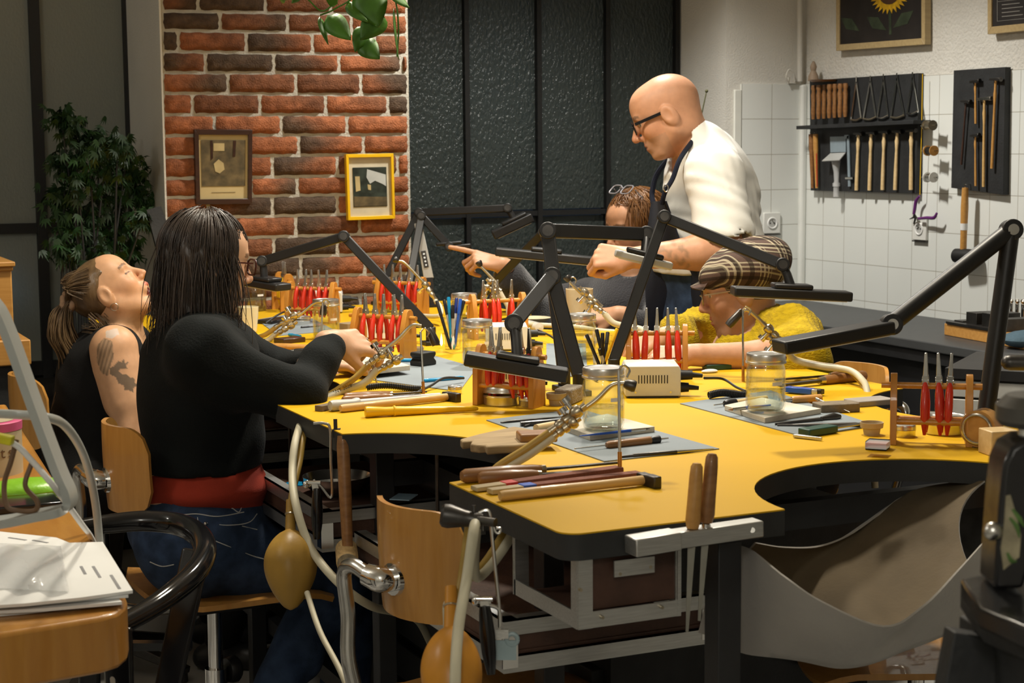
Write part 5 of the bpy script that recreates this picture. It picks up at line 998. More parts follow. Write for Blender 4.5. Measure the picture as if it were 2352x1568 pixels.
# triangular gauges
for i, (x, y0, x0, x1, y1) in enumerate(((1967, 188, 1955, 1978, 279), (1999, 186, 1983, 2012, 277), (2029, 182, 2015, 2039, 274), (2060, 180, 2046, 2076, 273), (2096, 178, 2083, 2108, 264))):
    t = thing('degree_gauge', 'bright steel triangular gauge, %s of the five above the shelf' % ('leftmost', 'second', 'middle one', 'fourth', 'rightmost')[i], 'gauge', tuple(WB((x0 + x1) / 2, y1, 0.006)), group='triangular steel gauges')
    a, b, c = WB(x, y0, 0.006), WB(x0, y1 - 4, 0.006), WB(x1, y1 - 8, 0.006)
    part('arm', MB().bar(a, b, 0.007, 0.003, nX), steel, t); part('arm', MB().bar(a, c, 0.007, 0.003, nX), steel, t); part('scale_bow', MB().tube(cat([b, (b + c) / 2 - A(0, 0, 0.006), c], 5), 0.0045, 8), brass if i in (0, 1, 3) else steel, t); part('hook_end', MB().bar(a, a + A(0, 0, 0.02), 0.006, 0.003, nX), steel, t)
# turned handles in the rack on the shelf
for i in range(7):
    x = 1868 + i * 12.2; y0, y1 = 196 - i * 0.8, 274 - i * 0.9
    a, b = WB(x, y1, 0.02 + 0.018 * (i % 2)), WB(x + 1, y0, 0.02 + 0.018 * (i % 2)); L = np.linalg.norm(b - a)
    single('turned_handle', MB().lathe([(0, 0), (0.007, 0), (0.010, L * 0.2), (0.0085, L * 0.45), (0.0105, L * 0.7), (0.0075, L * 0.82), (0.011, L * 0.9), (0.009, L), (0, L)], a, b - a, 16), brownwood,
           'brown turned handle, %s of the seven upright on the board shelf' % ('leftmost', 'second from left', 'third from left', 'middle one', 'third from right', 'second from right', 'rightmost')[i], 'handle', 'turned handles on the shelf')
for i, (x0, x1) in enumerate(((1863, 1866), (1873, 1876))):
    t = thing('ring_stick', ('brown wooden ring stick hanging at the far left edge of the board', 'orange wooden ring stick with red scale beside the board edge')[i], 'ring stick', tuple(WX(x1, 433, 0.05)), group='wooden ring sticks')
    a, b = WX(x0, 308, 0.05), WX(x1, 432, 0.05); L = np.linalg.norm(b - a); part('stick', MB().lathe([(0, 0), (0.0105, 0), (0.0105, L * 0.3), (0.0095, L * 0.33), (0.006, L), (0, L)], a, b - a, 16), (brownwood, beech)[i], t)
    part('screw_eye', MB().torus(a + A(0, 0, 0.006), 0.005, 0.0012, (0, 1, 0), 12, 6), steel, t)
    if i: part('red_scale', MB().bar(a + (b - a) * 0.36 - FW * 0.0105, a + (b - a) * 0.97 - FW * 0.0072, 0.003, 0.001, -FW), tape_red, t)
gs = thing('glue_dispenser', 'clear plastic funnel with grey tray hanging on the large board', 'dispenser', tuple(WB(1920, 452, 0.03)))
part('tray', MB().slab([[WB(1888, 370, 0.05), WB(1928, 368, 0.05)], [WB(1908, 352, 0.0), WB(1943, 350, 0.0)]], 0.003), grey_plastic, gs); part('back_plate', MB().slab([[WB(1907, 314, 0.004), WB(1943, 313, 0.004)], [WB(1908, 350, 0.004), WB(1943, 349, 0.004)]], 0.003), mat('blue grey plastic', (0.24, 0.30, 0.34), 0.35), gs)
part('funnel', MB().tube([WB(1920, 370, 0.02), WB(1921, 395, 0.02), WB(1921, 418, 0.02)], [0.018, 0.011, 0.009], 16), clear_plastic, gs); part('tube', MB().tube([WB(1921, 418, 0.02), WB(1920, 452, 0.02)], 0.011, 16), clear_plastic, gs); part('collar', MB().cyl(WB(1921, 420, 0.02), WB(1921, 428, 0.02), 0.015, n=16), clear_plastic, gs)
cl = thing('sliding_gauge', 'blue grey sliding gauge hanging beside the clear funnel', 'gauge', tuple(WB(1950, 428, 0.01))); part('beam', MB().bar(WB(1948, 312, 0.008), WB(1951, 428, 0.008), 0.013, 0.004, nX), MATS['blue grey plastic'], cl); part('jaw', MB().bar(WB(1940, 314, 0.008), WB(1950, 314, 0.008), 0.014, 0.004, nX), MATS['blue grey plastic'], cl); part('thumb_screw', MB().cyl(WB(1943, 409, 0.012), WB(1960, 409, 0.012), 0.005, n=12), steel, cl)
part('cord', MB().tube(cat([WB(2119, 170, 0.006), WB(2117, 290, 0.008), WB(2114, 400, 0.006), WB(2113, 447, 0.004)], 6), 0.0016, 6), yellow_plastic, tb)
# spools on pegs at the board's right edge
for i, (x, y, bm, wm, lab) in enumerate(((2135, 288, brass, brass, 'brass spool at the top of the three on the board edge'), (2138, 346, beech, dark_steel, 'orange spool of dark wire in the middle of the board edge'), (2137, 407, white_enamel, steel, 'white spool of bright silver wire lowest on the board edge'))):
    c = WX(x, y, 0.06); ax = nrm(A(0, -1, 0) + A(-0.15, 0, 0)); t = thing('wire_spool', lab, 'spool', tuple(c - A(0, 0, 0.018)), group='wire spools')
    part('flange', MB().cyl(c - ax * 0.024, c - ax * 0.020, 0.0185, n=22), bm, t); part('flange', MB().cyl(c + ax * 0.020, c + ax * 0.024, 0.0185, n=22), bm, t); part('wire', MB().cyl(c - ax * 0.02, c + ax * 0.02, 0.0145, n=20), wm, t); part('peg', MB().cyl(c - ax * 0.06, c + ax * 0.045, 0.0024, n=8), steel, t)
# pliers on a nail, mallet, sockets
purple = mat('purple plastic', (0.13, 0.022, 0.16), 0.35)
pp = thing('purple_pliers', 'purple handled cutters hanging open above the right socket', 'pliers', tuple(WX(2105, 512, 0.03)))
part('handle', MB().tube(cat([WX(2112, 450, 0.03), WX(2104, 462, 0.03), WX(2101, 480, 0.03), WX(2099, 492, 0.03)], 6), [0.004, 0.0065, 0.006, 0.005], 10), purple, pp); part('handle', MB().tube(cat([WX(2152, 489, 0.04), WX(2145, 500, 0.04), WX(2128, 500, 0.035), WX(2110, 502, 0.03)], 6), [0.004, 0.0065, 0.006, 0.005], 10), purple, pp)
part('jaw', MB().cyl(WX(2103, 496, 0.03) - nX * -0.004, WX(2103, 496, 0.03) + nX * 0.006, 0.008, n=12).bar(WX(2104, 497, 0.03), WX(2090, 503, 0.03), 0.008, 0.006, nX, 0.002).bar(WX(2104, 497, 0.03), WX(2099, 514, 0.03), 0.008, 0.006, nX, 0.002), dark_steel, pp)
rm = thing('rubber_mallet', 'black rubber mallet with long orange handle hanging on the tiled wall', 'mallet', tuple(WX(2212, 640, 0.05)))
a, b = WX(2217, 431, 0.05), WX(2212, 585, 0.05); L = np.linalg.norm(b - a); part('handle', MB().lathe([(0, 0), (0.011, 0), (0.0135, L * 0.3), (0.0115, L * 0.7), (0.0115, L), (0, L)], a, b - a, 18), brownwood if False else beech, rm)
hx = A(0.12, -0.99, 0); hc = WX(2216, 588, 0.05); part('head', MB().lathe([(0, 0), (0.021, 0), (0.025, 0.004), (0.026, 0.03), (0.026, 0.062), (0.025, 0.088), (0.021, 0.092), (0, 0.092)], hc - hx * 0.046, hx, 26), rubber_black, rm)
part('white_band', MB().cyl(a + (b - a) * 0.53, a + (b - a) * 0.63, 0.0128, n=18), white_paper, rm); part('hook', MB().tube([a + A(0.05, 0, 0.012), a + A(-0.004, 0, 0.012), a], 0.002, 6), steel, rm)
def socket(lab, c, ax, sd):
    t = thing('wall_socket', lab, 'socket', tuple(c - A(0, 0, 0.04)), group='white wall sockets'); R = np.stack([sd, A(0, 0, 1), ax], 1)
    part('plate', MB().box(c + ax * 0.006, (0.08, 0.085, 0.012), R), white_enamel, t, bev=0.003); part('well_rim', MB().torus(c + ax * 0.013, 0.021, 0.0035, ax), white_paper, t); part('well', MB().cyl(c + ax * 0.0122, c + ax * 0.0128, 0.020, n=24), grey_plastic, t)
    for s in (-1, 1): part('hole', MB().cyl(c + ax * 0.0128 + sd * 0.0095 * s, c + ax * 0.0134 + sd * 0.0095 * s, 0.003, n=10), vent_black, t)
    part('pin', MB().cyl(c + ax * 0.0128 + A(0, 0, 0.01), c + ax * 0.022 + A(0, 0, 0.01), 0.0028, n=10), steel, t); part('lower_strip', MB().box(c + ax * 0.006 - A(0, 0, 0.046), (0.08, 0.004, 0.014), R), dark_steel, t)
socket('white wall socket on the back tiles beside the white shirt', AY(1770, 512, YT - 0.002), A(0, -1, 0), A(1, 0, 0)); socket('white wall socket under the purple cutters', WX(2117, 525, 0.0), A(-1, 0, 0), A(0, -1, 0))
# posters
petal = mat('yellow petals', (0.62, 0.36, 0.01), 0.6, var=0.3, vs=60); leafdark = mat('dark printed leaves', (0.035, 0.05, 0.025), 0.6, var=0.4, vs=30); chalk = mat('black printed ground', (0.018, 0.014, 0.012), 0.6, var=0.3)
palefr = wood('pale limed wood', (0.48, 0.36, 0.18), (0.40, 0.29, 0.14))
def poster(lab, c_px, border, depth):
    c = [WX(x, y, depth) for x, y in c_px]; t = thing('framed_poster', lab, 'picture', tuple((c[2] + c[3]) / 2)); ctr = sum(c) / 4; inn = [p + nrm(ctr - p) * border * 1.414 for p in c]; m = MB()
    for i in range(4):
        j = (i + 1) % 4; m.add([c[i], c[j], inn[j], inn[i]] + [p - nX * depth * 0.95 for p in (c[i], c[j], inn[j], inn[i])], [(0, 1, 2, 3), (7, 6, 5, 4), (0, 4, 5, 1), (2, 6, 7, 3), (1, 5, 6, 2), (3, 7, 4, 0)])
    part('frame', m, palefr, t, bev=0.0015); return t, inn
t, inn = poster('pale framed botanical poster of a sunflower on black, above the large board', [(1920, -250), (2124, -300), (2124, 102), (1920, 117)], 0.022, 0.03)
quad_part('print_ground', t, inn, 0, 1, 0, 1, 0.006, chalk)
cu, cv = 0.62, 0.70
for k in range(26):
    a = 2 * PI * k / 26; r0, r1 = 0.10, 0.235; da = 0.13
    f = lambda r, an: (cu + r * math.cos(an) * 1.0, cv + r * math.sin(an) * 0.55)
    shape_part('petal', t, inn, [f(r0, a - da), f((r0 + r1) / 2, a - da * 0.95), f(r1, a), f((r0 + r1) / 2, a + da * 0.95), f(r0, a + da)], 0.004 - 0.0002 * (k % 2), petal)
shape_part('flower_disc', t, inn, [(cu + 0.12 * math.cos(a), cv + 0.066 * math.sin(a)) for a in np.linspace(0, 2 * PI, 20, endpoint=False)], 0.003, mat('dark seed disc', (0.07, 0.03, 0.01), 0.8))
shape_part('stem', t, inn, [(cu - 0.012, cv + 0.11), (cu + 0.018, cv + 0.11), (cu + 0.022, 0.96), (cu - 0.006, 0.96)], 0.0045, leafdark)
for s, (uu, vv) in ((-1, (0.58, 0.93)), (1, (0.66, 0.92)), (-1, (0.25, 0.92))): shape_part('leaf', t, inn, [(uu, vv), (uu + s * 0.10, vv - 0.09), (uu + s * 0.24, vv - 0.10), (uu + s * 0.17, vv - 0.02)], 0.0048, leafdark)
t, inn = poster('pale framed black poster with ruled white text, cut by the picture edge', [(2268, -300), (2480, -330), (2480, 58), (2268, 79)], 0.022, 0.03)
quad_part('print_ground', t, inn, 0, 1, 0, 1, 0.006, chalk); greyprint = mat('faded white print', (0.22, 0.21, 0.19), 0.7)
for v in (0.80, 0.835, 0.965): quad_part('ruled_line', t, inn, 0.06, 0.97, v, v + 0.003, 0.0045, greyprint)
for k in range(4):
    for u in (0.12, 0.58): quad_part('text_line', t, inn, u, u + 0.22 + 0.04 * (k % 2), 0.858 + 0.026 * k, 0.864 + 0.026 * k, 0.0045, greyprint)
quad_part('ruled_line', t, inn, 0.06, 0.066, 0.80, 0.965, 0.0045, greyprint)
# pipe, sprig, clip and reed in the back corner
single('wall_pipe', MB().tube([AY(1843, -120, YT - 0.02) + A(-0.012, 0, 0), AY(1843, 187, YT - 0.02) + A(-0.012, 0, 0)], 0.011, 14), plaster, 'thin white painted pipe in the back corner above the tiles', 'pipe')
single('cable_clip', MB().tube(cat([AY(1812, 192, YT - 0.02), AY(1806, 176, YT - 0.03), AY(1812, 160, YT - 0.03), AY(1822, 166, YT - 0.03), AY(1826, 188, YT - 0.02)], 6), 0.003, 8).bx(*sorted((AY(1808, 185, YT)[0], AY(1822, 185, YT)[0])), YT - 0.02, YT, AY(1812, 192, YT)[2], AY(1812, 178, YT)[2]), plaster, 'white cable bracket on top of the back tiles', 'bracket')
single('reed', MB().tube([A(AY(1603, 312, 5.3)[0] - 0.05, 5.3, 0.0), AY(1603, 312, 5.3), AY(1612, 260, 5.3), AY(1623, 209, 5.3)], [0.0045, 0.0035, 0.003, 0.0025], 6).ell(AY(1623, 209, 5.3), 0.006), mat('dry reed', (0.07, 0.07, 0.03), 0.8), 'thin dry reed standing behind the collar of the bald man', 'stick')
single('corner_figure', MB().lathe([(0, 0), (0.022, 0), (0.02, 0.02), (0.010, 0.04), (0.014, 0.055), (0.006, 0.075), (0, 0.08)], WX(1868, 186, 0.05), n=16), mat('dusty ceramic', (0.30, 0.22, 0.15), 0.6), 'small dusty figurine on top of the large tool board', 'figurine')
single('straw_dish', MB().lathe([(0, 0.004), (0.05, 0), (0.06, 0.008), (0.05, 0.006), (0, 0.006)], WX(1893, 188, 0.05), n=24, close=False), brownwood, 'flat brown dish on top of the handles on the large board', 'dish')
# ------------------------------------------------------------ counter along the right wall
CZ = 0.832; xc0 = 3.46
cn = thing('side_counter', 'black topped counter running along the tiled right wall', 'counter', (3.7, 4.2, 0))
part('counter_top', MB().bx(xc0, XR, 1.6, YT, CZ - 0.03, CZ), mat('dark grey counter laminate', (0.05, 0.052, 0.054), 0.45, var=0.08), cn, bev=0.004); part('counter_front', MB().bx(xc0 + 0.04, xc0 + 0.06, 1.6, YT, 0.08, CZ - 0.03), black_plastic, cn); part('front_rail', MB().bx(xc0 + 0.01, xc0 + 0.04, 1.6, YT, CZ - 0.07, CZ - 0.03), black_metal, cn, bev=0.004)
part('end_panel', MB().bx(xc0 + 0.04, XR, 1.6, 1.63, 0, CZ - 0.03), black_plastic, cn)
fd = thing('parts_cabinet', 'low cabinet of pale grey drawers behind the right plier rack', 'cabinet', (2.9, 2.8, 0)); D0 = 4.1
o = AD(2170, 868, 4.05); ex = nrm(A(0.62, -0.78, 0)); ez = A(0, 0, 1); ey = nrm(np.cross(ez, ex))
part('cabinet_body', MB().bar(o + ex * 0.0 - ez * 0.0 + ey * 0.18 + A(0, 0, 0.012), o + ex * 0.75 + ey * 0.18 + A(0, 0, 0.012), 0.36, 0.024, ez), black_metal, fd); part('carcass', MB().bar(A(*(o + ey * 0.185)[:2], (o[2]) / 2), A(*(o + ex * 0.75 + ey * 0.185)[:2], o[2] / 2), 0.32, o[2], ez), dark_steel, fd)
for k in range(6):
    for c in range(3):
        z = o[2] - 0.005 - k * 0.043; p = o + ex * (0.004 + c * 0.25); part('drawer_front', MB().bar(A(p[0], p[1], z - 0.02) + ey * 0.014, A(*(p + ex * 0.24)[:2], z - 0.02) + ey * 0.014, 0.022, 0.038, ez), mat('pale grey drawer fronts', (0.50, 0.50, 0.48), 0.5) if not (k or c) else MATS['pale grey drawer fronts'], fd, bev=0.002)
dp = thing('doming_set', 'orange wooden stand holding steel doming blocks on the side counter', 'doming set', (3.72, 3.9, CZ))
a, b = T(2172, 770, CZ), T(2296, 793, CZ); ux = nrm(b - a); wy = nrm(A(0.95, 0.3, 0)); 
part('wood_base', MB().bar(a + A(0.08, 0.0, 0.02) , b + ux * 0.30 + A(0.08, 0, 0.02), 0.16, 0.04), beech, dp, bev=0.003)
for i, (s, w, h) in enumerate(((0.02, 0.05, 0.012), (0.09, 0.06, 0.045), (0.18, 0.05, 0.05), (0.26, 0.05, 0.04))): part('steel_block', MB().bar(a + ux * s + A(0.08, 0, 0.04 + h / 2), a + ux * (s + w) + A(0.08, 0, 0.04 + h / 2), 0.11, h), dark_steel, dp, bev=0.001)
part('file_tray', MB().bar(a + ux * 0.01 + A(0.02, 0, 0.044), a + ux * 0.28 + A(0.02, 0, 0.044), 0.05, 0.008), dark_steel, dp)
for i in range(9):
    x = 2249 + i * 13.5; r = 0.0045 + 0.0011 * i; zb = CZ + 0.042; q = AD(x, 742, (a - CAM) @ FW - 0.02 * i); q = A(q[0] + 0.06, q[1], zb); hgt = 0.075 + 0.002 * i
    if x < 2352: single('doming_punch', MB().lathe([(0, 0), (r * 0.75, 0), (r * 0.75, hgt - r * 2), (r * 0.55, hgt - r * 1.8), (r, hgt - r), (r * 0.7, hgt - r * 0.28), (0, hgt)], q, n=18), chrome, 'steel doming punch, %s from the left in the row on the counter' % ('first', 'second', 'third', 'fourth', 'fifth', 'sixth', 'seventh', 'eighth', 'ninth')[i], 'punch', 'doming punches')
single('blue_pouch', MB().ell(T(2350, 800, CZ) + A(0.02, 0, 0.028), (0.09, 0.07, 0.028), n=24), mat('blue grey cloth', (0.06, 0.11, 0.15), 0.8, bump=0.2), 'blue grey cloth pouch at the near end of the doming set', 'pouch')
# ------------------------------------------------------------ people: smooth bodies from blended limbs
def ev(prims, p, subs=(), disp=None):
    d = np.full(len(p), 9.0)
    def one(q):
        if q[0] == 'c':
            _, a, b, ra, rb, k = q; ab = b - a; t = np.clip(((p - a) @ ab) / max(1e-9, ab @ ab), 0, 1); return np.linalg.norm(p - a - t[:, None] * ab, axis=1) - (ra + (rb - ra) * t), k
        _, c, r, R, k = q; l = p - c
        if R is not None: l = l @ R
        k0 = np.linalg.norm(l / r, axis=1); k1 = np.linalg.norm(l / (r * r), axis=1); return k0 * (k0 - 1) / np.maximum(k1, 1e-6), k
    for q in prims:
        e, k = one(q)
        if k > 1e-5: h = np.clip(0.5 + 0.5 * (d - e) / k, 0, 1); d = d * (1 - h) + e * h - k * h * (1 - h)
        else: d = np.minimum(d, e)
    for q in subs:
        e, k = one(q); e = -e; h = np.clip(0.5 + 0.5 * (e - d) / max(k, 1e-5), 0, 1); d = d * (1 - h) + e * h + k * h * (1 - h)
    if disp is not None: d = d + disp(p)
    return d
def surfnet(F, o, h):
    S = F < 0; nx, ny, nz = F.shape; c = [(a, b, d) for a in (0, 1) for b in (0, 1) for d in (0, 1)]
    sl = lambda M, a, b, d: M[a:nx - 1 + a, b:ny - 1 + b, d:nz - 1 + d]
    al = np.ones((nx - 1, ny - 1, nz - 1), bool); an = np.zeros_like(al)
    for q in c: al &= sl(S, *q); an |= sl(S, *q)
    I = np.argwhere(an & ~al)
    if not len(I): return np.zeros((0, 3)), np.zeros((0, 4), int)
    vid = np.full(al.shape, -1, np.int32); vid[tuple(I.T)] = np.arange(len(I))
    val = {q: F[I[:, 0] + q[0], I[:, 1] + q[1], I[:, 2] + q[2]] for q in c}; acc = np.zeros((len(I), 3)); cnt = np.zeros(len(I))
    for q in c:
        for ax in range(3):
            if q[ax] == 0:
                q2 = tuple(1 if i == ax else q[i] for i in range(3)); f0, f1 = val[q], val[q2]; m = (f0 < 0) != (f1 < 0); t = np.where(m, f0 / np.where(m, f0 - f1, 1), 0)
                pt = np.tile(np.array(q, float), (len(I), 1)); pt[:, ax] += t; acc[m] += pt[m]; cnt[m] += 1
    V = o + h * (I + acc / cnt[:, None]); Q = []
    for ax in range(3):
        a1, a2 = [(1, 2), (2, 0), (0, 1)][ax]; n = [nx, ny, nz]; s0 = [slice(1, n[i] - 1) for i in range(3)]; s0[ax] = slice(0, n[ax] - 1); s1 = list(s0); s1[ax] = slice(1, n[ax])
        A0, A1 = S[tuple(s0)], S[tuple(s1)]; E = np.argwhere(A0 != A1)
        if not len(E): continue
        fl = A0[tuple(E.T)]; E = E + np.array([1 if i != ax else 0 for i in range(3)]); d1 = np.eye(3, dtype=int)[a1]; d2 = np.eye(3, dtype=int)[a2]
        g = lambda X: vid[X[:, 0], X[:, 1], X[:, 2]]
        q4 = np.stack([g(E - d1 - d2), g(E - d2), g(E), g(E - d1)], 1); q4[~fl] = q4[~fl][:, ::-1]; Q.append(q4)
    return V, np.concatenate(Q)
def sdf_block(prims, subs, disp, lo, hi, h):
    n = np.ceil((hi - lo) / h).astype(int) + 2; n = ((n + 3) // 4) * 4 + 1; H = 4 * h; m = (n - 1) // 4 + 1
    g = np.stack(np.meshgrid(*[np.arange(k) for k in m], indexing='ij'), -1).reshape(-1, 3); dc = ev(prims, lo + g * H, subs, disp).reshape(m)
    near = np.abs(dc) < H * 2.2; act = np.zeros(tuple(m - 1), bool)
    for a in (0, 1):
        for b in (0, 1):
            for c in (0, 1): act |= near[a:m[0] - 1 + a, b:m[1] - 1 + b, c:m[2] - 1 + c]
    F = np.repeat(np.repeat(np.repeat(dc, 4, 0), 4, 1), 4, 2)[:n[0], :n[1], :n[2]].copy(); F = np.where(F < 0, -1.0, 1.0)
    fm = np.zeros(tuple(n), bool); b4 = np.repeat(np.repeat(np.repeat(act, 4, 0), 4, 1), 4, 2); fm[:b4.shape[0], :b4.shape[1], :b4.shape[2]] |= b4
    for ax in range(3): sl = [slice(None)] * 3; sr = [slice(None)] * 3; sl[ax] = slice(1, None); sr[ax] = slice(0, -1); fm[tuple(sl)] |= fm[tuple(sr)]
    idx = np.argwhere(fm)
    for s in range(0, len(idx), 250000): j = idx[s:s + 250000]; F[tuple(j.T)] = ev(prims, lo + j * h, subs, disp)
    return surfnet(F, lo, h)
def sdf_mesh(prims, h, fine=(), subs=(), disp=None, color=None):
    L = []
    for q in prims:
        if q[0] == 'c': L += [q[1] - q[3], q[1] + q[3], q[2] - q[4], q[2] + q[4]]
        else: r = max(q[2]); L += [q[1] - r, q[1] + r]
    L = np.array(L); lo, hi = L.min(0) - 4 * h, L.max(0) + 4 * h; V, Q = sdf_block(prims, subs, disp, lo, hi, h); VS, QS, off = [], [], 0
    C = V[Q].mean(1); keep = np.ones(len(Q), bool)
    for bl, bh, fh in fine: keep &= ~np.all((C > bl + h) & (C < bh - h), 1)
    VS.append(V); QS.append(Q[keep]); off = len(V)
    for bl, bh, fh in fine:
        V2, Q2 = sdf_block(prims, subs, disp, np.asarray(bl), np.asarray(bh), fh)
        if len(V2): VS.append(V2); QS.append(Q2 + off); off += len(V2)
    V = np.concatenate(VS); Q = np.concatenate(QS); us = np.zeros(len(V), bool); us[Q.ravel()] = True; re = np.cumsum(us) - 1; V = V[us]; Q = re[Q]
    m = MB(); m.v = [tuple(p) for p in V]; m.f = [tuple(map(int, q)) for q in Q]
    if color is not None: m.c = np.clip(color(V), 0, 1)
    return m
def c_(a, b, ra, rb=None, k=0.02): return ('c', np.asarray(a, float), np.asarray(b, float), ra, ra if rb is None else rb, k)
def e_(c, r, R=None, k=0.02): return ('e', np.asarray(c, float), np.asarray(r, float) if not np.isscalar(r) else A(r, r, r), R, k)
def head_frame(f, up=(0, 0, 1)): f = nrm(f); l = nrm(np.cross(up, f)); u = np.cross(f, l); return np.stack([f, l, u], 1)
def head_prims(o, R, s=1.0, mouth=0.0, ears=True, jaw=1.0, nose=1.0):
    g = lambda *v: o + R @ (A(*v) * s); E = lambda c, r, k=0.02, Rr=None: e_(g(*c), A(*r) * s, R if Rr is None else R @ Rr, k * s); Cc = lambda a, b, ra, rb, k=0.012: c_(g(*a), g(*b), ra * s, rb * s, k * s)
    dj = mouth
    p = [E((-0.015, 0, 0.032), (0.098, 0.076, 0.086), 0), E((0.030, 0, -0.025), (0.060, 0.061, 0.085), 0.03), E((0.045, 0, 0.05), (0.048, 0.058, 0.05), 0.03),
         E((0.062, 0, -0.098 - 0.55 * dj), (0.023 * jaw, 0.026, 0.018), 0.025), Cc((-0.002, 0.054, -0.048), (0.045, 0.026, -0.094 - 0.45 * dj), 0.021, 0.016, 0.025), Cc((-0.002, -0.054, -0.048), (0.045, -0.026, -0.094 - 0.45 * dj), 0.021, 0.016, 0.025),
         E((0.052, 0.036, -0.022), (0.028, 0.024, 0.026), 0.02), E((0.052, -0.036, -0.022), (0.028, 0.024, 0.026), 0.02), Cc((0.078, -0.034, 0.026), (0.078, 0.034, 0.026), 0.0125, 0.0125, 0.014),
         Cc((0.088, 0, 0.016), (0.110 * nose, 0, -0.026), 0.0075, 0.0105, 0.012), E((0.107 * nose, 0, -0.030), (0.0125, 0.0115, 0.010), 0.006), E((0.097, 0.0115, -0.034), (0.0105, 0.007, 0.0075), 0.006), E((0.097, -0.0115, -0.034), (0.0105, 0.007, 0.0075), 0.006),
         E((0.078, 0, -0.062), (0.018, 0.028, 0.024), 0.015), Cc((0.0905, -0.016, -0.058), (0.0905, 0.016, -0.058), 0.0055, 0.0055, 0.005), Cc((0.088 - dj * 0.25, -0.014, -0.070 - dj), (0.088 - dj * 0.25, 0.014, -0.070 - dj), 0.006, 0.006, 0.005)]
    sb = [E((0.100, 0.031, 0.008), (0.016, 0.015, 0.0115), 0.012), E((0.100, -0.031, 0.008), (0.016, 0.015, 0.0115), 0.012), E((0.099, 0, -0.0640 - dj * 0.45), (0.024, 0.019, 0.0018 + dj * 0.48), 0.004)]
    if ears:
        for sd in (1, -1):
            p += [E((-0.010, sd * 0.077, -0.004), (0.023, 0.012, 0.034), 0.004, rotm((0, 1, 0), 0.25))]; sb += [E((-0.005, sd * 0.0895, 0.000), (0.013, 0.007, 0.021), 0.004, rotm((0, 1, 0), 0.25))]
    return p, sb
def lids(o, R, s=1.0): return [e_(o + R @ (A(0.080, y, 0.006) * s), 0.0125 * s, None, 0.004) for y in (0.031, -0.031)]
def face_color(o, R, s, skin, lip=(0.45, 0.13, 0.10), brow=(0.08, 0.045, 0.025), closed=False, stubble=None, mouth=0.0):
    def f(V):
        l = (V - o) @ R / s; C = np.tile(np.array(skin, float), (len(V), 1))
        def blend(w, c): nonlocal C; w = np.clip(w, 0, 1)[:, None]; C = C * (1 - w) + np.array(c) * w
        hd = (l[:, 0] > 0.02) & (np.abs(l).max(1) < 0.14)
        blend(hd * np.exp(-((np.abs(l[:, 1]) - 0.04) ** 2 + (l[:, 2] + 0.025) ** 2) / 0.0008) * 0.35, np.array(skin) * A(1.08, 0.75, 0.68))
        blend(hd * np.exp(-((l[:, 1]) ** 2 + (l[:, 2] + 0.028) ** 2) / 0.0003) * 0.35, np.array(skin) * A(1.05, 0.72, 0.65))
        if stubble is not None: blend(hd * (l[:, 2] < -0.045) * 0.5, stubble)
        lp = hd & (l[:, 0] > 0.075) & (np.abs(l[:, 1]) < 0.022) & ((np.abs(l[:, 2] + 0.0585) < 0.0065) | (np.abs(l[:, 2] + 0.070 + mouth) < 0.0075)); blend(lp * 0.8, lip)
        if mouth > 0.005:
            ins = hd & (np.abs(l[:, 1]) < 0.021) & (l[:, 2] < -0.063) & (l[:, 2] > -0.066 - mouth) & (l[:, 0] < 0.087) & (l[:, 0] > 0.05); blend(ins * 1.0, (0.10, 0.018, 0.014))
        bw = hd & (l[:, 0] > 0.055) & (np.abs(np.abs(l[:, 1]) - 0.033) < 0.019) & (np.abs(l[:, 2] - 0.0315 + 9 * (np.abs(l[:, 1]) - 0.033) ** 2) < 0.0042); blend(bw * 0.75, brow)
        el = hd & (l[:, 0] > 0.07) & (np.abs(np.abs(l[:, 1]) - 0.031) < 0.0145)
        if closed: blend(el & (np.abs(l[:, 2] - 0.003) < 0.0018), (0.03, 0.015, 0.01))
        else:
            op = el & (np.abs(l[:, 2] - 0.006) < 0.0055 * np.sqrt(np.clip(1 - ((np.abs(l[:, 1]) - 0.031) / 0.0145) ** 2, 0, 1))); blend(op * 1.0, (0.55, 0.5, 0.46)); blend((op & (np.hypot(np.abs(l[:, 1]) - 0.031, l[:, 2] - 0.006) < 0.0058)) * 1.0, (0.03, 0.02, 0.015)); blend(el & (np.abs(l[:, 2] - 0.0125) < 0.0014), (0.04, 0.02, 0.015))
        return C
    return f
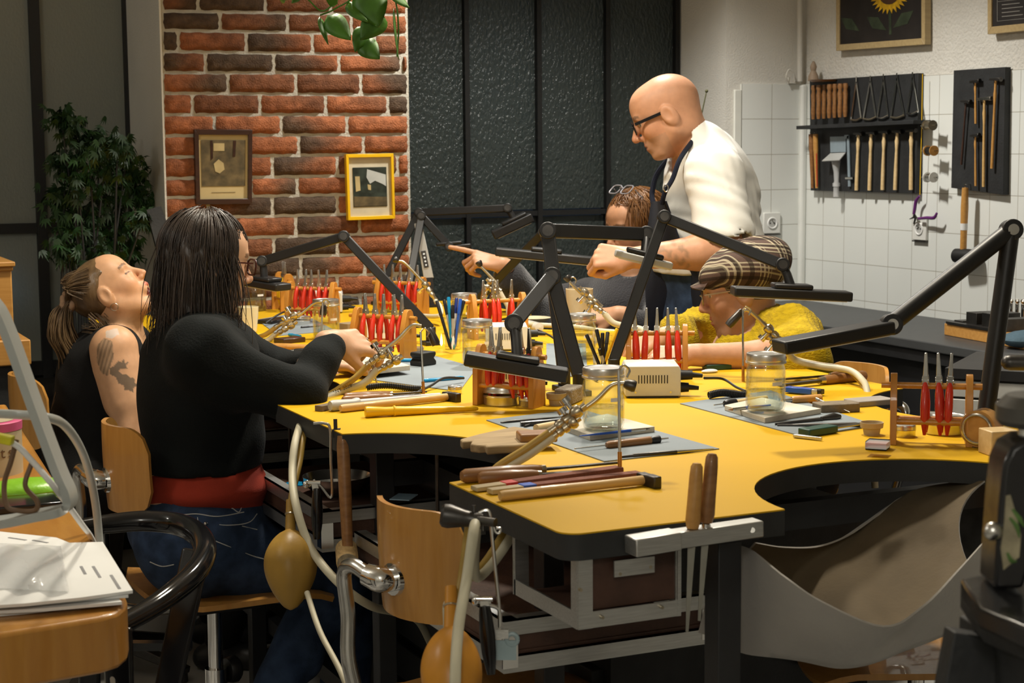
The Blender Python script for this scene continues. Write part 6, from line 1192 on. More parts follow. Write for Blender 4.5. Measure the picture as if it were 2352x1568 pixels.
def hand_prims(w, fd, back, thumb_side, curl, s=1.0, thumb=(0.7, 0.3), spread=0.06):
    """w wrist, fd finger direction, back = way the back of the hand faces, thumb_side +1/-1 for thumb on +/- (back x fd), curl per finger (a, b, c) in radians"""
    x = nrm(fd); z = nrm(np.asarray(back) - x * np.dot(back, x)); y = np.cross(z, x) * thumb_side; g = lambda v: w + (x * v[0] + y * v[1] + z * v[2]) * s; P_ = []
    ys = [0.027, 0.009, -0.009, -0.0255]; kx = [0.088, 0.091, 0.086, 0.077]; ln = [(0.042, 0.025, 0.021), (0.046, 0.029, 0.022), (0.042, 0.027, 0.021), (0.034, 0.02, 0.018)]; tips = []
    P_.append(c_(g((-0.02, 0, 0)), g((0.02, 0, 0)), 0.0235 * s, 0.022 * s, 0.01))
    for i in range(4): P_.append(c_(g((0.012, ys[i] * 0.55, 0)), g((kx[i], ys[i], 0.002)), 0.0145 * s, 0.0105 * s, 0.010 * s))
    P_.append(c_(g((0.02, 0.018, -0.006)), g((0.055, 0.026, -0.008)), 0.015 * s, 0.012 * s, 0.010 * s))
    for i in range(4):
        p = A(kx[i], ys[i], 0.002); an = 0.0; r0 = (0.0092, 0.0094, 0.0090, 0.0080)[i]; sp = spread * (1.5 - i)
        for j in range(3):
            an += curl[i][j]; d = A(math.cos(an) * math.cos(sp), math.cos(an) * math.sin(sp), -math.sin(an)); q = p + d * ln[i][j]
            P_.append(c_(g(p), g(q), (r0 - 0.0007 * j) * s, (r0 - 0.0007 * (j + 1)) * s, 0.0035 * s if j == 0 else 0.002 * s)); p = q
        tips.append(g(p))
    b = A(0.028, 0.027, -0.008); a1, c1 = thumb; d = A(math.cos(a1), math.sin(a1), -0.35); d /= np.linalg.norm(d); q = b + d * 0.042
    d2 = A(math.cos(a1 - c1), math.sin(a1 - c1), -0.35 - c1 * 0.5); d2 /= np.linalg.norm(d2); q2 = q + d2 * 0.031; d3 = A(math.cos(a1 - 1.8 * c1), math.sin(a1 - 1.8 * c1), -0.35 - c1 * 0.6); d3 /= np.linalg.norm(d3); q3 = q2 + d3 * 0.024
    P_ += [c_(g(b), g(q), 0.0125 * s, 0.0105 * s, 0.008 * s), c_(g(q), g(q2), 0.0105 * s, 0.0095 * s, 0.003), c_(g(q2), g(q3), 0.0095 * s, 0.0075 * s, 0.002)]; tips.append(g(q3))
    return P_, tips
def boxof(prims, pad=0.012):
    L = np.array([v for q in prims for v in ((q[1] - q[3], q[1] + q[3], q[2] - q[4], q[2] + q[4]) if q[0] == 'c' else (q[1] - max(q[2]), q[1] + max(q[2])))]); return L.min(0) - pad, L.max(0) + pad
def folds(amp, dirs, fr, seed):
    r = np.random.RandomState(seed); D = [nrm(A(*d) + r.uniform(-0.3, 0.3, 3)) for d in dirs]; ph = r.uniform(0, 6, (len(D), 2)); E_ = [nrm(r.uniform(-1, 1, 3)) for _ in D]
    def f(p):
        s = 0
        for d, e, h in zip(D, E_, ph): s = s + np.sin(p @ d * fr + h[0] + 1.2 * np.sin(p @ e * fr * 0.35 + h[1])) * (0.5 + 0.5 * np.sin(p @ e * fr * 0.25 + h[1]))
        return amp * s
    return f
def grow(prims, g): return [('c', q[1], q[2], q[3] + g, q[4] + g, q[5]) if q[0] == 'c' else ('e', q[1], q[2] + g, q[3], q[4]) for q in prims]
def strands(root_fn, n, r, seg=None):
    m = MB()
    for i in range(n):
        pts = root_fn(i)
        if pts is not None: m.tube(pts, [r, r * 1.1, r, r * 0.3], 4, cap=False)
    return m
def glasses(t, o, R, s, kind, fm, open_=True):
    g = lambda *v: o + R @ (A(*v) * s); fr = MB()
    for sd in (1, -1):
        n = 24; pts = []
        for k in range(n + 1):
            a = 2 * PI * k / n; ca, sa = math.cos(a), math.sin(a); e = 1.0 if kind == 'round' else 0.55
            pts.append(g(0.104 - 0.10 * abs(0.032 + 0.0235 * ca * 1.0 - 0.0) ** 1.6 * 2.2, sd * 0.033 + 0.0235 * math.copysign(abs(ca) ** e, ca), 0.002 + 0.019 * math.copysign(abs(sa) ** e, sa)))
        fr.tube(pts, 0.0024 * s if kind != 'round' else 0.0014 * s, 6, cap=False)
        part('lens', MB().add([np.mean(pts[:-1], 0)] + pts[:-1], [(0, 1 + k, 1 + (k + 1) % n) for k in range(n)]), lens_glass, t)
        part('temple', MB().bar(g(0.094, sd * 0.060, 0.012), g(0.0, sd * 0.081, 0.010), 0.003 * s if kind != 'bold' else 0.004 * s, 0.0035 * s if kind != 'bold' else 0.009 * s), fm, t)
    fr.tube([g(0.104, 0.0105, 0.006), g(0.109, 0, 0.009), g(0.104, -0.0105, 0.006)], 0.0022 * s, 6); return part('glasses', fr, fm, t)
skin_m = mat('skin', (1, 1, 1), 0.48, var=0.06, vs=60, attr=True, bump=0.03, bs=300, spec=0.35); skin_m.node_tree.nodes['Principled BSDF'].inputs['Subsurface Weight'].default_value = 0.12
skin_m.node_tree.nodes['Principled BSDF'].inputs['Subsurface Radius'].default_value = (0.01, 0.004, 0.002)
def cloth(name, c, **k): return mat(name, c, k.pop('rough', 0.9), var=k.pop('var', 0.15), vs=k.pop('vs', 12), bump=k.pop('bump', 0.15), bs=k.pop('bs', 350), sheen=k.pop('sheen', 0.02), spec=0.15, **k)
black_knit = cloth('black fine knit', (0.006, 0.0075, 0.0075), bump=0.2, bs=220); red_cloth = cloth('rust red jersey', (0.30, 0.035, 0.018)); denim = cloth('dark blue denim', (0.032, 0.054, 0.105), var=0.4, vs=25)
black_cotton = cloth('black cotton', (0.008, 0.008, 0.008)); grey_wool = cloth('dark grey wool', (0.022, 0.021, 0.024), bump=0.4, bs=180, sheen=0.4); white_cotton = cloth('white cotton', (0.66, 0.655, 0.62), var=0.03, bump=0.05)
mustard = cloth('mustard mohair', (0.40, 0.275, 0.006), var=0.2, vs=40, bump=0.5, bs=130, sheen=0.05, stretch=(1, 1, 2.2)); apron_m = cloth('navy apron cloth', (0.010, 0.012, 0.022))
def hair_mat(n, c, c2): return mat(n, c, 0.33, vs=30, c2=c2, stretch=(1, 1, 0.15), bump=0.1, bs=200, spec=0.6)
hair_dk = hair_mat('dark brown hair', (0.075, 0.056, 0.045), (0.024, 0.017, 0.013)); hair_br = hair_mat('ash brown hair', (0.19, 0.118, 0.055), (0.075, 0.044, 0.02)); hair_au = hair_mat('auburn hair', (0.30, 0.135, 0.04), (0.10, 0.04, 0.012)); hair_gr = hair_mat('grey hair', (0.16, 0.12, 0.085), (0.08, 0.06, 0.045))
CR = A(RT[0], RT[1], 0); CR = CR / np.linalg.norm(CR); CF = A(-CR[1], CR[0], 0)    # level right and level away, as seen by the camera
Zu = A(0, 0, 1)
def legs(hips, knees, ankles, r=(0.088, 0.062, 0.042), toe=(1, 0, 0)):
    L = []
    for h, k, a in zip(hips, knees, ankles): L += [c_(h, k, r[0], r[1], 0.03), c_(k, a, r[1], r[2], 0.015)]
    return L
def shoes(t, ankles, toe, m=None):
    for a in ankles:
        d = nrm(A(*toe)); b = A(a[0], a[1], 0.035); sm = sdf_mesh([c_(b - d * 0.05, b + d * 0.08, 0.036, 0.038, 0), e_(b + d * 0.13 - A(0, 0, 0.008), (0.06, 0.042, 0.027), np.stack([d, np.cross(Zu, d), Zu], 1), 0.03), c_(b, b + A(0, 0, 0.06), 0.042, 0.042, 0.03)], 0.008); part('shoe', sm, m or black_plastic, t)

# ---- the woman in the black cardigan, seated with her back to us
Y1 = 3.75; p1 = thing('person', 'seated woman with long dark hair in a black cardigan, red shirt and jeans', 'person', A(0.97, Y1, 0))
pt = lambda x, y, Y: AY(x, y, Y)
sk1 = (0.50, 0.30, 0.19)
ho = pt(475, 606, Y1); f1 = nrm(CR * 0.86 + CF * 0.50 - Zu * 0.12); HR = head_frame(f1)
hp, hs = head_prims(ho, HR, 0.93)
S0, S1 = pt(455, 800, 3.60), pt(520, 795, 3.94); E0, W0 = pt(688, 905, 3.50), pt(764, 785, 3.62); E1, W1 = pt(640, 852, 4.00), pt(720, 838, 3.84)
chest, waist, pel = pt(462, 880, Y1), pt(468, 1040, Y1), pt(452, 1215, Y1)
hnd0, tip0 = hand_prims(W0, pt(836, 788, 3.66) - W0, Zu * 0.62 - CF * 0.80, -1, [(0.35, 0.8, 0.5), (0.42, 0.75, 0.5), (0.5, 0.65, 0.4), (0.6, 0.5, 0.3)], 1.08, (0.5, 0.5), 0.12)
hnd1, tip1 = hand_prims(W1, CR * 0.9 + CF * 0.3 - Zu * 0.1, Zu, 1, [(0.4, 0.6, 0.4)] * 4, 0.95)
arms = [c_(S0, E0, 0.052, 0.041, 0.03), c_(E0, W0, 0.040, 0.026, 0.012), c_(S1, E1, 0.050, 0.041, 0.03), c_(E1, W1, 0.040, 0.026, 0.012)]
torso = [e_(chest, (0.118, 0.165, 0.165), None, 0), c_(chest, waist, 0.118, 0.112, 0.05), c_(waist, pel, 0.112, 0.12, 0.05), e_(pel, (0.142, 0.178, 0.12), None, 0.05), c_(S0, S1, 0.058, 0.058, 0.05), c_(ho - Zu * 0.05 - CR * 0.02, (S0 + S1) / 2 + Zu * 0.02, 0.048, 0.055, 0.03)]
h0, h1 = pt(430, 1258, 3.70), pt(470, 1256, 3.88); K0, K1 = pt(775, 1322, 3.70), pt(800, 1305, 3.92); N0, N1 = pt(600, 1650, 3.66), pt(790, 1700, 3.88)
lg = legs((h0, h1), (K0, K1), (N0, N1), (0.098, 0.064, 0.045))
def col1(V):
    C = face_color(ho, HR, 0.93, sk1)(V)
    for tp in tip0[1:]: d = np.linalg.norm(V - tp - Zu * 0.002, axis=1); C[d < 0.009] = (0.10, 0.012, 0.015)
    return C
body = hp + torso + arms + lg + hnd0 + hnd1
part('body', sdf_mesh(body, 0.009, [(*boxof(hp), 0.0034), (*boxof(hnd0), 0.0021), (*boxof(hnd1), 0.003)], hs, None, col1), skin_m, p1, sharp=180)
fd1 = folds(0.0034, [(1, 0, 1), (0.4, 0, 1), (-0.5, 0.4, 1)], 55, 3)
cut1 = [e_(A(waist[0], Y1, waist[2] - 0.29), (0.5, 0.5, 0.27), None, 0.004), e_(ho + A(0, 0, -0.005), 0.115, None, 0.02)]
card = grow([q for q in torso if q is not torso[3]], 0.013); ca = [c_(S0 - Zu * 0.02 + (E0 - S0) * 0.10, E0, 0.056, 0.055, 0.075), c_(E0, E0 + (W0 - E0) * 0.86, 0.054, 0.038, 0.02), c_(S1, E1, 0.062, 0.052, 0.03), c_(E1, E1 + (W1 - E1) * 0.80, 0.05, 0.036, 0.02), c_(S0 + (E0 - S0) * 0.25 - Zu * 0.04, S0 + (E0 - S0) * 0.85 - Zu * 0.03, 0.05, 0.045, 0.03)]
part('cardigan', sdf_mesh(card + ca, 0.006, (), cut1, fd1), black_knit, p1, sharp=180)
fr_ = folds(0.0035, [(1, 0, 1), (0.3, 0, 1)], 70, 9)
part('shirt', sdf_mesh([c_(waist + A(0, 0, 0.05), waist - Zu * 0.09, 0.117, 0.132, 0), e_(waist - Zu * 0.075, (0.14, 0.168, 0.055), None, 0.03)], 0.006, (), (), fr_), red_cloth, p1, sharp=180)
fj = folds(0.003, [(1, 0, 0.5), (1, 0, -0.4), (0.5, 0.5, 0.6)], 60, 5)
jn = part('jeans', sdf_mesh(grow([torso[3]] + lg, 0.009) + [c_(waist - Zu * 0.10, pel, 0.122, 0.135, 0.03)], 0.007, (), [e_(waist + Zu * 0.06, (0.3, 0.3, 0.155), None, 0.003)], fj), denim, p1, sharp=180)
shoes(p1, (N0, N1), CR)
# seams and belt loops on the jeans
sm = MB()
def snap(ob, off, x, y):
    if not hasattr(snap, 'b'):
        from mathutils.bvhtree import BVHTree
        snap.b = BVHTree.FromPolygons([v.co + off for v in ob.data.vertices], [p.vertices for p in ob.data.polygons])
    h = snap.b.ray_cast(Vector(CAM), Vector(nrm(ray(x, y)))); return np.array(h[0] + h[1] * 0.0006) if h[0] is not None else None
for pxs in ([(352, 1182), (400, 1184), (450, 1180), (500, 1186), (560, 1176)], [(452, 1150), (455, 1200), (462, 1250), (470, 1300)], [(476, 1160), (500, 1164), (530, 1166), (548, 1176), (556, 1160)], [(470, 1200), (520, 1206), (570, 1200), (590, 1180)], [(470, 1232), (520, 1252), (580, 1276), (608, 1284)], [(556, 1208), (590, 1216)], [(352, 1200), (372, 1216), (398, 1200)], [(345, 1290), (372, 1300), (400, 1296)]):
    q = [snap(jn, Vector((0.97, Y1, 0)), x, y) for x, y in pxs]; q = [k for k in q if k is not None]
    if len(q) > 1: part('seam', MB().tube(cat(q, 6), 0.0013, 5), MATS['grey plastic'], jn)
for x, y in ((474, 1160), (530, 1154), (472, 1202)):
    q = snap(jn, Vector((0.97, Y1, 0)), x, y)
    if q is not None: part('rivet', MB().ell(q, 0.0042, None, 10, 6), steel, jn)
q0, q1 = snap(jn, Vector((0.97, Y1, 0)), 403, 1150), snap(jn, Vector((0.97, Y1, 0)), 404, 1186)
if q0 is not None and q1 is not None: part('belt_loop', MB().bar(q0, q1, 0.012, 0.003, -FW), denim, jn)
def hroot1(i):
    r = NR; ph = r.uniform(-PI, PI); th = r.uniform(0.02, 1.0) ** 0.6 * 1.35; back = abs(ph) > 0.95
    a, b, c = 0.098, 0.080, 0.093; L = lambda q, t, gr=1.0: A(-0.012 + a * gr * math.sin(t) * math.cos(q), b * gr * math.sin(t) * math.sin(q), 0.032 + c * gr * math.cos(t))
    pts = []; gr = r.uniform(0.97, 1.07); tend = 1.62 if back else 1.05
    for t in np.linspace(th, tend, 5): pts.append(ho + HR @ L(ph, t, gr))
    if back:
        ln = r.uniform(0.15, 0.285); q = pts[-1]; out = (HR @ A(math.cos(ph), math.sin(ph), 0)) * r.uniform(-0.10, 0.16); w = r.uniform(-0.02, 0.02, 3)
        for s_ in (0.25, 0.5, 0.75, 1.0): pts.append(q + A(0, 0, -1) * ln * s_ + out * s_ * s_ * 0.25 + w * math.sin(s_ * 3) - CR * 0.004 * s_ * s_)
    return cat(pts, 2)
part('hair', sdf_mesh([e_(ho + HR @ A(-0.014, 0, 0.032), (0.096, 0.078, 0.091), HR, 0), c_(ho + HR @ A(-0.03, 0, 0.0), ho + HR @ A(-0.035, 0, 0) - Zu * 0.12, 0.074, 0.070, 0.03), c_(ho - Zu * 0.10 - CR * 0.015, ho - Zu * 0.19 - CR * 0.02, 0.070, 0.045, 0.03)], 0.006, (), [e_(ho + HR @ A(0.095, 0, -0.05), (0.07, 0.075, 0.085), HR, 0.02)], folds(0.0018, [(1, 0, 0), (0, 1, 0.1)], 190, 8)), hair_dk, p1, sharp=180)
part('hair_strands', strands(hroot1, 750, 0.0011), hair_dk, p1, sharp=180)
glasses(p1, ho, HR, 0.93, 'rect', mat('dark red frame', (0.06, 0.015, 0.012), 0.3))
for i, (ti, fr0) in enumerate(((0, 0.35), (1, 0.4), (2, 0.4))):
    q = [q for q in hnd0 if q[0] == 'c'][6 + ti * 3]; cpt = q[1] + (q[2] - q[1]) * 0.45; part('ring', MB().torus(cpt, q[3] + 0.0008, 0.0013, q[2] - q[1], 18, 6), brass, p1)
single('burin', MB().cyl(tip0[0] + Zu * 0.02, tip0[0] - Zu * 0.022 + CR * 0.01, 0.004, 0.002, n=10), steel, 'small steel tool held in the fingers of the hand with rings', 'tool')

# ---- the laughing woman in the tank top
Y2 = 4.70; p2 = thing('person', 'laughing woman in a black tank top with head thrown back and leaf tattoo', 'person', A(0.92, Y2, 0))
sk2 = (0.56, 0.315, 0.175); ho = pt(257, 671, Y2 - 0.02); el = 0.80; f2 = nrm(CR * math.cos(el) + Zu * math.sin(el) + CF * 0.05); HR = head_frame(f2, nrm(Zu * math.cos(el) - CR * math.sin(el)))
HS = 0.88; hp, hs = head_prims(ho, HR, HS, mouth=0.028); hp = hp + lids(ho, HR, HS)
S0, S1 = pt(262, 800, 4.56), pt(300, 790, 4.86); E0, W0 = pt(306, 1000, 4.50), pt(362, 905, 4.62); E1, W1 = pt(370, 960, 4.95), pt(400, 900, 4.75)
chest, waist, pel = pt(238, 885, Y2), pt(222, 1005, Y2), pt(222, 1082, Y2)
hnd0, _ = hand_prims(W0, CR * 0.8 - Zu * 0.2 + CF * 0.5, -CF, 1, [(0.5, 0.7, 0.4)] * 4, 0.95)
arms = [c_(S0, E0, 0.056, 0.043, 0.03), c_(S0 + (E0 - S0) * 0.25, S0 + (E0 - S0) * 0.6, 0.057, 0.052, 0.02), c_(E0, W0, 0.042, 0.026, 0.012), c_(S1, E1, 0.05, 0.041, 0.03), c_(E1, W1, 0.04, 0.026, 0.012)]
torso = [e_(chest, (0.112, 0.155, 0.16), None, 0), c_(chest, waist, 0.112, 0.108, 0.05), c_(waist, pel, 0.108, 0.125, 0.05), e_(pel, (0.14, 0.175, 0.12), None, 0.05), c_(S0, S1, 0.055, 0.055, 0.05), c_(ho + HR @ A(-0.02, 0, -0.06), (S0 + S1) / 2 + Zu * 0.01, 0.048, 0.055, 0.04)]
h0, h1 = pel + A(0, -0.09, -0.02), pel + A(0, 0.09, -0.02); K0, K1 = A(1.38, 4.60, 0.56), A(1.38, 4.86, 0.56); N0, N1 = A(1.20, 4.60, 0.09), A(1.25, 4.86, 0.09); lg = legs((h0, h1), (K0, K1), (N0, N1))
def inpoly(x, y, poly):
    ins = np.zeros(len(x), bool); n = len(poly)
    for i in range(n):
        (x0, y0), (x1, y1) = poly[i], poly[(i + 1) % n]; c = ((y0 > y) != (y1 > y)) & (x < (x1 - x0) * (y - y0) / ((y1 - y0) or 1e-9) + x0); ins ^= c
    return ins
# tattoo drawn on the outer side of the upper arm, in the arm's own coordinates (across, along)
axm = nrm(E0 - S0); acr = nrm(np.cross(axm, -CF)); acr = acr if acr @ CR > 0 else -acr
LEAF = [(-0.005, 0.055), (0.012, 0.048), (0.018, 0.040), (0.024, 0.046), (0.034, 0.040), (0.031, 0.050), (0.040, 0.050), (0.032, 0.058), (0.036, 0.066), (0.022, 0.064), (0.012, 0.066), (0.020, 0.078), (0.030, 0.080), (0.036, 0.090), (0.046, 0.095), (0.043, 0.106), (0.052, 0.116), (0.040, 0.118), (0.036, 0.130), (0.026, 0.122), (0.018, 0.122), (0.018, 0.108), (0.006, 0.100), (0.004, 0.084), (-0.010, 0.070)]
PET = [(-0.04, 0.03), (-0.03, -0.01), (-0.005, -0.028), (0.016, -0.012), (0.010, 0.03), (-0.008, 0.055), (-0.016, 0.075), (-0.035, 0.06)]; BUD = [(0.0, -0.045), (0.028, -0.048), (0.034, -0.030), (0.016, -0.020), (0.0, -0.026)]
def col2(V):
    C = face_color(ho, HR, HS, sk2, closed=True, mouth=0.022, lip=(0.50, 0.13, 0.10))(V); q = V - S0; al = q @ axm; ac = q @ acr; near = (q @ -CF > -0.005) & (np.abs(ac) < 0.08) & (al < 0.16)
    C[near & inpoly(ac, al, LEAF)] *= A(0.30, 0.36, 0.42); pm = near & inpoly(ac, al, PET); C[pm] *= (0.62 + 0.2 * np.sin(ac[pm] * 500 + al[pm] * 300))[:, None] * A(0.85, 0.95, 1.0); C[near & inpoly(ac, al, BUD)] = A(0.50, 0.40, 0.33); return C
body = hp + torso + arms + lg + hnd0
part('body', sdf_mesh(body, 0.008, [(*boxof(hp), 0.003), (*boxof(arms[:2]), 0.0035)], hs, None, col2), skin_m, p2, sharp=180)
part('teeth', sdf_mesh([c_(ho + HR @ A(0.0835, -0.013, -0.0635) * HS, ho + HR @ A(0.0835, 0.013, -0.0635) * HS, 0.0048, 0.0048, 0)], 0.0022), white_enamel, p2)
cutS = [c_(S0 + A(0, -0.03, -0.02), S0 + A(0.02, -0.16, -0.0), 0.075, 0.085, 0.008), c_(S1 + A(0, 0.03, -0.02), S1 + A(0, 0.16, 0), 0.075, 0.085, 0.008), e_((S0 + S1) / 2 + CR * 0.07 + Zu * 0.05, (0.085, 0.07, 0.07), None, 0.01), c_(ho, (S0 + S1) / 2 + Zu * 0.05, 0.075, 0.065, 0.01), c_(E0 + A(0.02, -0.05, 0), S0 + A(0.03, -0.09, -0.1), 0.05, 0.05, 0.004)]
part('tank_top', sdf_mesh(grow([q for q in torso if q is not torso[5]], 0.007), 0.0055, (), cutS[:4], folds(0.0018, [(1, 0, 1), (0, 0, 1)], 60, 12)), black_cotton, p2, sharp=180)
part('trousers', sdf_mesh(grow([torso[3]] + lg, 0.008), 0.009, (), [e_(pel + Zu * 0.13, (0.3, 0.3, 0.08), None, 0.003)]), black_cotton, p2, sharp=180); shoes(p2, (N0, N1), CR)
part('hair', sdf_mesh([e_(ho + HR @ A(-0.016, 0, 0.034) * HS, A(0.1025, 0.0815, 0.092) * HS, HR, 0)], 0.0045, (), [e_(ho + HR @ A(0.118, 0, -0.035) * HS, A(0.100, 0.125, 0.130) * HS, HR, 0.006), e_(ho + HR @ A(0.0, 0.085, -0.02) * HS, A(0.03, 0.035, 0.045), HR, 0.006), e_(ho + HR @ A(0.0, -0.085, -0.02) * HS, A(0.03, 0.035, 0.045), HR, 0.006), e_(ho + HR @ A(0.04, -0.08, 0.0) * HS, A(0.045, 0.03, 0.05), HR, 0.006)], folds(0.0012, [(0, 0.2, 1), (0, 1, 0.5)], 230, 15)), hair_br, p2, sharp=180)
scr = pt(157, 692, Y2 + 0.0)
def hroot2(i):
    r = NR; v = r.uniform(-1.3, 1.3); t = r.uniform(0, 1); st = A(0.050 - 0.045 * abs(v), 0.080 * math.sin(v), 0.032 + 0.090 * math.cos(v) - 0.02 * (abs(v) < 0.8)) if t < 0.6 else A(-0.02 - r.uniform(0, 0.05), 0.079 * math.sin(v * 1.2), 0.036 + 0.085 * math.cos(v * 1.2))
    b = (scr - ho) @ HR / HS; mid = A(-0.075, st[1] * 0.9, 0.5 * (st[2] + b[2]) + 0.022 * (1 if st[2] > 0.03 else -0.5)); k = r.uniform(0.98, 1.035)
    g = lambda q: ho + HR @ (np.array(q) * k) * HS * 1.02
    return cat([g(st), g((st + mid) / 2 + A(-0.005, st[1] * 0.12, 0.012)), g(mid), scr + r.uniform(-0.012, 0.012, 3)], 4)
m = strands(hroot2, 420, 0.0010)
tail = [(157, 692), (142, 720), (140, 770), (165, 820), (160, 880), (142, 940)]; tail2 = [(157, 692), (150, 740), (175, 800), (230, 815), (195, 790), (170, 850), (150, 900)]
def hroot3(i):
    r = NR; T_ = tail if i % 3 else tail2; a = r.uniform(0, 2 * PI); rr = r.uniform(0, 1) ** 0.5; n = len(T_); e = r.uniform(0.75, 1.05)
    pts = [pt(x, y, Y2) + (CR * math.cos(a) + CF * math.sin(a)) * rr * (0.012 + 0.026 * math.sin(min(1, j / (n - 1) * 1.2) * PI * 0.75)) + r.uniform(-0.004, 0.004, 3) for j, (x, y) in enumerate(T_)]
    q = cat(pts, 4); return q[:max(6, int(len(q) * min(1, e)))]
def hroot4(i):
    r = NR; s0 = pt(235 + r.uniform(-40, 30), 725 + r.uniform(-8, 12), Y2 - 0.06); return cat([s0, s0 + CR * 0.02 - Zu * 0.02, s0 + CR * r.uniform(0.0, 0.03) - Zu * 0.035, s0 - CR * 0.02 - Zu * 0.03], 4)
part('hair_strands', m, hair_br, p2, sharp=180); part('ponytail', strands(hroot3, 230, 0.0016), hair_br, p2, sharp=180); part('loose_lock', strands(hroot4, 40, 0.0012), hair_br, p2, sharp=180)
sc_m = MB()
for k in range(3): sc_m.tube([scr + (CR * 0.020 * math.cos(a) * 0.7 + Zu * 0.023 * math.sin(a) + CF * (0.012 * math.sin(3 * a + k) + 0.004 * k)) * (1 + 0.12 * math.sin(9 * a + k)) for a in np.linspace(0, 2 * PI, 40)], 0.0085, 10, cap=False)
part('scrunchie', sc_m, cloth('beige satin', (0.38, 0.24, 0.15), rough=0.45), p2, sharp=180)
er = ho + HR @ A(-0.004, -0.083, -0.036) * HS; part('earring', MB().torus(er - Zu * 0.012, 0.010, 0.0011, CF, 20, 6), brass, p2)
# ---- the bald man in the white shirt and apron, leaning over the bench
Y4 = 4.42; p4 = thing('person', 'standing bald man with black glasses, white shirt and dark apron, fist held out', 'person', A(3.05, Y4, 0))
sk4 = (0.52, 0.27, 0.16); ho = pt(1531, 265, Y4); f4 = nrm(-CR * 0.94 + CF * 0.12 - Zu * 0.42); HR = head_frame(f4); HS = 0.99
hp, hs = head_prims(ho, HR, HS, jaw=1.15, nose=1.03)
S0, S1 = pt(1640, 398, 4.22), pt(1620, 390, 4.64); E0, W0 = pt(1668, 575, 4.14), pt(1452, 592, 4.20); E1, W1 = pt(1690, 545, 4.76), pt(1610, 690, 4.76)
chest, waist, pel = pt(1634, 445, Y4 + 0.0), pt(1632, 600, Y4), pt(1640, 715, Y4)
hnd0, _ = hand_prims(W0, -CR * 1.0 + Zu * 0.05, -CF * 0.75 + Zu * 0.5, 1, [(1.25, 1.5, 0.9), (1.3, 1.5, 0.9), (1.35, 1.5, 0.9), (1.4, 1.5, 0.9)], 1.12, (0.35, 0.9), 0.02)
hnd1, _ = hand_prims(W1, -CR * 0.2 - Zu * 1.0, CF, -1, [(0.4, 0.6, 0.4)] * 4, 1.02)
arms = [c_(S0, E0, 0.062, 0.050, 0.03), c_(E0, E0 + (W0 - E0) * 0.3, 0.050, 0.050, 0.012), c_(E0 + (W0 - E0) * 0.3, W0, 0.050, 0.029, 0.015), c_(S1, E1, 0.06, 0.047, 0.03), c_(E1, W1, 0.046, 0.028, 0.015)]
LX = nrm(-CR * 0.25 + Zu); Rl = np.stack([nrm(np.cross(LX, CF)), CF, LX], 1)
torso = [e_(chest, (0.112, 0.195, 0.20), Rl, 0), c_(chest, waist, 0.118, 0.125, 0.06), e_(waist, (0.145, 0.18, 0.13), None, 0.05), e_(pel, (0.135, 0.18, 0.13), None, 0.05), c_(S0, S1, 0.068, 0.068, 0.06), c_(ho + HR @ A(-0.035, 0, -0.05) * HS, (S0 + S1) / 2 - CR * 0.005 + Zu * 0.02, 0.060, 0.068, 0.04)]
h0, h1 = A(pel[0], Y4 - 0.10, pel[2] - 0.04), A(pel[0], Y4 + 0.10, pel[2] - 0.04); K0, K1 = A(pel[0] - 0.02, Y4 - 0.11, 0.50), A(pel[0] - 0.05, Y4 + 0.12, 0.50); N0, N1 = A(pel[0] + 0.02, Y4 - 0.12, 0.09), A(pel[0] - 0.02, Y4 + 0.14, 0.09); lg = legs((h0, h1), (K0, K1), (N0, N1), (0.10, 0.07, 0.05))
def col4(V):
    C = face_color(ho, HR, HS, sk4, stubble=(0.36, 0.22, 0.15), brow=(0.14, 0.09, 0.06), lip=(0.36, 0.15, 0.11))(V); q = V - (E0 + (W0 - E0) * 0.62); a = q @ nrm(W0 - E0); b = q @ Zu
    w = (np.abs(a) < 0.05) & (np.abs(b) < 0.05) & (q @ -CF > -0.01) & (np.sin(a * 170) * np.sin(b * 150 + a * 60) > 0.1); C[w] *= A(0.66, 0.72, 0.72); return C
part('body', sdf_mesh(hp + torso + arms + lg + hnd0 + hnd1, 0.010, [(*boxof(hp), 0.0034), (*boxof(hnd0), 0.0026)], hs, None, col4), skin_m, p4, sharp=180)
fs0 = folds(0.0016, [(0.7, 0, 1), (1, 0.2, 0.6), (0.5, 0, 1)], 150, 21); fs1 = folds(0.0022, [(1, 0, 0.8), (0.5, 0.3, 1)], 60, 8); fs = lambda p: fs0(p) + fs1(p)
slv = [c_(S0, S0 + (E0 - S0) * 0.80, 0.082, 0.088, 0.03), c_(S1, S1 + (E1 - S1) * 0.8, 0.078, 0.08, 0.03)]
part('shirt', sdf_mesh(grow([q for q in torso[:5] if q is not torso[3]], 0.014) + slv + [c_((S0 + S1) / 2, ho + HR @ A(-0.05, 0, -0.12) * HS, 0.085, 0.072, 0.04), c_(waist, pel, 0.158, 0.155, 0.04)], 0.0065, (), [c_(ho, ho + HR @ A(-0.01, 0, -0.155) * HS, 0.085, 0.066, 0.006), e_(A(pel[0], Y4, AY(1600, 622, Y4)[2] - 3.0), 3.0, None, 0.004), c_(S0 + (E0 - S0) * 0.82, E0 + (E0 - S0) * 0.3, 0.068, 0.12, 0.004)], fs), white_cotton, p4, sharp=180)
part('jeans', sdf_mesh(grow([torso[2], torso[3]] + lg, 0.016), 0.009, (), [e_(A(pel[0], Y4, AY(1600, 612, Y4)[2] + 3.0), 3.0, None, 0.003)], folds(0.003, [(1, 0, 0.5), (0.3, 0.5, 1)], 50, 4)), denim, p4, sharp=180); shoes(p4, (N0, N1), -CR)
ap = [[None] * 9 for _ in range(14)]
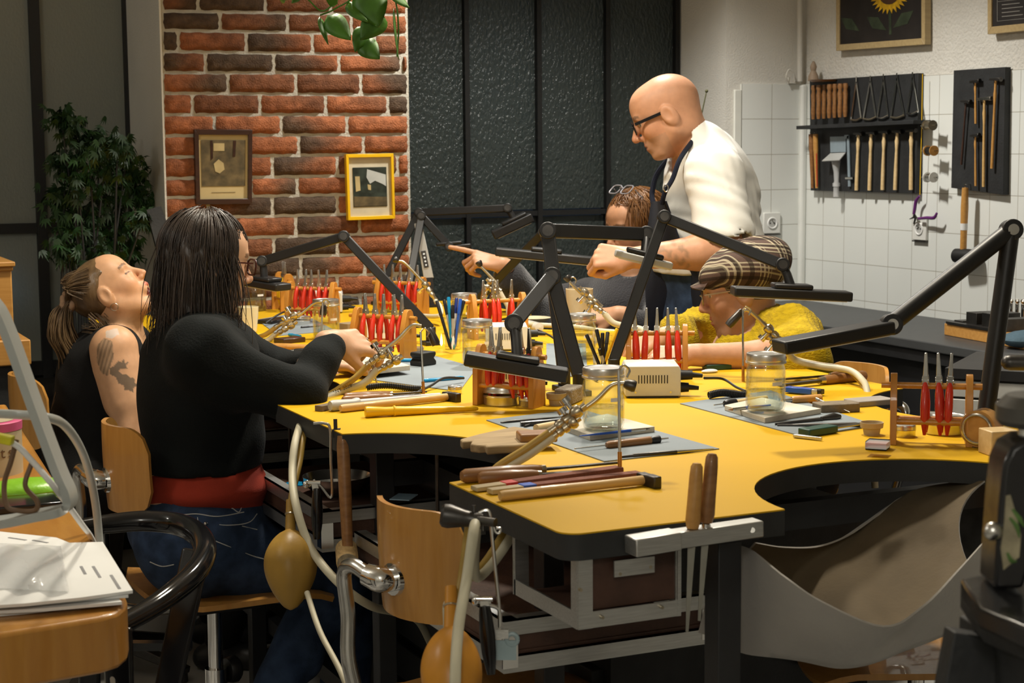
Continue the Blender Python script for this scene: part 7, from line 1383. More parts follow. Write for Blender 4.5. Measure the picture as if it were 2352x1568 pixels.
for i in range(14):
    v = i / 13; y = 462 + v * 330
    for k in range(9):
        u = k / 8; xl = np.interp(v, [0, 0.15, 0.5, 1], [1497, 1490, 1482, 1488]); xr = np.interp(v, [0, 0.15, 0.35, 0.5, 1], [1530, 1548, 1570, 1612, 1640])
        ap[i][k] = pt(xl + (xr - xl) * u, y, Y4 + 0.17 - 0.36 * u + 0.03 * math.sin(u * 7 + v * 5)) 
part('apron', MB().slab(ap, 0.004), apron_m, p4, sharp=80)
part('apron_strap', MB().tube(cat([pt(1602, 308, 4.40), pt(1592, 322, 4.33), pt(1562, 365, 4.26), pt(1545, 410, 4.25), pt(1528, 440, 4.25), pt(1520, 468, 4.27)], 6), 0.0075, 8), apron_m, p4); part('apron_strap', MB().tube(cat([pt(1602, 306, 4.44), pt(1560, 340, 4.56), pt(1512, 395, 4.62), pt(1498, 440, 4.62), pt(1500, 466, 4.6)], 6), 0.0085, 8), apron_m, p4)
part('buckle', MB().torus(pt(1530, 432, 4.24), 0.010, 0.002, CF, 14, 6, sx=0.6), steel, p4)
glasses(p4, ho, HR, HS, 'bold', black_gloss)

# ---- the person with glasses pushed up in the hair, pointing
Y3 = 5.02; p3 = thing('person', 'person with auburn hair and glasses pushed up, pointing across the bench', 'person', A(2.78, Y3, 0))
sk3 = (0.48, 0.25, 0.14); ho = pt(1460, 526, Y3); f3 = nrm(-CR * 0.82 - CF * 0.50 - Zu * 0.16); HR = head_frame(f3); hp, hs = head_prims(ho, HR, 1.0)
S0, S1 = pt(1545, 690, 4.84), pt(1345, 690, 5.18); E0, W0 = pt(1510, 768, 4.70), pt(1418, 722, 4.72); E1, W1 = pt(1225, 715, 5.12), pt(1152, 608, 5.02)
chest, waist, pel = pt(1450, 735, Y3), pt(1455, 850, Y3), pt(1470, 960, Y3)
hnd0, _ = hand_prims(W0, -CR * 0.92 - Zu * 0.10 + CF * 0.1, -CF * 0.55 + Zu * 0.8, 1, [(0.45, 0.35, 0.2), (0.5, 0.35, 0.2), (0.6, 0.5, 0.3), (0.65, 0.5, 0.3)], 1.0, (0.5, 0.2), 0.12)
hnd1, _ = hand_prims(W1, -CR * 0.97 + Zu * 0.22, -CF * 0.6 + Zu * 0.75, -1, [(0.0, 0.05, 0.05), (0.9, 1.2, 0.7), (1.0, 1.2, 0.7), (1.1, 1.2, 0.7)], 1.0, (-0.1, 0.4), 0.03)
arms = [c_(S0, E0, 0.05, 0.043, 0.03), c_(E0, W0, 0.042, 0.027, 0.012), c_(S1, E1, 0.05, 0.043, 0.03), c_(E1, W1, 0.042, 0.027, 0.012)]
torso = [e_(chest, (0.13, 0.17, 0.17), head_frame(A(f3[0], f3[1], 0)), 0), c_(chest, waist, 0.125, 0.12, 0.05), c_(waist, pel, 0.12, 0.13, 0.05), c_(S0, S1, 0.058, 0.058, 0.05), c_(ho + HR @ A(-0.02, 0, -0.05), (S0 + S1) / 2 + Zu * 0.03, 0.05, 0.058, 0.04)]
lg = legs((pel + A(0, -0.09, 0), pel + A(0, 0.09, 0)), (A(2.45, 4.92, 0.55), A(2.45, 5.16, 0.55)), (A(2.45, 4.92, 0.09), A(2.45, 5.16, 0.09)))
part('body', sdf_mesh(hp + torso + arms + lg + hnd0 + hnd1, 0.010, [(*boxof(hp), 0.0036), (*boxof(hnd0), 0.0026), (*boxof(hnd1), 0.0026)], hs, None, face_color(ho, HR, 1.0, sk3)), skin_m, p3, sharp=180)
part('jumper', sdf_mesh(grow(torso[:4], 0.016) + [c_(S0, E0, 0.072, 0.066, 0.03), c_(E0, E0 + (W0 - E0) * 0.66, 0.062, 0.046, 0.02), c_(S1, E1, 0.072, 0.07, 0.03), c_(E1, E1 + (W1 - E1) * 0.72, 0.070, 0.058, 0.02), c_(S1 - Zu * 0.04, E1 - Zu * 0.045, 0.07, 0.075, 0.04)], 0.0075, (), [c_(ho, ho - Zu * 0.17 - CF * 0.05, 0.07, 0.055, 0.01)], folds(0.0035, [(1, 0, 1), (0.4, 0.3, 1)], 45, 31)), grey_wool, p3, sharp=180)
part('trousers', sdf_mesh(grow([c_(pel, pel + Zu * 0.02, 0.14, 0.14, 0)] + lg, 0.008), 0.011), black_cotton, p3, sharp=180); shoes(p3, (A(2.45, 4.92, 0.09), A(2.45, 5.16, 0.09)), -CR)
part('hair', sdf_mesh([e_(ho + HR @ A(-0.022, 0, 0.036), (0.106, 0.088, 0.096), HR, 0), e_(ho + HR @ A(-0.05, 0.04, -0.03), (0.06, 0.055, 0.07), HR, 0.03), e_(ho + HR @ A(-0.03, -0.055, -0.02), (0.06, 0.045, 0.07), HR, 0.03)], 0.005, (), [e_(ho + HR @ A(0.115, 0.012, -0.035), (0.085, 0.066, 0.115), HR, 0.01)], folds(0.0022, [(1, 0, 0.5), (0, 1, 0.4)], 120, 33)), hair_au, p3, sharp=180)
def hroot5(i):
    r = NR; q = r.uniform(-2.9, 2.9); a, b, c = 0.112, 0.094, 0.101; L = lambda w, t, g=1.0: A(-0.02 + a * g * math.sin(t) * math.cos(w), b * g * math.sin(t) * math.sin(w), 0.034 + c * g * math.cos(t)); t0 = r.uniform(0.05, 0.9); te = 1.0 if abs(q) < 0.7 else r.uniform(1.6, 2.1); g0 = r.uniform(0.97, 1.05); sw = r.uniform(-0.5, 0.9)
    return cat([ho + HR @ L(q + sw * s_, t0 + (te - t0) * s_, g0 + 0.03 * math.sin(s_ * 6 + i)) for s_ in np.linspace(0, 1, 6)], 3)
part('hair_strands', strands(hroot5, 380, 0.0013), hair_au, p3, sharp=180)
G2 = head_frame(nrm(f3 * 0.75 + Zu * 0.9)); glasses(p3, ho + HR @ A(-0.02, 0, 0.055), G2, 1.0, 'rect', mat('clear grey frame', (0.25, 0.24, 0.26), 0.3))

# ---- the person in the tweed cap and mustard jumper
Y5 = 3.80; p5 = thing('person', 'person in tweed cap, round glasses and mustard jumper working at the bench', 'person', A(2.72, Y5, 0))
sk5 = (0.54, 0.30, 0.19); ho = pt(1702, 668, Y5); f5 = nrm(-CR * 0.96 + CF * 0.16 - Zu * 0.20); HR = head_frame(f5); hp, hs = head_prims(ho, HR, 0.98)
S0, S1 = pt(1822, 778, 3.62), pt(1690, 772, 4.00); E0, W0 = pt(1838, 852, 3.45), pt(1590, 815, 3.40); E1, W1 = pt(1600, 775, 4.00), pt(1525, 775, 3.80)
W0 = pt(1585, 815, 3.55); E0 = pt(1830, 822, 3.50)
chest, waist, pel = pt(1752, 850, Y5), pt(1780, 960, Y5), pt(1800, 1080, Y5)
hnd0, _ = hand_prims(W0, -CR * 1.0 - Zu * 0.05, Zu * 0.8 - CF * 0.5, 1, [(0.6, 0.9, 0.5), (0.7, 0.9, 0.5), (0.8, 0.9, 0.5), (0.9, 0.9, 0.5)], 1.0, (0.4, 0.5), 0.05)
hnd1, _ = hand_prims(W1, -CR * 0.85 - Zu * 0.35, -CF * 0.4 + Zu * 0.8, -1, [(0.7, 1.0, 0.6), (0.8, 1.0, 0.6), (0.9, 1.0, 0.6), (1.0, 1.0, 0.6)], 1.0, (0.3, 0.6), 0.05)
arms = [c_(S0, E0, 0.054, 0.046, 0.03), c_(E0, E0 + (W0 - E0) * 0.35, 0.044, 0.040, 0.012), c_(E0 + (W0 - E0) * 0.35, W0, 0.040, 0.026, 0.015), c_(S1, E1, 0.052, 0.045, 0.03), c_(E1, W1, 0.043, 0.027, 0.012)]
torso = [e_(chest, (0.13, 0.175, 0.15), None, 0), c_(chest, waist, 0.13, 0.125, 0.05), c_(waist, pel, 0.125, 0.13, 0.05), c_(S0, S1, 0.058, 0.058, 0.05), c_(ho + HR @ A(-0.02, 0, -0.05), (S0 + S1) / 2 + Zu * 0.02, 0.05, 0.056, 0.04)]
lg = legs((pel + A(0, -0.09, 0), pel + A(0, 0.09, 0)), (A(2.40, 3.62, 0.55), A(2.40, 3.92, 0.55)), (A(2.5, 3.62, 0.09), A(2.5, 3.92, 0.09)))
part('body', sdf_mesh(hp + torso + arms + lg + hnd0 + hnd1, 0.009, [(*boxof(hp), 0.0032), (*boxof(hnd0), 0.0024), (*boxof(hnd1), 0.0024)], hs, None, face_color(ho, HR, 0.98, sk5, brow=(0.2, 0.14, 0.1))), skin_m, p5, sharp=180)
rib = lambda p: 0.0016 * np.sin((p @ nrm(CR + 0.15 * Zu)) * 420)
fk = folds(0.005, [(1, 0, 0.2), (0.8, 0.4, 0.4), (0.2, 0, 1)], 48, 41)
part('jumper', sdf_mesh(grow(torso[:4], 0.018) + [c_(S0, E0, 0.080, 0.080, 0.03), c_(E0, E0 + (W0 - E0) * 0.22, 0.074, 0.06, 0.02), c_(S1, E1, 0.076, 0.074, 0.03), c_(E1, E1 + (W1 - E1) * 0.62, 0.072, 0.056, 0.02), c_(S0 - Zu * 0.03, E0 - Zu * 0.03, 0.075, 0.075, 0.03)], 0.006, (), [c_(ho, ho - Zu * 0.19 + CR * 0.03, 0.075, 0.066, 0.012), e_((S0 + S1) / 2 - CR * 0.11 + Zu * 0.01, (0.07, 0.07, 0.10), None, 0.012), c_(E0 + (W0 - E0) * 0.24, W0, 0.055, 0.075, 0.006)], lambda p: fk(p) + rib(p)), mustard, p5, sharp=180)
part('trousers', sdf_mesh(grow([c_(pel, pel + Zu * 0.02, 0.14, 0.14, 0)] + lg, 0.008), 0.011), black_cotton, p5, sharp=180); shoes(p5, (A(2.5, 3.62, 0.09), A(2.5, 3.92, 0.09)), -CR)
part('hair', sdf_mesh([e_(ho + HR @ A(-0.017, 0, 0.03), (0.101, 0.080, 0.089), HR, 0)], 0.005, (), [e_(ho + HR @ A(0.12, 0, -0.02), (0.10, 0.13, 0.14), HR, 0.006), e_(ho + HR @ A(0.0, -0.085, -0.02), (0.03, 0.035, 0.04), HR, 0.006), e_(ho + HR @ A(0.0, 0.085, -0.02), (0.03, 0.035, 0.04), HR, 0.006)], folds(0.001, [(0, 1, 1)], 220, 3)), hair_gr, p5, sharp=180)
def tweed():                                  # woven check: light and dark bands both ways over a brown ground
    m = bpy.data.materials.new('tweed check'); m.use_nodes = True; nt = m.node_tree; N = nt.nodes; L = nt.links; b = N['Principled BSDF']; b.inputs['Roughness'].default_value = 0.95; b.inputs['Specular IOR Level'].default_value = 0.15
    tc = N.new('ShaderNodeTexCoord'); prev = None
    base = N.new('ShaderNodeRGB'); base.outputs[0].default_value = (0.085, 0.055, 0.045, 1); cur = base.outputs[0]
    for ax, ph, colr, sc, thr in (((1, 0.25, 0.15), 0.0, (0.42, 0.37, 0.26, 1), 560, 0.3), ((0.15, 0.2, 1), 0.6, (0.42, 0.37, 0.26, 1), 560, 0.3), ((1, 0.25, 0.15), 2.0, (0.02, 0.015, 0.012, 1), 280, 0.45), ((0.15, 0.2, 1), 2.4, (0.02, 0.015, 0.012, 1), 280, 0.45)):
        dp = N.new('ShaderNodeVectorMath'); dp.operation = 'DOT_PRODUCT'; dp.inputs[1].default_value = ax; L.new(tc.outputs['Object'], dp.inputs[0])
        ml_ = N.new('ShaderNodeMath'); ml_.operation = 'MULTIPLY_ADD'; ml_.inputs[1].default_value = sc; ml_.inputs[2].default_value = ph; L.new(dp.outputs['Value'], ml_.inputs[0]); sn = N.new('ShaderNodeMath'); sn.operation = 'SINE'; L.new(ml_.outputs[0], sn.inputs[0])
        m2 = N.new('ShaderNodeMath'); m2.operation = 'MULTIPLY'; m2.inputs[1].default_value = sc * 0.18; L.new(dp.outputs['Value'], m2.inputs[0]); s2 = N.new('ShaderNodeMath'); s2.operation = 'SINE'; L.new(m2.outputs[0], s2.inputs[0]); g2 = N.new('ShaderNodeMath'); g2.operation = 'GREATER_THAN'; g2.inputs[1].default_value = -0.1; L.new(s2.outputs[0], g2.inputs[0])
        gt = N.new('ShaderNodeMath'); gt.operation = 'GREATER_THAN'; gt.inputs[1].default_value = thr; L.new(sn.outputs[0], gt.inputs[0]); gm = N.new('ShaderNodeMath'); gm.operation = 'MULTIPLY'; L.new(gt.outputs[0], gm.inputs[0]); L.new(g2.outputs[0], gm.inputs[1]); gk = N.new('ShaderNodeMath'); gk.operation = 'MULTIPLY'; gk.inputs[1].default_value = 0.7; L.new(gm.outputs[0], gk.inputs[0])
        mx = N.new('ShaderNodeMix'); mx.data_type = 'RGBA'; L.new(gk.outputs[0], mx.inputs[0]); L.new(cur, mx.inputs[6]); mx.inputs[7].default_value = colr; cur = mx.outputs[2]
    L.new(cur, b.inputs['Base Color']); ns = N.new('ShaderNodeTexNoise'); ns.inputs['Scale'].default_value = 500; L.new(tc.outputs['Object'], ns.inputs[0]); bp = N.new('ShaderNodeBump'); bp.inputs['Strength'].default_value = 0.3; bp.inputs['Distance'].default_value = 0.004; L.new(ns.outputs[0], bp.inputs['Height']); L.new(bp.outputs[0], b.inputs['Normal']); return m
CRt = HR @ rotm((0, 1, 0), 0.18)
cap = [e_(ho + HR @ A(-0.018, 0, 0.066), (0.124, 0.108, 0.062), CRt, 0), e_(ho + HR @ A(-0.05, 0, 0.052), (0.098, 0.102, 0.066), CRt, 0.03), c_(ho + HR @ A(-0.02, 0, 0.125), ho + HR @ A(-0.02, 0, 0.128), 0.008, 0.008, 0.006)]
seam = lambda p: 0.0022 * np.cos(8 * np.arctan2((p - ho) @ HR[:, 1], (p - ho) @ HR[:, 0] + 0.02))
cp = part('cap', sdf_mesh(cap, 0.004, (), [e_(ho + HR @ A(-0.012, 0, -0.005), (0.100, 0.083, 0.075), HR, 0.004)], seam), tweed(), p5, sharp=180)
br = [[ho + HR @ A(0.075 + 0.052 * v * math.cos(u), 0.070 * math.sin(u) * (1 - 0.1 * v) , 0.052 - 0.016 * v - 0.012 * (math.sin(u) ** 2)) for v in np.linspace(0, 1, 6)] for u in np.linspace(-1.25, 1.25, 15)]
part('cap_peak', MB().slab(br, 0.006), cp.data.materials[0], p5, sharp=80)
glasses(p5, ho, HR, 0.98, 'round', brass)
part('earring', MB().tube(cat([ho + HR @ A(-0.004, -0.082, -0.035), ho + HR @ A(-0.002, -0.083, -0.055), ho + HR @ A(-0.002, -0.083, -0.075)], 5), 0.0022, 6), tape_red, p5)
# ------------------------------------------------------------ plants
leaf_m = mat('dark green maple leaves', (0.018, 0.055, 0.012), 0.55, var=0.5, vs=9); leaf_b = mat('bright green leaf', (0.055, 0.16, 0.010), 0.5, var=0.3, vs=30)
pl = thing('potted_tree', 'dark green cut leaved potted tree standing in front of the left window', 'plant', A(1.02, 5.75, 0))
pot = part('pot', MB().lathe([(0, 0), (0.12, 0), (0.15, 0.26), (0.16, 0.28), (0.14, 0.28), (0.13, 0.24), (0, 0.24)], A(1.02, 5.72, 0), n=28), mat('dark clay pot', (0.05, 0.035, 0.03), 0.7), pl)
br_m = MB(); lv = MB(); r5 = np.random.RandomState(5); base = A(1.02, 5.72, 0.24)
cl5 = [(140, 268, 38), (175, 300, 50), (225, 320, 55), (270, 330, 45), (205, 350, 60), (290, 365, 50), (150, 370, 45), (240, 390, 70), (310, 400, 40), (180, 420, 60), (140, 455, 50), (270, 440, 70), (320, 455, 45), (200, 480, 70), (150, 510, 50), (260, 510, 75), (330, 500, 30), (210, 550, 70), (150, 570, 45), (290, 560, 60), (235, 595, 60)]
for x, y, rr in cl5:
    c = AY(x, y, 5.72 + r5.uniform(-0.12, 0.12)); br_m.tube(cat([base, base + (c - base) * 0.5 + A(r5.uniform(-0.05, 0.05), 0, 0.08), c], 5), [0.012, 0.006, 0.002], 6)
    for k in range(62):
        q = c + A(*(r5.normal(0, 0.42, 3))) * rr / 700 * A(1, 0.8, 0.8); d = nrm(A(*r5.uniform(-1, 1, 2), r5.uniform(-1.1, 0.1))); s = nrm(np.cross(d, A(*r5.uniform(-1, 1, 3)))); 
        for a in (-1.0, -0.5, 0.0, 0.5, 1.0):
            t_ = nrm(d * math.cos(a) + s * math.sin(a)); L_ = r5.uniform(0.026, 0.046) * (1 - 0.25 * abs(a)); n_ = nrm(np.cross(t_, s + d * 0.3)); w = np.cross(n_, t_) * 0.0042; lv.add([q, q + t_ * L_ * 0.4 + w, q + t_ * L_ - Zu * 0.008, q + t_ * L_ * 0.4 - w], [(0, 1, 2, 3)])
part('branches', br_m, black_wood, pl); part('foliage', lv, leaf_m, pl, sharp=180, kind='stuff')
hp_ = thing('hanging_plant', 'bright green trailing plant hanging into the picture over the brick wall', 'plant', AD(830, -60, 3.4))
part('pot', MB().lathe([(0, 0), (0.07, 0), (0.095, 0.13), (0.10, 0.14), (0.09, 0.14), (0.08, 0.11), (0, 0.11)], AD(840, -150, 3.4), n=24), cream_ceramic, hp_); part('hanger', MB().tube([AD(840, -150, 3.4) + A(0, 0, 0.13), A(*AD(840, -150, 3.4)[:2], 2.95)], 0.003, 6), dark_steel, hp_)
vm = MB(); D5 = 3.4
for pts in ([(840, -130), (800, -40), (745, 25), (700, -5), (650, 0)], [(840, -130), (820, -20), (770, 20), (735, 35)], [(850, -130), (870, -20), (850, 60), (838, 90)], [(860, -130), (905, -10), (915, 60), (912, 130)]): vm.tube(cat([AD(x, y, D5) for x, y in pts], 6), 0.0018, 6)
part('vine', vm, leaf_b, hp_)
def leaf(c, tip, w, tilt):
    a, b = AD(*c, D5), AD(*tip, D5 - 0.02); d = b - a; L_ = np.linalg.norm(d); d = d / L_; s = nrm(np.cross(d, FW) * math.cos(tilt) + FW * math.sin(tilt)); n_ = nrm(np.cross(s, d)); G = []
    for t_ in np.linspace(0, 1, 11):
        hw = w * (math.sin(PI * min(1, t_ ** 0.62)) ** 0.85 + (0.0 if 0 < t_ < 1 else 0)); G.append([a + d * L_ * t_ + s * hw * u + n_ * (0.004 * abs(u) * w / 0.02 - 0.004 * t_ * t_) for u in (-1, -0.5, 0, 0.5, 1)])
    return MB().slab(G, 0.0008)
for c, tip, w, tl in (((735, 38), (752, 104), 0.010, 0.9), ((752, 34), (806, 92), 0.024, 0.25), ((800, 2), (845, 52), 0.020, 0.6), ((838, -30), (870, 62), 0.036, 0.1), ((880, 30), (828, 92), 0.026, 0.3), ((828, 92), (872, 136), 0.022, 0.1), ((838, 60), (815, 120), 0.018, 0.5), ((905, 20), (912, 138), 0.006, 1.2), ((655, 5), (640, -4), 0.006, 0.4), ((690, -10), (668, 8), 0.008, 0.6), ((775, 10), (745, -12), 0.012, 0.3), ((900, -20), (940, 20), 0.016, 0.8)): part('leaf', leaf(c, tip, w, tl), leaf_b, hp_, sharp=180)
# left furniture behind: wooden cabinet side, leaning black board, window ledge
wc = thing('wooden_cabinet', 'orange wooden cabinet with moulded top at the far left', 'cabinet', AY(0, 850, 5.0)); c0, c1 = AY(-120, 700, 4.95), AY(30, 700, 4.95); zt, zb = AY(10, 612, 4.95)[2], AY(10, 780, 4.95)[2]
part('post', MB().bx(c1[0] - 0.045, c1[0], 4.95, 5.0, zb, zt), beech, wc, bev=0.004); part('top_moulding', MB().bx(c0[0], c1[0] + 0.008, 4.93, 5.3, zt, zt + 0.014).bx(c0[0], c1[0] + 0.003, 4.94, 5.3, zt - 0.012, zt), beech, wc, bev=0.003); part('plinth', MB().bx(c0[0], c1[0] + 0.04, 4.92, 5.3, AY(10, 838, 4.95)[2], zb), beech, wc, bev=0.004); part('back_panel', MB().bx(c0[0], c1[0] - 0.045, 4.99, 5.3, zb, zt), beech, wc); part('base', MB().bx(c0[0], c1[0] + 0.02, 4.96, 5.3, 0.0, AY(10, 838, 4.95)[2]), black_wood, wc)
single('leaning_board', MB().bar(AY(352, 478, 5.60), AY(402, 640, 5.56), 0.05, 0.02, (0, 1, 0), 0.07).bar(AY(402, 640, 5.56), A(AY(402, 640, 5.56)[0] + 0.12, 5.5, 0.0), 0.05, 0.02, (0, 1, 0)), black_wood, 'black board leaning between the potted tree and the brick wall', 'board')
single('window_ledge', MB().bx(-0.9, 1.14, 5.98, 6.16, 0.62, 0.66).bx(-0.9, 1.14, 6.0, 6.15, 0.0, 0.62), dark_steel, 'dark metal ledge under the left window', 'ledge')
# ------------------------------------------------------------ desk at the lower left with its clutter
DZ = 0.84; tk = 0.078
desk_top = wood('orange varnished desk', (0.50, 0.235, 0.045), (0.42, 0.18, 0.03), stretch=(20, 3, 3), rough=0.3, coat=0.4); dk = thing('desk', 'orange wooden desk with rounded corner at the lower left', 'desk', A(0.2, 2.6, 0))
d = lambda x, y: T(x, y, DZ)[:2]; e0, e1, e2 = d(215, 1240), d(110, 1068), d(0, 905); ed = nrm(e2 - e0); far = e0 + ed * 1.6
cn_ = d(291, 1375); q = [tuple(far), tuple(e0)] + [tuple(T(x, y, DZ)[:2]) for x, y in ((262, 1315), (283, 1352), (292, 1376), (288, 1392), (268, 1407), (230, 1418))] + [tuple(T(0, 1455, DZ)[:2]), tuple(T(-400, 1535, DZ)[:2]), (far[0] - 0.9, far[1])]
part('desk_top', MB().prism(q, DZ - tk, DZ), desk_top, dk, bev=0.006)
for x, y in ((T(60, 1480, DZ)[0] - 0.02, T(60, 1480, DZ)[1] + 0.10), (far[0] - 0.12, far[1] - 0.1), (-0.25, 1.9)): part('leg', MB().bx(x - 0.03, x + 0.03, y - 0.03, y + 0.03, 0, DZ - tk), black_metal, dk)
shw = [[(0, 1226), (130, 1240), (160, 1252), (236, 1250), (305, 1362), (190, 1378), (60, 1392), (-60, 1400), (-70, 1236)], [(-60, 1250), (150, 1262), (262, 1310), (295, 1372), (140, 1385), (-60, 1402)], [(-60, 1260), (190, 1290), (280, 1388), (100, 1404), (-60, 1412)], [(-60, 1262), (150, 1300), (186, 1394), (60, 1410), (-60, 1420)]]
for i, s in enumerate(shw[::-1]):
    z = DZ + 0.001 + 0.005 * i; sh_ = single('paper_sheaf', MB().prism([tuple(T(x, y, z)[:2]) for x, y in s], z, z + 0.0042), white_paper, ('lowest sheaf of white paper at the desk corner', 'second sheaf of white paper from the bottom at the desk corner', 'third sheaf of white paper in the pile at the desk corner', 'top white printed sheet on the pile at the desk corner')[i], 'paper', 'pile of papers')
zt = DZ + 0.0205; pm = MB()
for (x0, y0), (x1, y1) in (((186, 1300), (196, 1318)), ((214, 1300), (230, 1326)), ((255, 1320), (275, 1352)), ((20, 1234), (60, 1240)), ((75, 1240), (110, 1246))): pm.bar(T(x0, y0, zt), T(x1, y1, zt), 0.004, 0.0006)
part('printed_lines', pm, mat('grey print', (0.25, 0.25, 0.26), 0.7), sh_)
sl = [[T(-30 + 170 * u + 18 * v, 1246 + 104 * v + 8 * u, zt + 0.004 + 0.012 * math.sin(u * 3.1) * math.sin(v * 3.1) + 0.003 * math.sin(u * 14 + v * 9)) for u in np.linspace(0, 1, 14)] for v in np.linspace(0, 1, 10)]
single('plastic_sleeve', MB().slab(sl, 0.0008), clear_plastic, 'crumpled clear plastic sleeve on top of the papers', 'sleeve')
# biscuit tin with pink lid
tn = thing('biscuit_tin', 'cream biscuit tin with pink rimmed lid on the desk', 'tin', T(-20, 1080, DZ)); tc0 = T(-22, 1085, DZ); R5 = 0.062
tinm = mat('cream printed tin', (0.50, 0.42, 0.28), 0.4, var=0.06); pink = mat('pink lid rim', (0.62, 0.11, 0.24), 0.4); brownp = mat('brown print', (0.16, 0.09, 0.045), 0.5)
part('tin_body', MB().lathe([(0, 0), (R5, 0), (R5, 0.088), (0, 0.088)], tc0, n=48), tinm, tn); part('lid', MB().lathe([(R5 * 1.02, 0.086), (R5 * 1.03, 0.102), (R5 * 0.98, 0.104), (R5 * 0.85, 0.1035), (0, 0.1035)], tc0, n=48, close=False), pink, tn); part('lid_label', MB().lathe([(0, 0.1040), (R5 * 0.78, 0.1040), (R5 * 0.78, 0.1045), (0, 0.1045)], tc0, n=40), tinm, tn)
for i, chx in enumerate('BISCUITS'):
    a = -PI / 2 - 0.42 - 0.62 + i * 0.30; a = math.atan2(-FW[1], -FW[0]) - 0.92 + i * 0.27; n_ = A(math.cos(a), math.sin(a), 0); s_ = A(-math.sin(a), math.cos(a), 0)
    part('letter', text_mb(chx.lower() if i else chx, 0.030, tc0 + n_ * (R5 + 0.0006) + A(0, 0, 0.046), s_, A(0, 0, 1), 0.0003), brownp, tn)
# green bag and black tray
single('green_bag', MB().ell(T(60, 1138, DZ) + A(0, 0, 0.012), (0.085, 0.05, 0.020), n=24), mat('bright green plastic', (0.22, 0.50, 0.02), 0.35, bump=0.3, bs=30), 'bright green plastic bag in front of the biscuit tin', 'bag')
single('black_tray', MB().bar(T(-60, 1178, DZ) + A(0, 0, 0.008), T(135, 1160, DZ) + A(0, 0, 0.008), 0.09, 0.014), black_gloss, 'flat black box under the green bag', 'box', bev=0.003)
single('yellow_clip', MB().bar(AD(-10, 1004, 2.25), AD(30, 1012, 2.25), 0.016, 0.012, (0, 0, 1)), mat('lemon plastic', (0.65, 0.60, 0.02), 0.4), 'lemon yellow plastic clip hanging over the biscuit tin', 'clip', bev=0.002)
single('desk_card', MB().bar(T(-5, 1204, DZ) + A(0, 0, 0.002), T(20, 1198, DZ) + A(0, 0, 0.002), 0.02, 0.003), blue_plastic, 'small blue card at the left edge of the desk', 'card')
# slanted grey frame: bent flat bar
fg = mat('pale grey lacquer', (0.42, 0.44, 0.42), 0.35, var=0.05); b_ = [(-20, 690), (2, 722), (30, 790), (62, 880), (100, 985), (138, 1085), (158, 1130), (160, 1158), (140, 1172), (90, 1182), (20, 1196), (-60, 1206)]
sf = thing('monitor_stand', 'bent pale grey metal stand leaning over the desk', 'stand', T(120, 1180, DZ)); pts = cat([AD(x, y, 2.28 - 0.02 * (i > 7)) for i, (x, y) in enumerate(b_)], 6)
zmin = DZ + 0.011
pts = [A(p[0], p[1], max(p[2], zmin)) for p in pts]; nv = nrm(np.cross(FW, Zu)); part('bent_bar', MB().slab([[p - CF * 0.02 + A(0, 0, 0), p + CF * 0.02] for p in pts], 0.011), fg, sf, bev=0.002)
# cables over the desk
single('white_cable', MB().tube(cat([AD(-40, 948, 2.35), AD(40, 952, 2.35), AD(105, 958, 2.33), AD(150, 978, 2.45), AD(190, 1040, 2.62), AD(215, 1130, 2.75), AD(228, 1240, 2.78), AD(236, 1400, 2.7), AD(250, 1560, 2.65), AD(256, 1900, 2.6)], 8), 0.0065, 12), fg, 'thick pale cable looping over the desk and down its edge', 'cable')
single('white_cable', MB().tube(cat([AD(-40, 1000, 2.26), AD(30, 1018, 2.26), AD(75, 1060, 2.26), AD(130, 1125, 2.26), AD(185, 1200, 2.5), AD(215, 1245, 2.76), AD(242, 1330, 2.74), AD(252, 1480, 2.68), AD(262, 1600, 2.62)], 8), 0.0042, 10), MATS['white paper'], 'thin white cable crossing in front of the biscuit tin', 'cable')
single('brown_cable', MB().tube(cat([AD(38, 1010, 2.27), AD(25, 1060, 2.26), AD(10, 1110, 2.26), AD(15, 1160, 2.25), AD(40, 1172, 2.25), AD(80, 1172, 2.25), AD(85, 1150, 2.25), AD(58, 1115, 2.26), AD(72, 1065, 2.27)], 8), 0.0035, 8), brownp, 'thin brown cord hanging in a loop over the green bag', 'cord')
# black armchair
bc_ = thing('armchair', 'glossy black chair with a hooped arm between the desk and the jeans', 'chair', A(0.55, 2.75, 0)); AZ = 0.775
rail = [T(180, 1212, AZ), T(245, 1203, AZ), T(330, 1196, AZ), T(405, 1203, AZ - 0.005), T(455, 1228, AZ - 0.01), T(470, 1268, AZ - 0.015), T(445, 1318, AZ - 0.025), T(395, 1362, AZ - 0.035), T(340, 1400, AZ - 0.045), T(250, 1450, AZ - 0.05)]
part('arm_rail', MB().tube(cat(rail, 8), [0.016, 0.019, 0.021, 0.022, 0.020, 0.018, 0.016], 16), black_gloss, bc_)
lt_, lb_ = T(452, 1262, AZ - 0.01), AD(372, 1640, (T(452, 1262, AZ) - CAM) @ FW - 0.03); lb2 = lb_ + (lb_ - lt_) * 0.15; zf = lt_ + (lb_ - lt_) * (lt_[2] / (lt_[2] - lb_[2])); part('leg', MB().bar(lt_, zf, 0.050, 0.016, -FW, 0.032), black_gloss, bc_, bev=0.005)
lt3 = T(210, 1208, AZ); part('leg', MB().bar(lt3, A(lt3[0] - 0.03, lt3[1] + 0.03, 0), 0.045, 0.016, -FW, 0.03), black_gloss, bc_, bev=0.005); lt4 = T(270, 1440, AZ - 0.05); part('leg', MB().bar(lt4, A(lt4[0], lt4[1] - 0.02, 0), 0.045, 0.016, -FW, 0.03), black_gloss, bc_, bev=0.005)
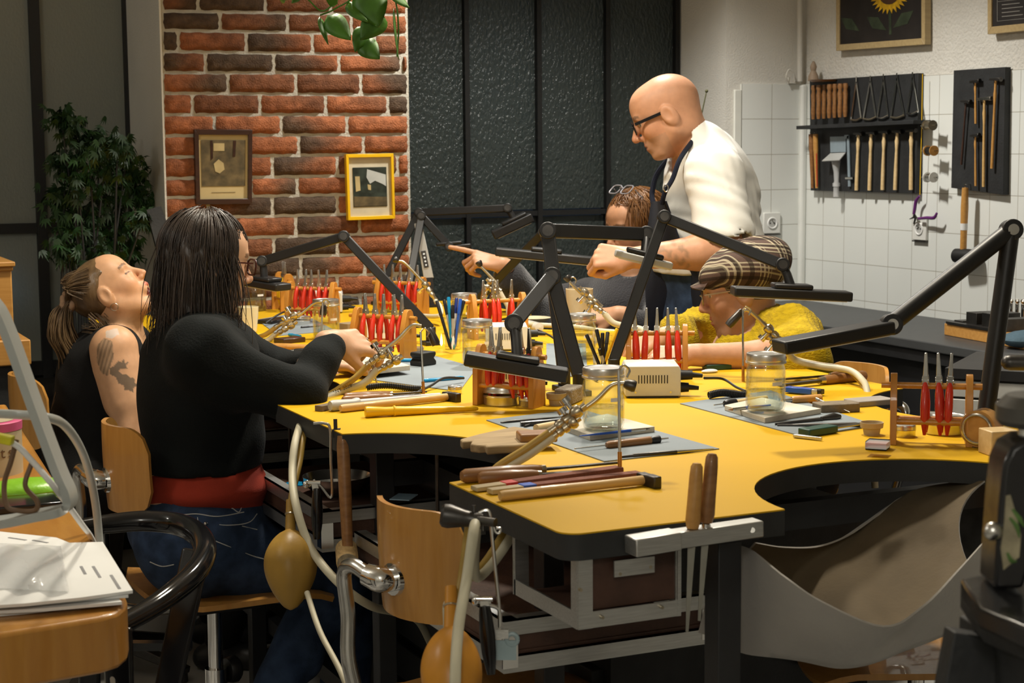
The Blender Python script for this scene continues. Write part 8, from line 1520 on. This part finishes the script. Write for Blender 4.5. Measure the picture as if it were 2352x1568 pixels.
st = [(lt_ + zf) / 2 * A(1, 1, 0) + A(-0.02, 0.0, 0.44), lt3 * A(1, 1, 0) + A(0, 0, 0.44), A(lt3[0] - 0.15, lt4[1] + 0.05, 0.44), lt4 * A(1, 1, 0) + A(0.02, 0, 0.44)]; part('seat', MB().prism([tuple(s[:2]) for s in st], 0.42, 0.44), black_gloss, bc_, bev=0.004)
part('foot_rail', MB().bar(AD(262, 1482, 2.95), AD(440, 1482, 2.95), 0.02, 0.014), black_gloss, bc_)
# ------------------------------------------------------------ old black press on its stand at the lower right
iron = mat('worn black cast iron', (0.012, 0.012, 0.013), 0.22, var=0.3, vs=14, spec=0.6, bump=0.05, bs=40); gold = mat('worn painted ornament', (0.34, 0.30, 0.19), 0.5, var=0.5, vs=40); green_o = mat('worn green ornament', (0.10, 0.20, 0.05), 0.5, var=0.4, vs=40)
mc = thing('cast_iron_press', 'old black cast iron machine with worn painted ornament at the right edge', 'machine', T(2320, 1330, 0.80)); MD = 1.62
at = lambda x, y, d=0.0: AD(x + 22, y + 18, MD + d)
pr = [(2262, 1335), (2268, 1230), (2276, 1120), (2284, 1050), (2302, 1010), (2335, 992), (2372, 990), (2420, 1000), (2470, 1040), (2490, 1120), (2490, 1335), (2400, 1335), (2396, 1280), (2385, 1180), (2372, 1110), (2362, 1090), (2352, 1110), (2345, 1200), (2340, 1290), (2330, 1335)]
f3d = [at(x, y) for x, y in pr]; b3d = [p + nrm(FW * A(1, 1, 0)) * 0.055 for p in f3d]; n = len(pr)
part('arm', MB().add(f3d + b3d, [tuple(range(n)), tuple(range(2 * n - 1, n - 1, -1))] + [(k, n + k, n + (k + 1) % n, (k + 1) % n) for k in range(n)]), iron, mc, bev=0.011)
part('base_plate', MB().prism([tuple(T(x, y, at(2300, 1340)[2])[:2]) for x, y in ((2206, 1328), (2300, 1310), (2420, 1330), (2600, 1450), (2450, 1480), (2250, 1395))], at(2300, 1340)[2] - 0.02, at(2300, 1340)[2]), iron, mc, bev=0.003)
orn = [(2288, 1120), (2298, 1118), (2310, 1160), (2322, 1210), (2318, 1260), (2300, 1275), (2282, 1290), (2276, 1240), (2284, 1180)]
of = -nrm(FW * A(1, 1, 0)) * 0.0015; part('ornament', MB().add([at(x, y) + of * k for k in (0, 1) for x, y in orn], [tuple(range(9)), tuple(range(17, 8, -1))] + [(k, 9 + k, 9 + (k + 1) % 9, (k + 1) % 9) for k in range(9)]), gold, mc)
for pts in ([(2296, 1170), (2312, 1190), (2318, 1215)], [(2302, 1150), (2318, 1172), (2328, 1190)], [(2290, 1250), (2300, 1268), (2312, 1270)]): part('ornament_leaf', MB().tube(cat([at(x, y) + of for x, y in pts], 5), [0.0012, 0.0026, 0.0008], 6), green_o, mc)
part('knob', MB().ell(at(2258, 1202), 0.009), steel, mc); part('top_screw', MB().cyl(at(2330, 992, 0.03), at(2330, 950, 0.03), 0.006, n=12).lathe([(0, 0), (0.013, 0.002), (0.014, 0.012), (0.008, 0.018), (0, 0.02)], at(2330, 960, 0.03), n=16), steel, mc)
part('top_wheel', MB().lathe([(0, 0), (0.035, 0), (0.04, 0.006), (0.04, 0.02), (0.03, 0.03), (0, 0.03)], at(2360, 958, 0.04), n=30), mat('dull grey iron', (0.10, 0.095, 0.085), 0.45, 0.4), mc); part('spindle', MB().cyl(at(2300, 828, 0.9), at(2480, 832, 0.9), 0.016, n=18), dark_steel, mc) if False else None
hn = thing('steel_bar', 'rounded dark steel bar pointing in from the right edge behind the lamp', 'bar', AD(2330, 835, 2.9)); part('bar', MB().lathe([(0, 0), (0.006, 0.001), (0.0115, 0.006), (0.0135, 0.014), (0.0135, 0.05), (0.0155, 0.14), (0.0155, 0.3), (0, 0.3)], AD(2300, 832, 2.9), AD(2500, 834, 2.9) - AD(2300, 832, 2.9), 24), dark_steel, hn)
stn = thing('machine_stand', 'black painted stand with splayed legs carrying the old machine', 'stand', AD(2260, 1568, 1.65)); tz = at(2300, 1340)[2] - 0.02
tp = [(2206, 1335), (2290, 1315), (2420, 1340), (2640, 1460), (2480, 1500), (2260, 1410)]
part('table_board', MB().prism([tuple(T(x, y, tz)[:2]) for x, y in tp], tz - 0.028, tz), black_wood, stn, bev=0.002)
a0, a1 = T(2225, 1350, tz), T(2470, 1490, tz); part('front_rail', MB().bar(a0 - Zu * 0.065, a1 - Zu * 0.065, 0.02, 0.075), black_wood, stn, bev=0.002)
for (x, y, x2, y2) in ((2240, 1385, 2195, 1640), (2440, 1480, 2460, 1800), (2330, 1330, 2310, 1560)):
    p = T(x, y, tz); e = AD(x2, y2, (p - CAM) @ FW); k = p[2] / (p[2] - e[2]); part('leg', MB().bar(p - Zu * 0.03, p + (e - p) * k, 0.05, 0.04, -FW), black_wood, stn, bev=0.002)
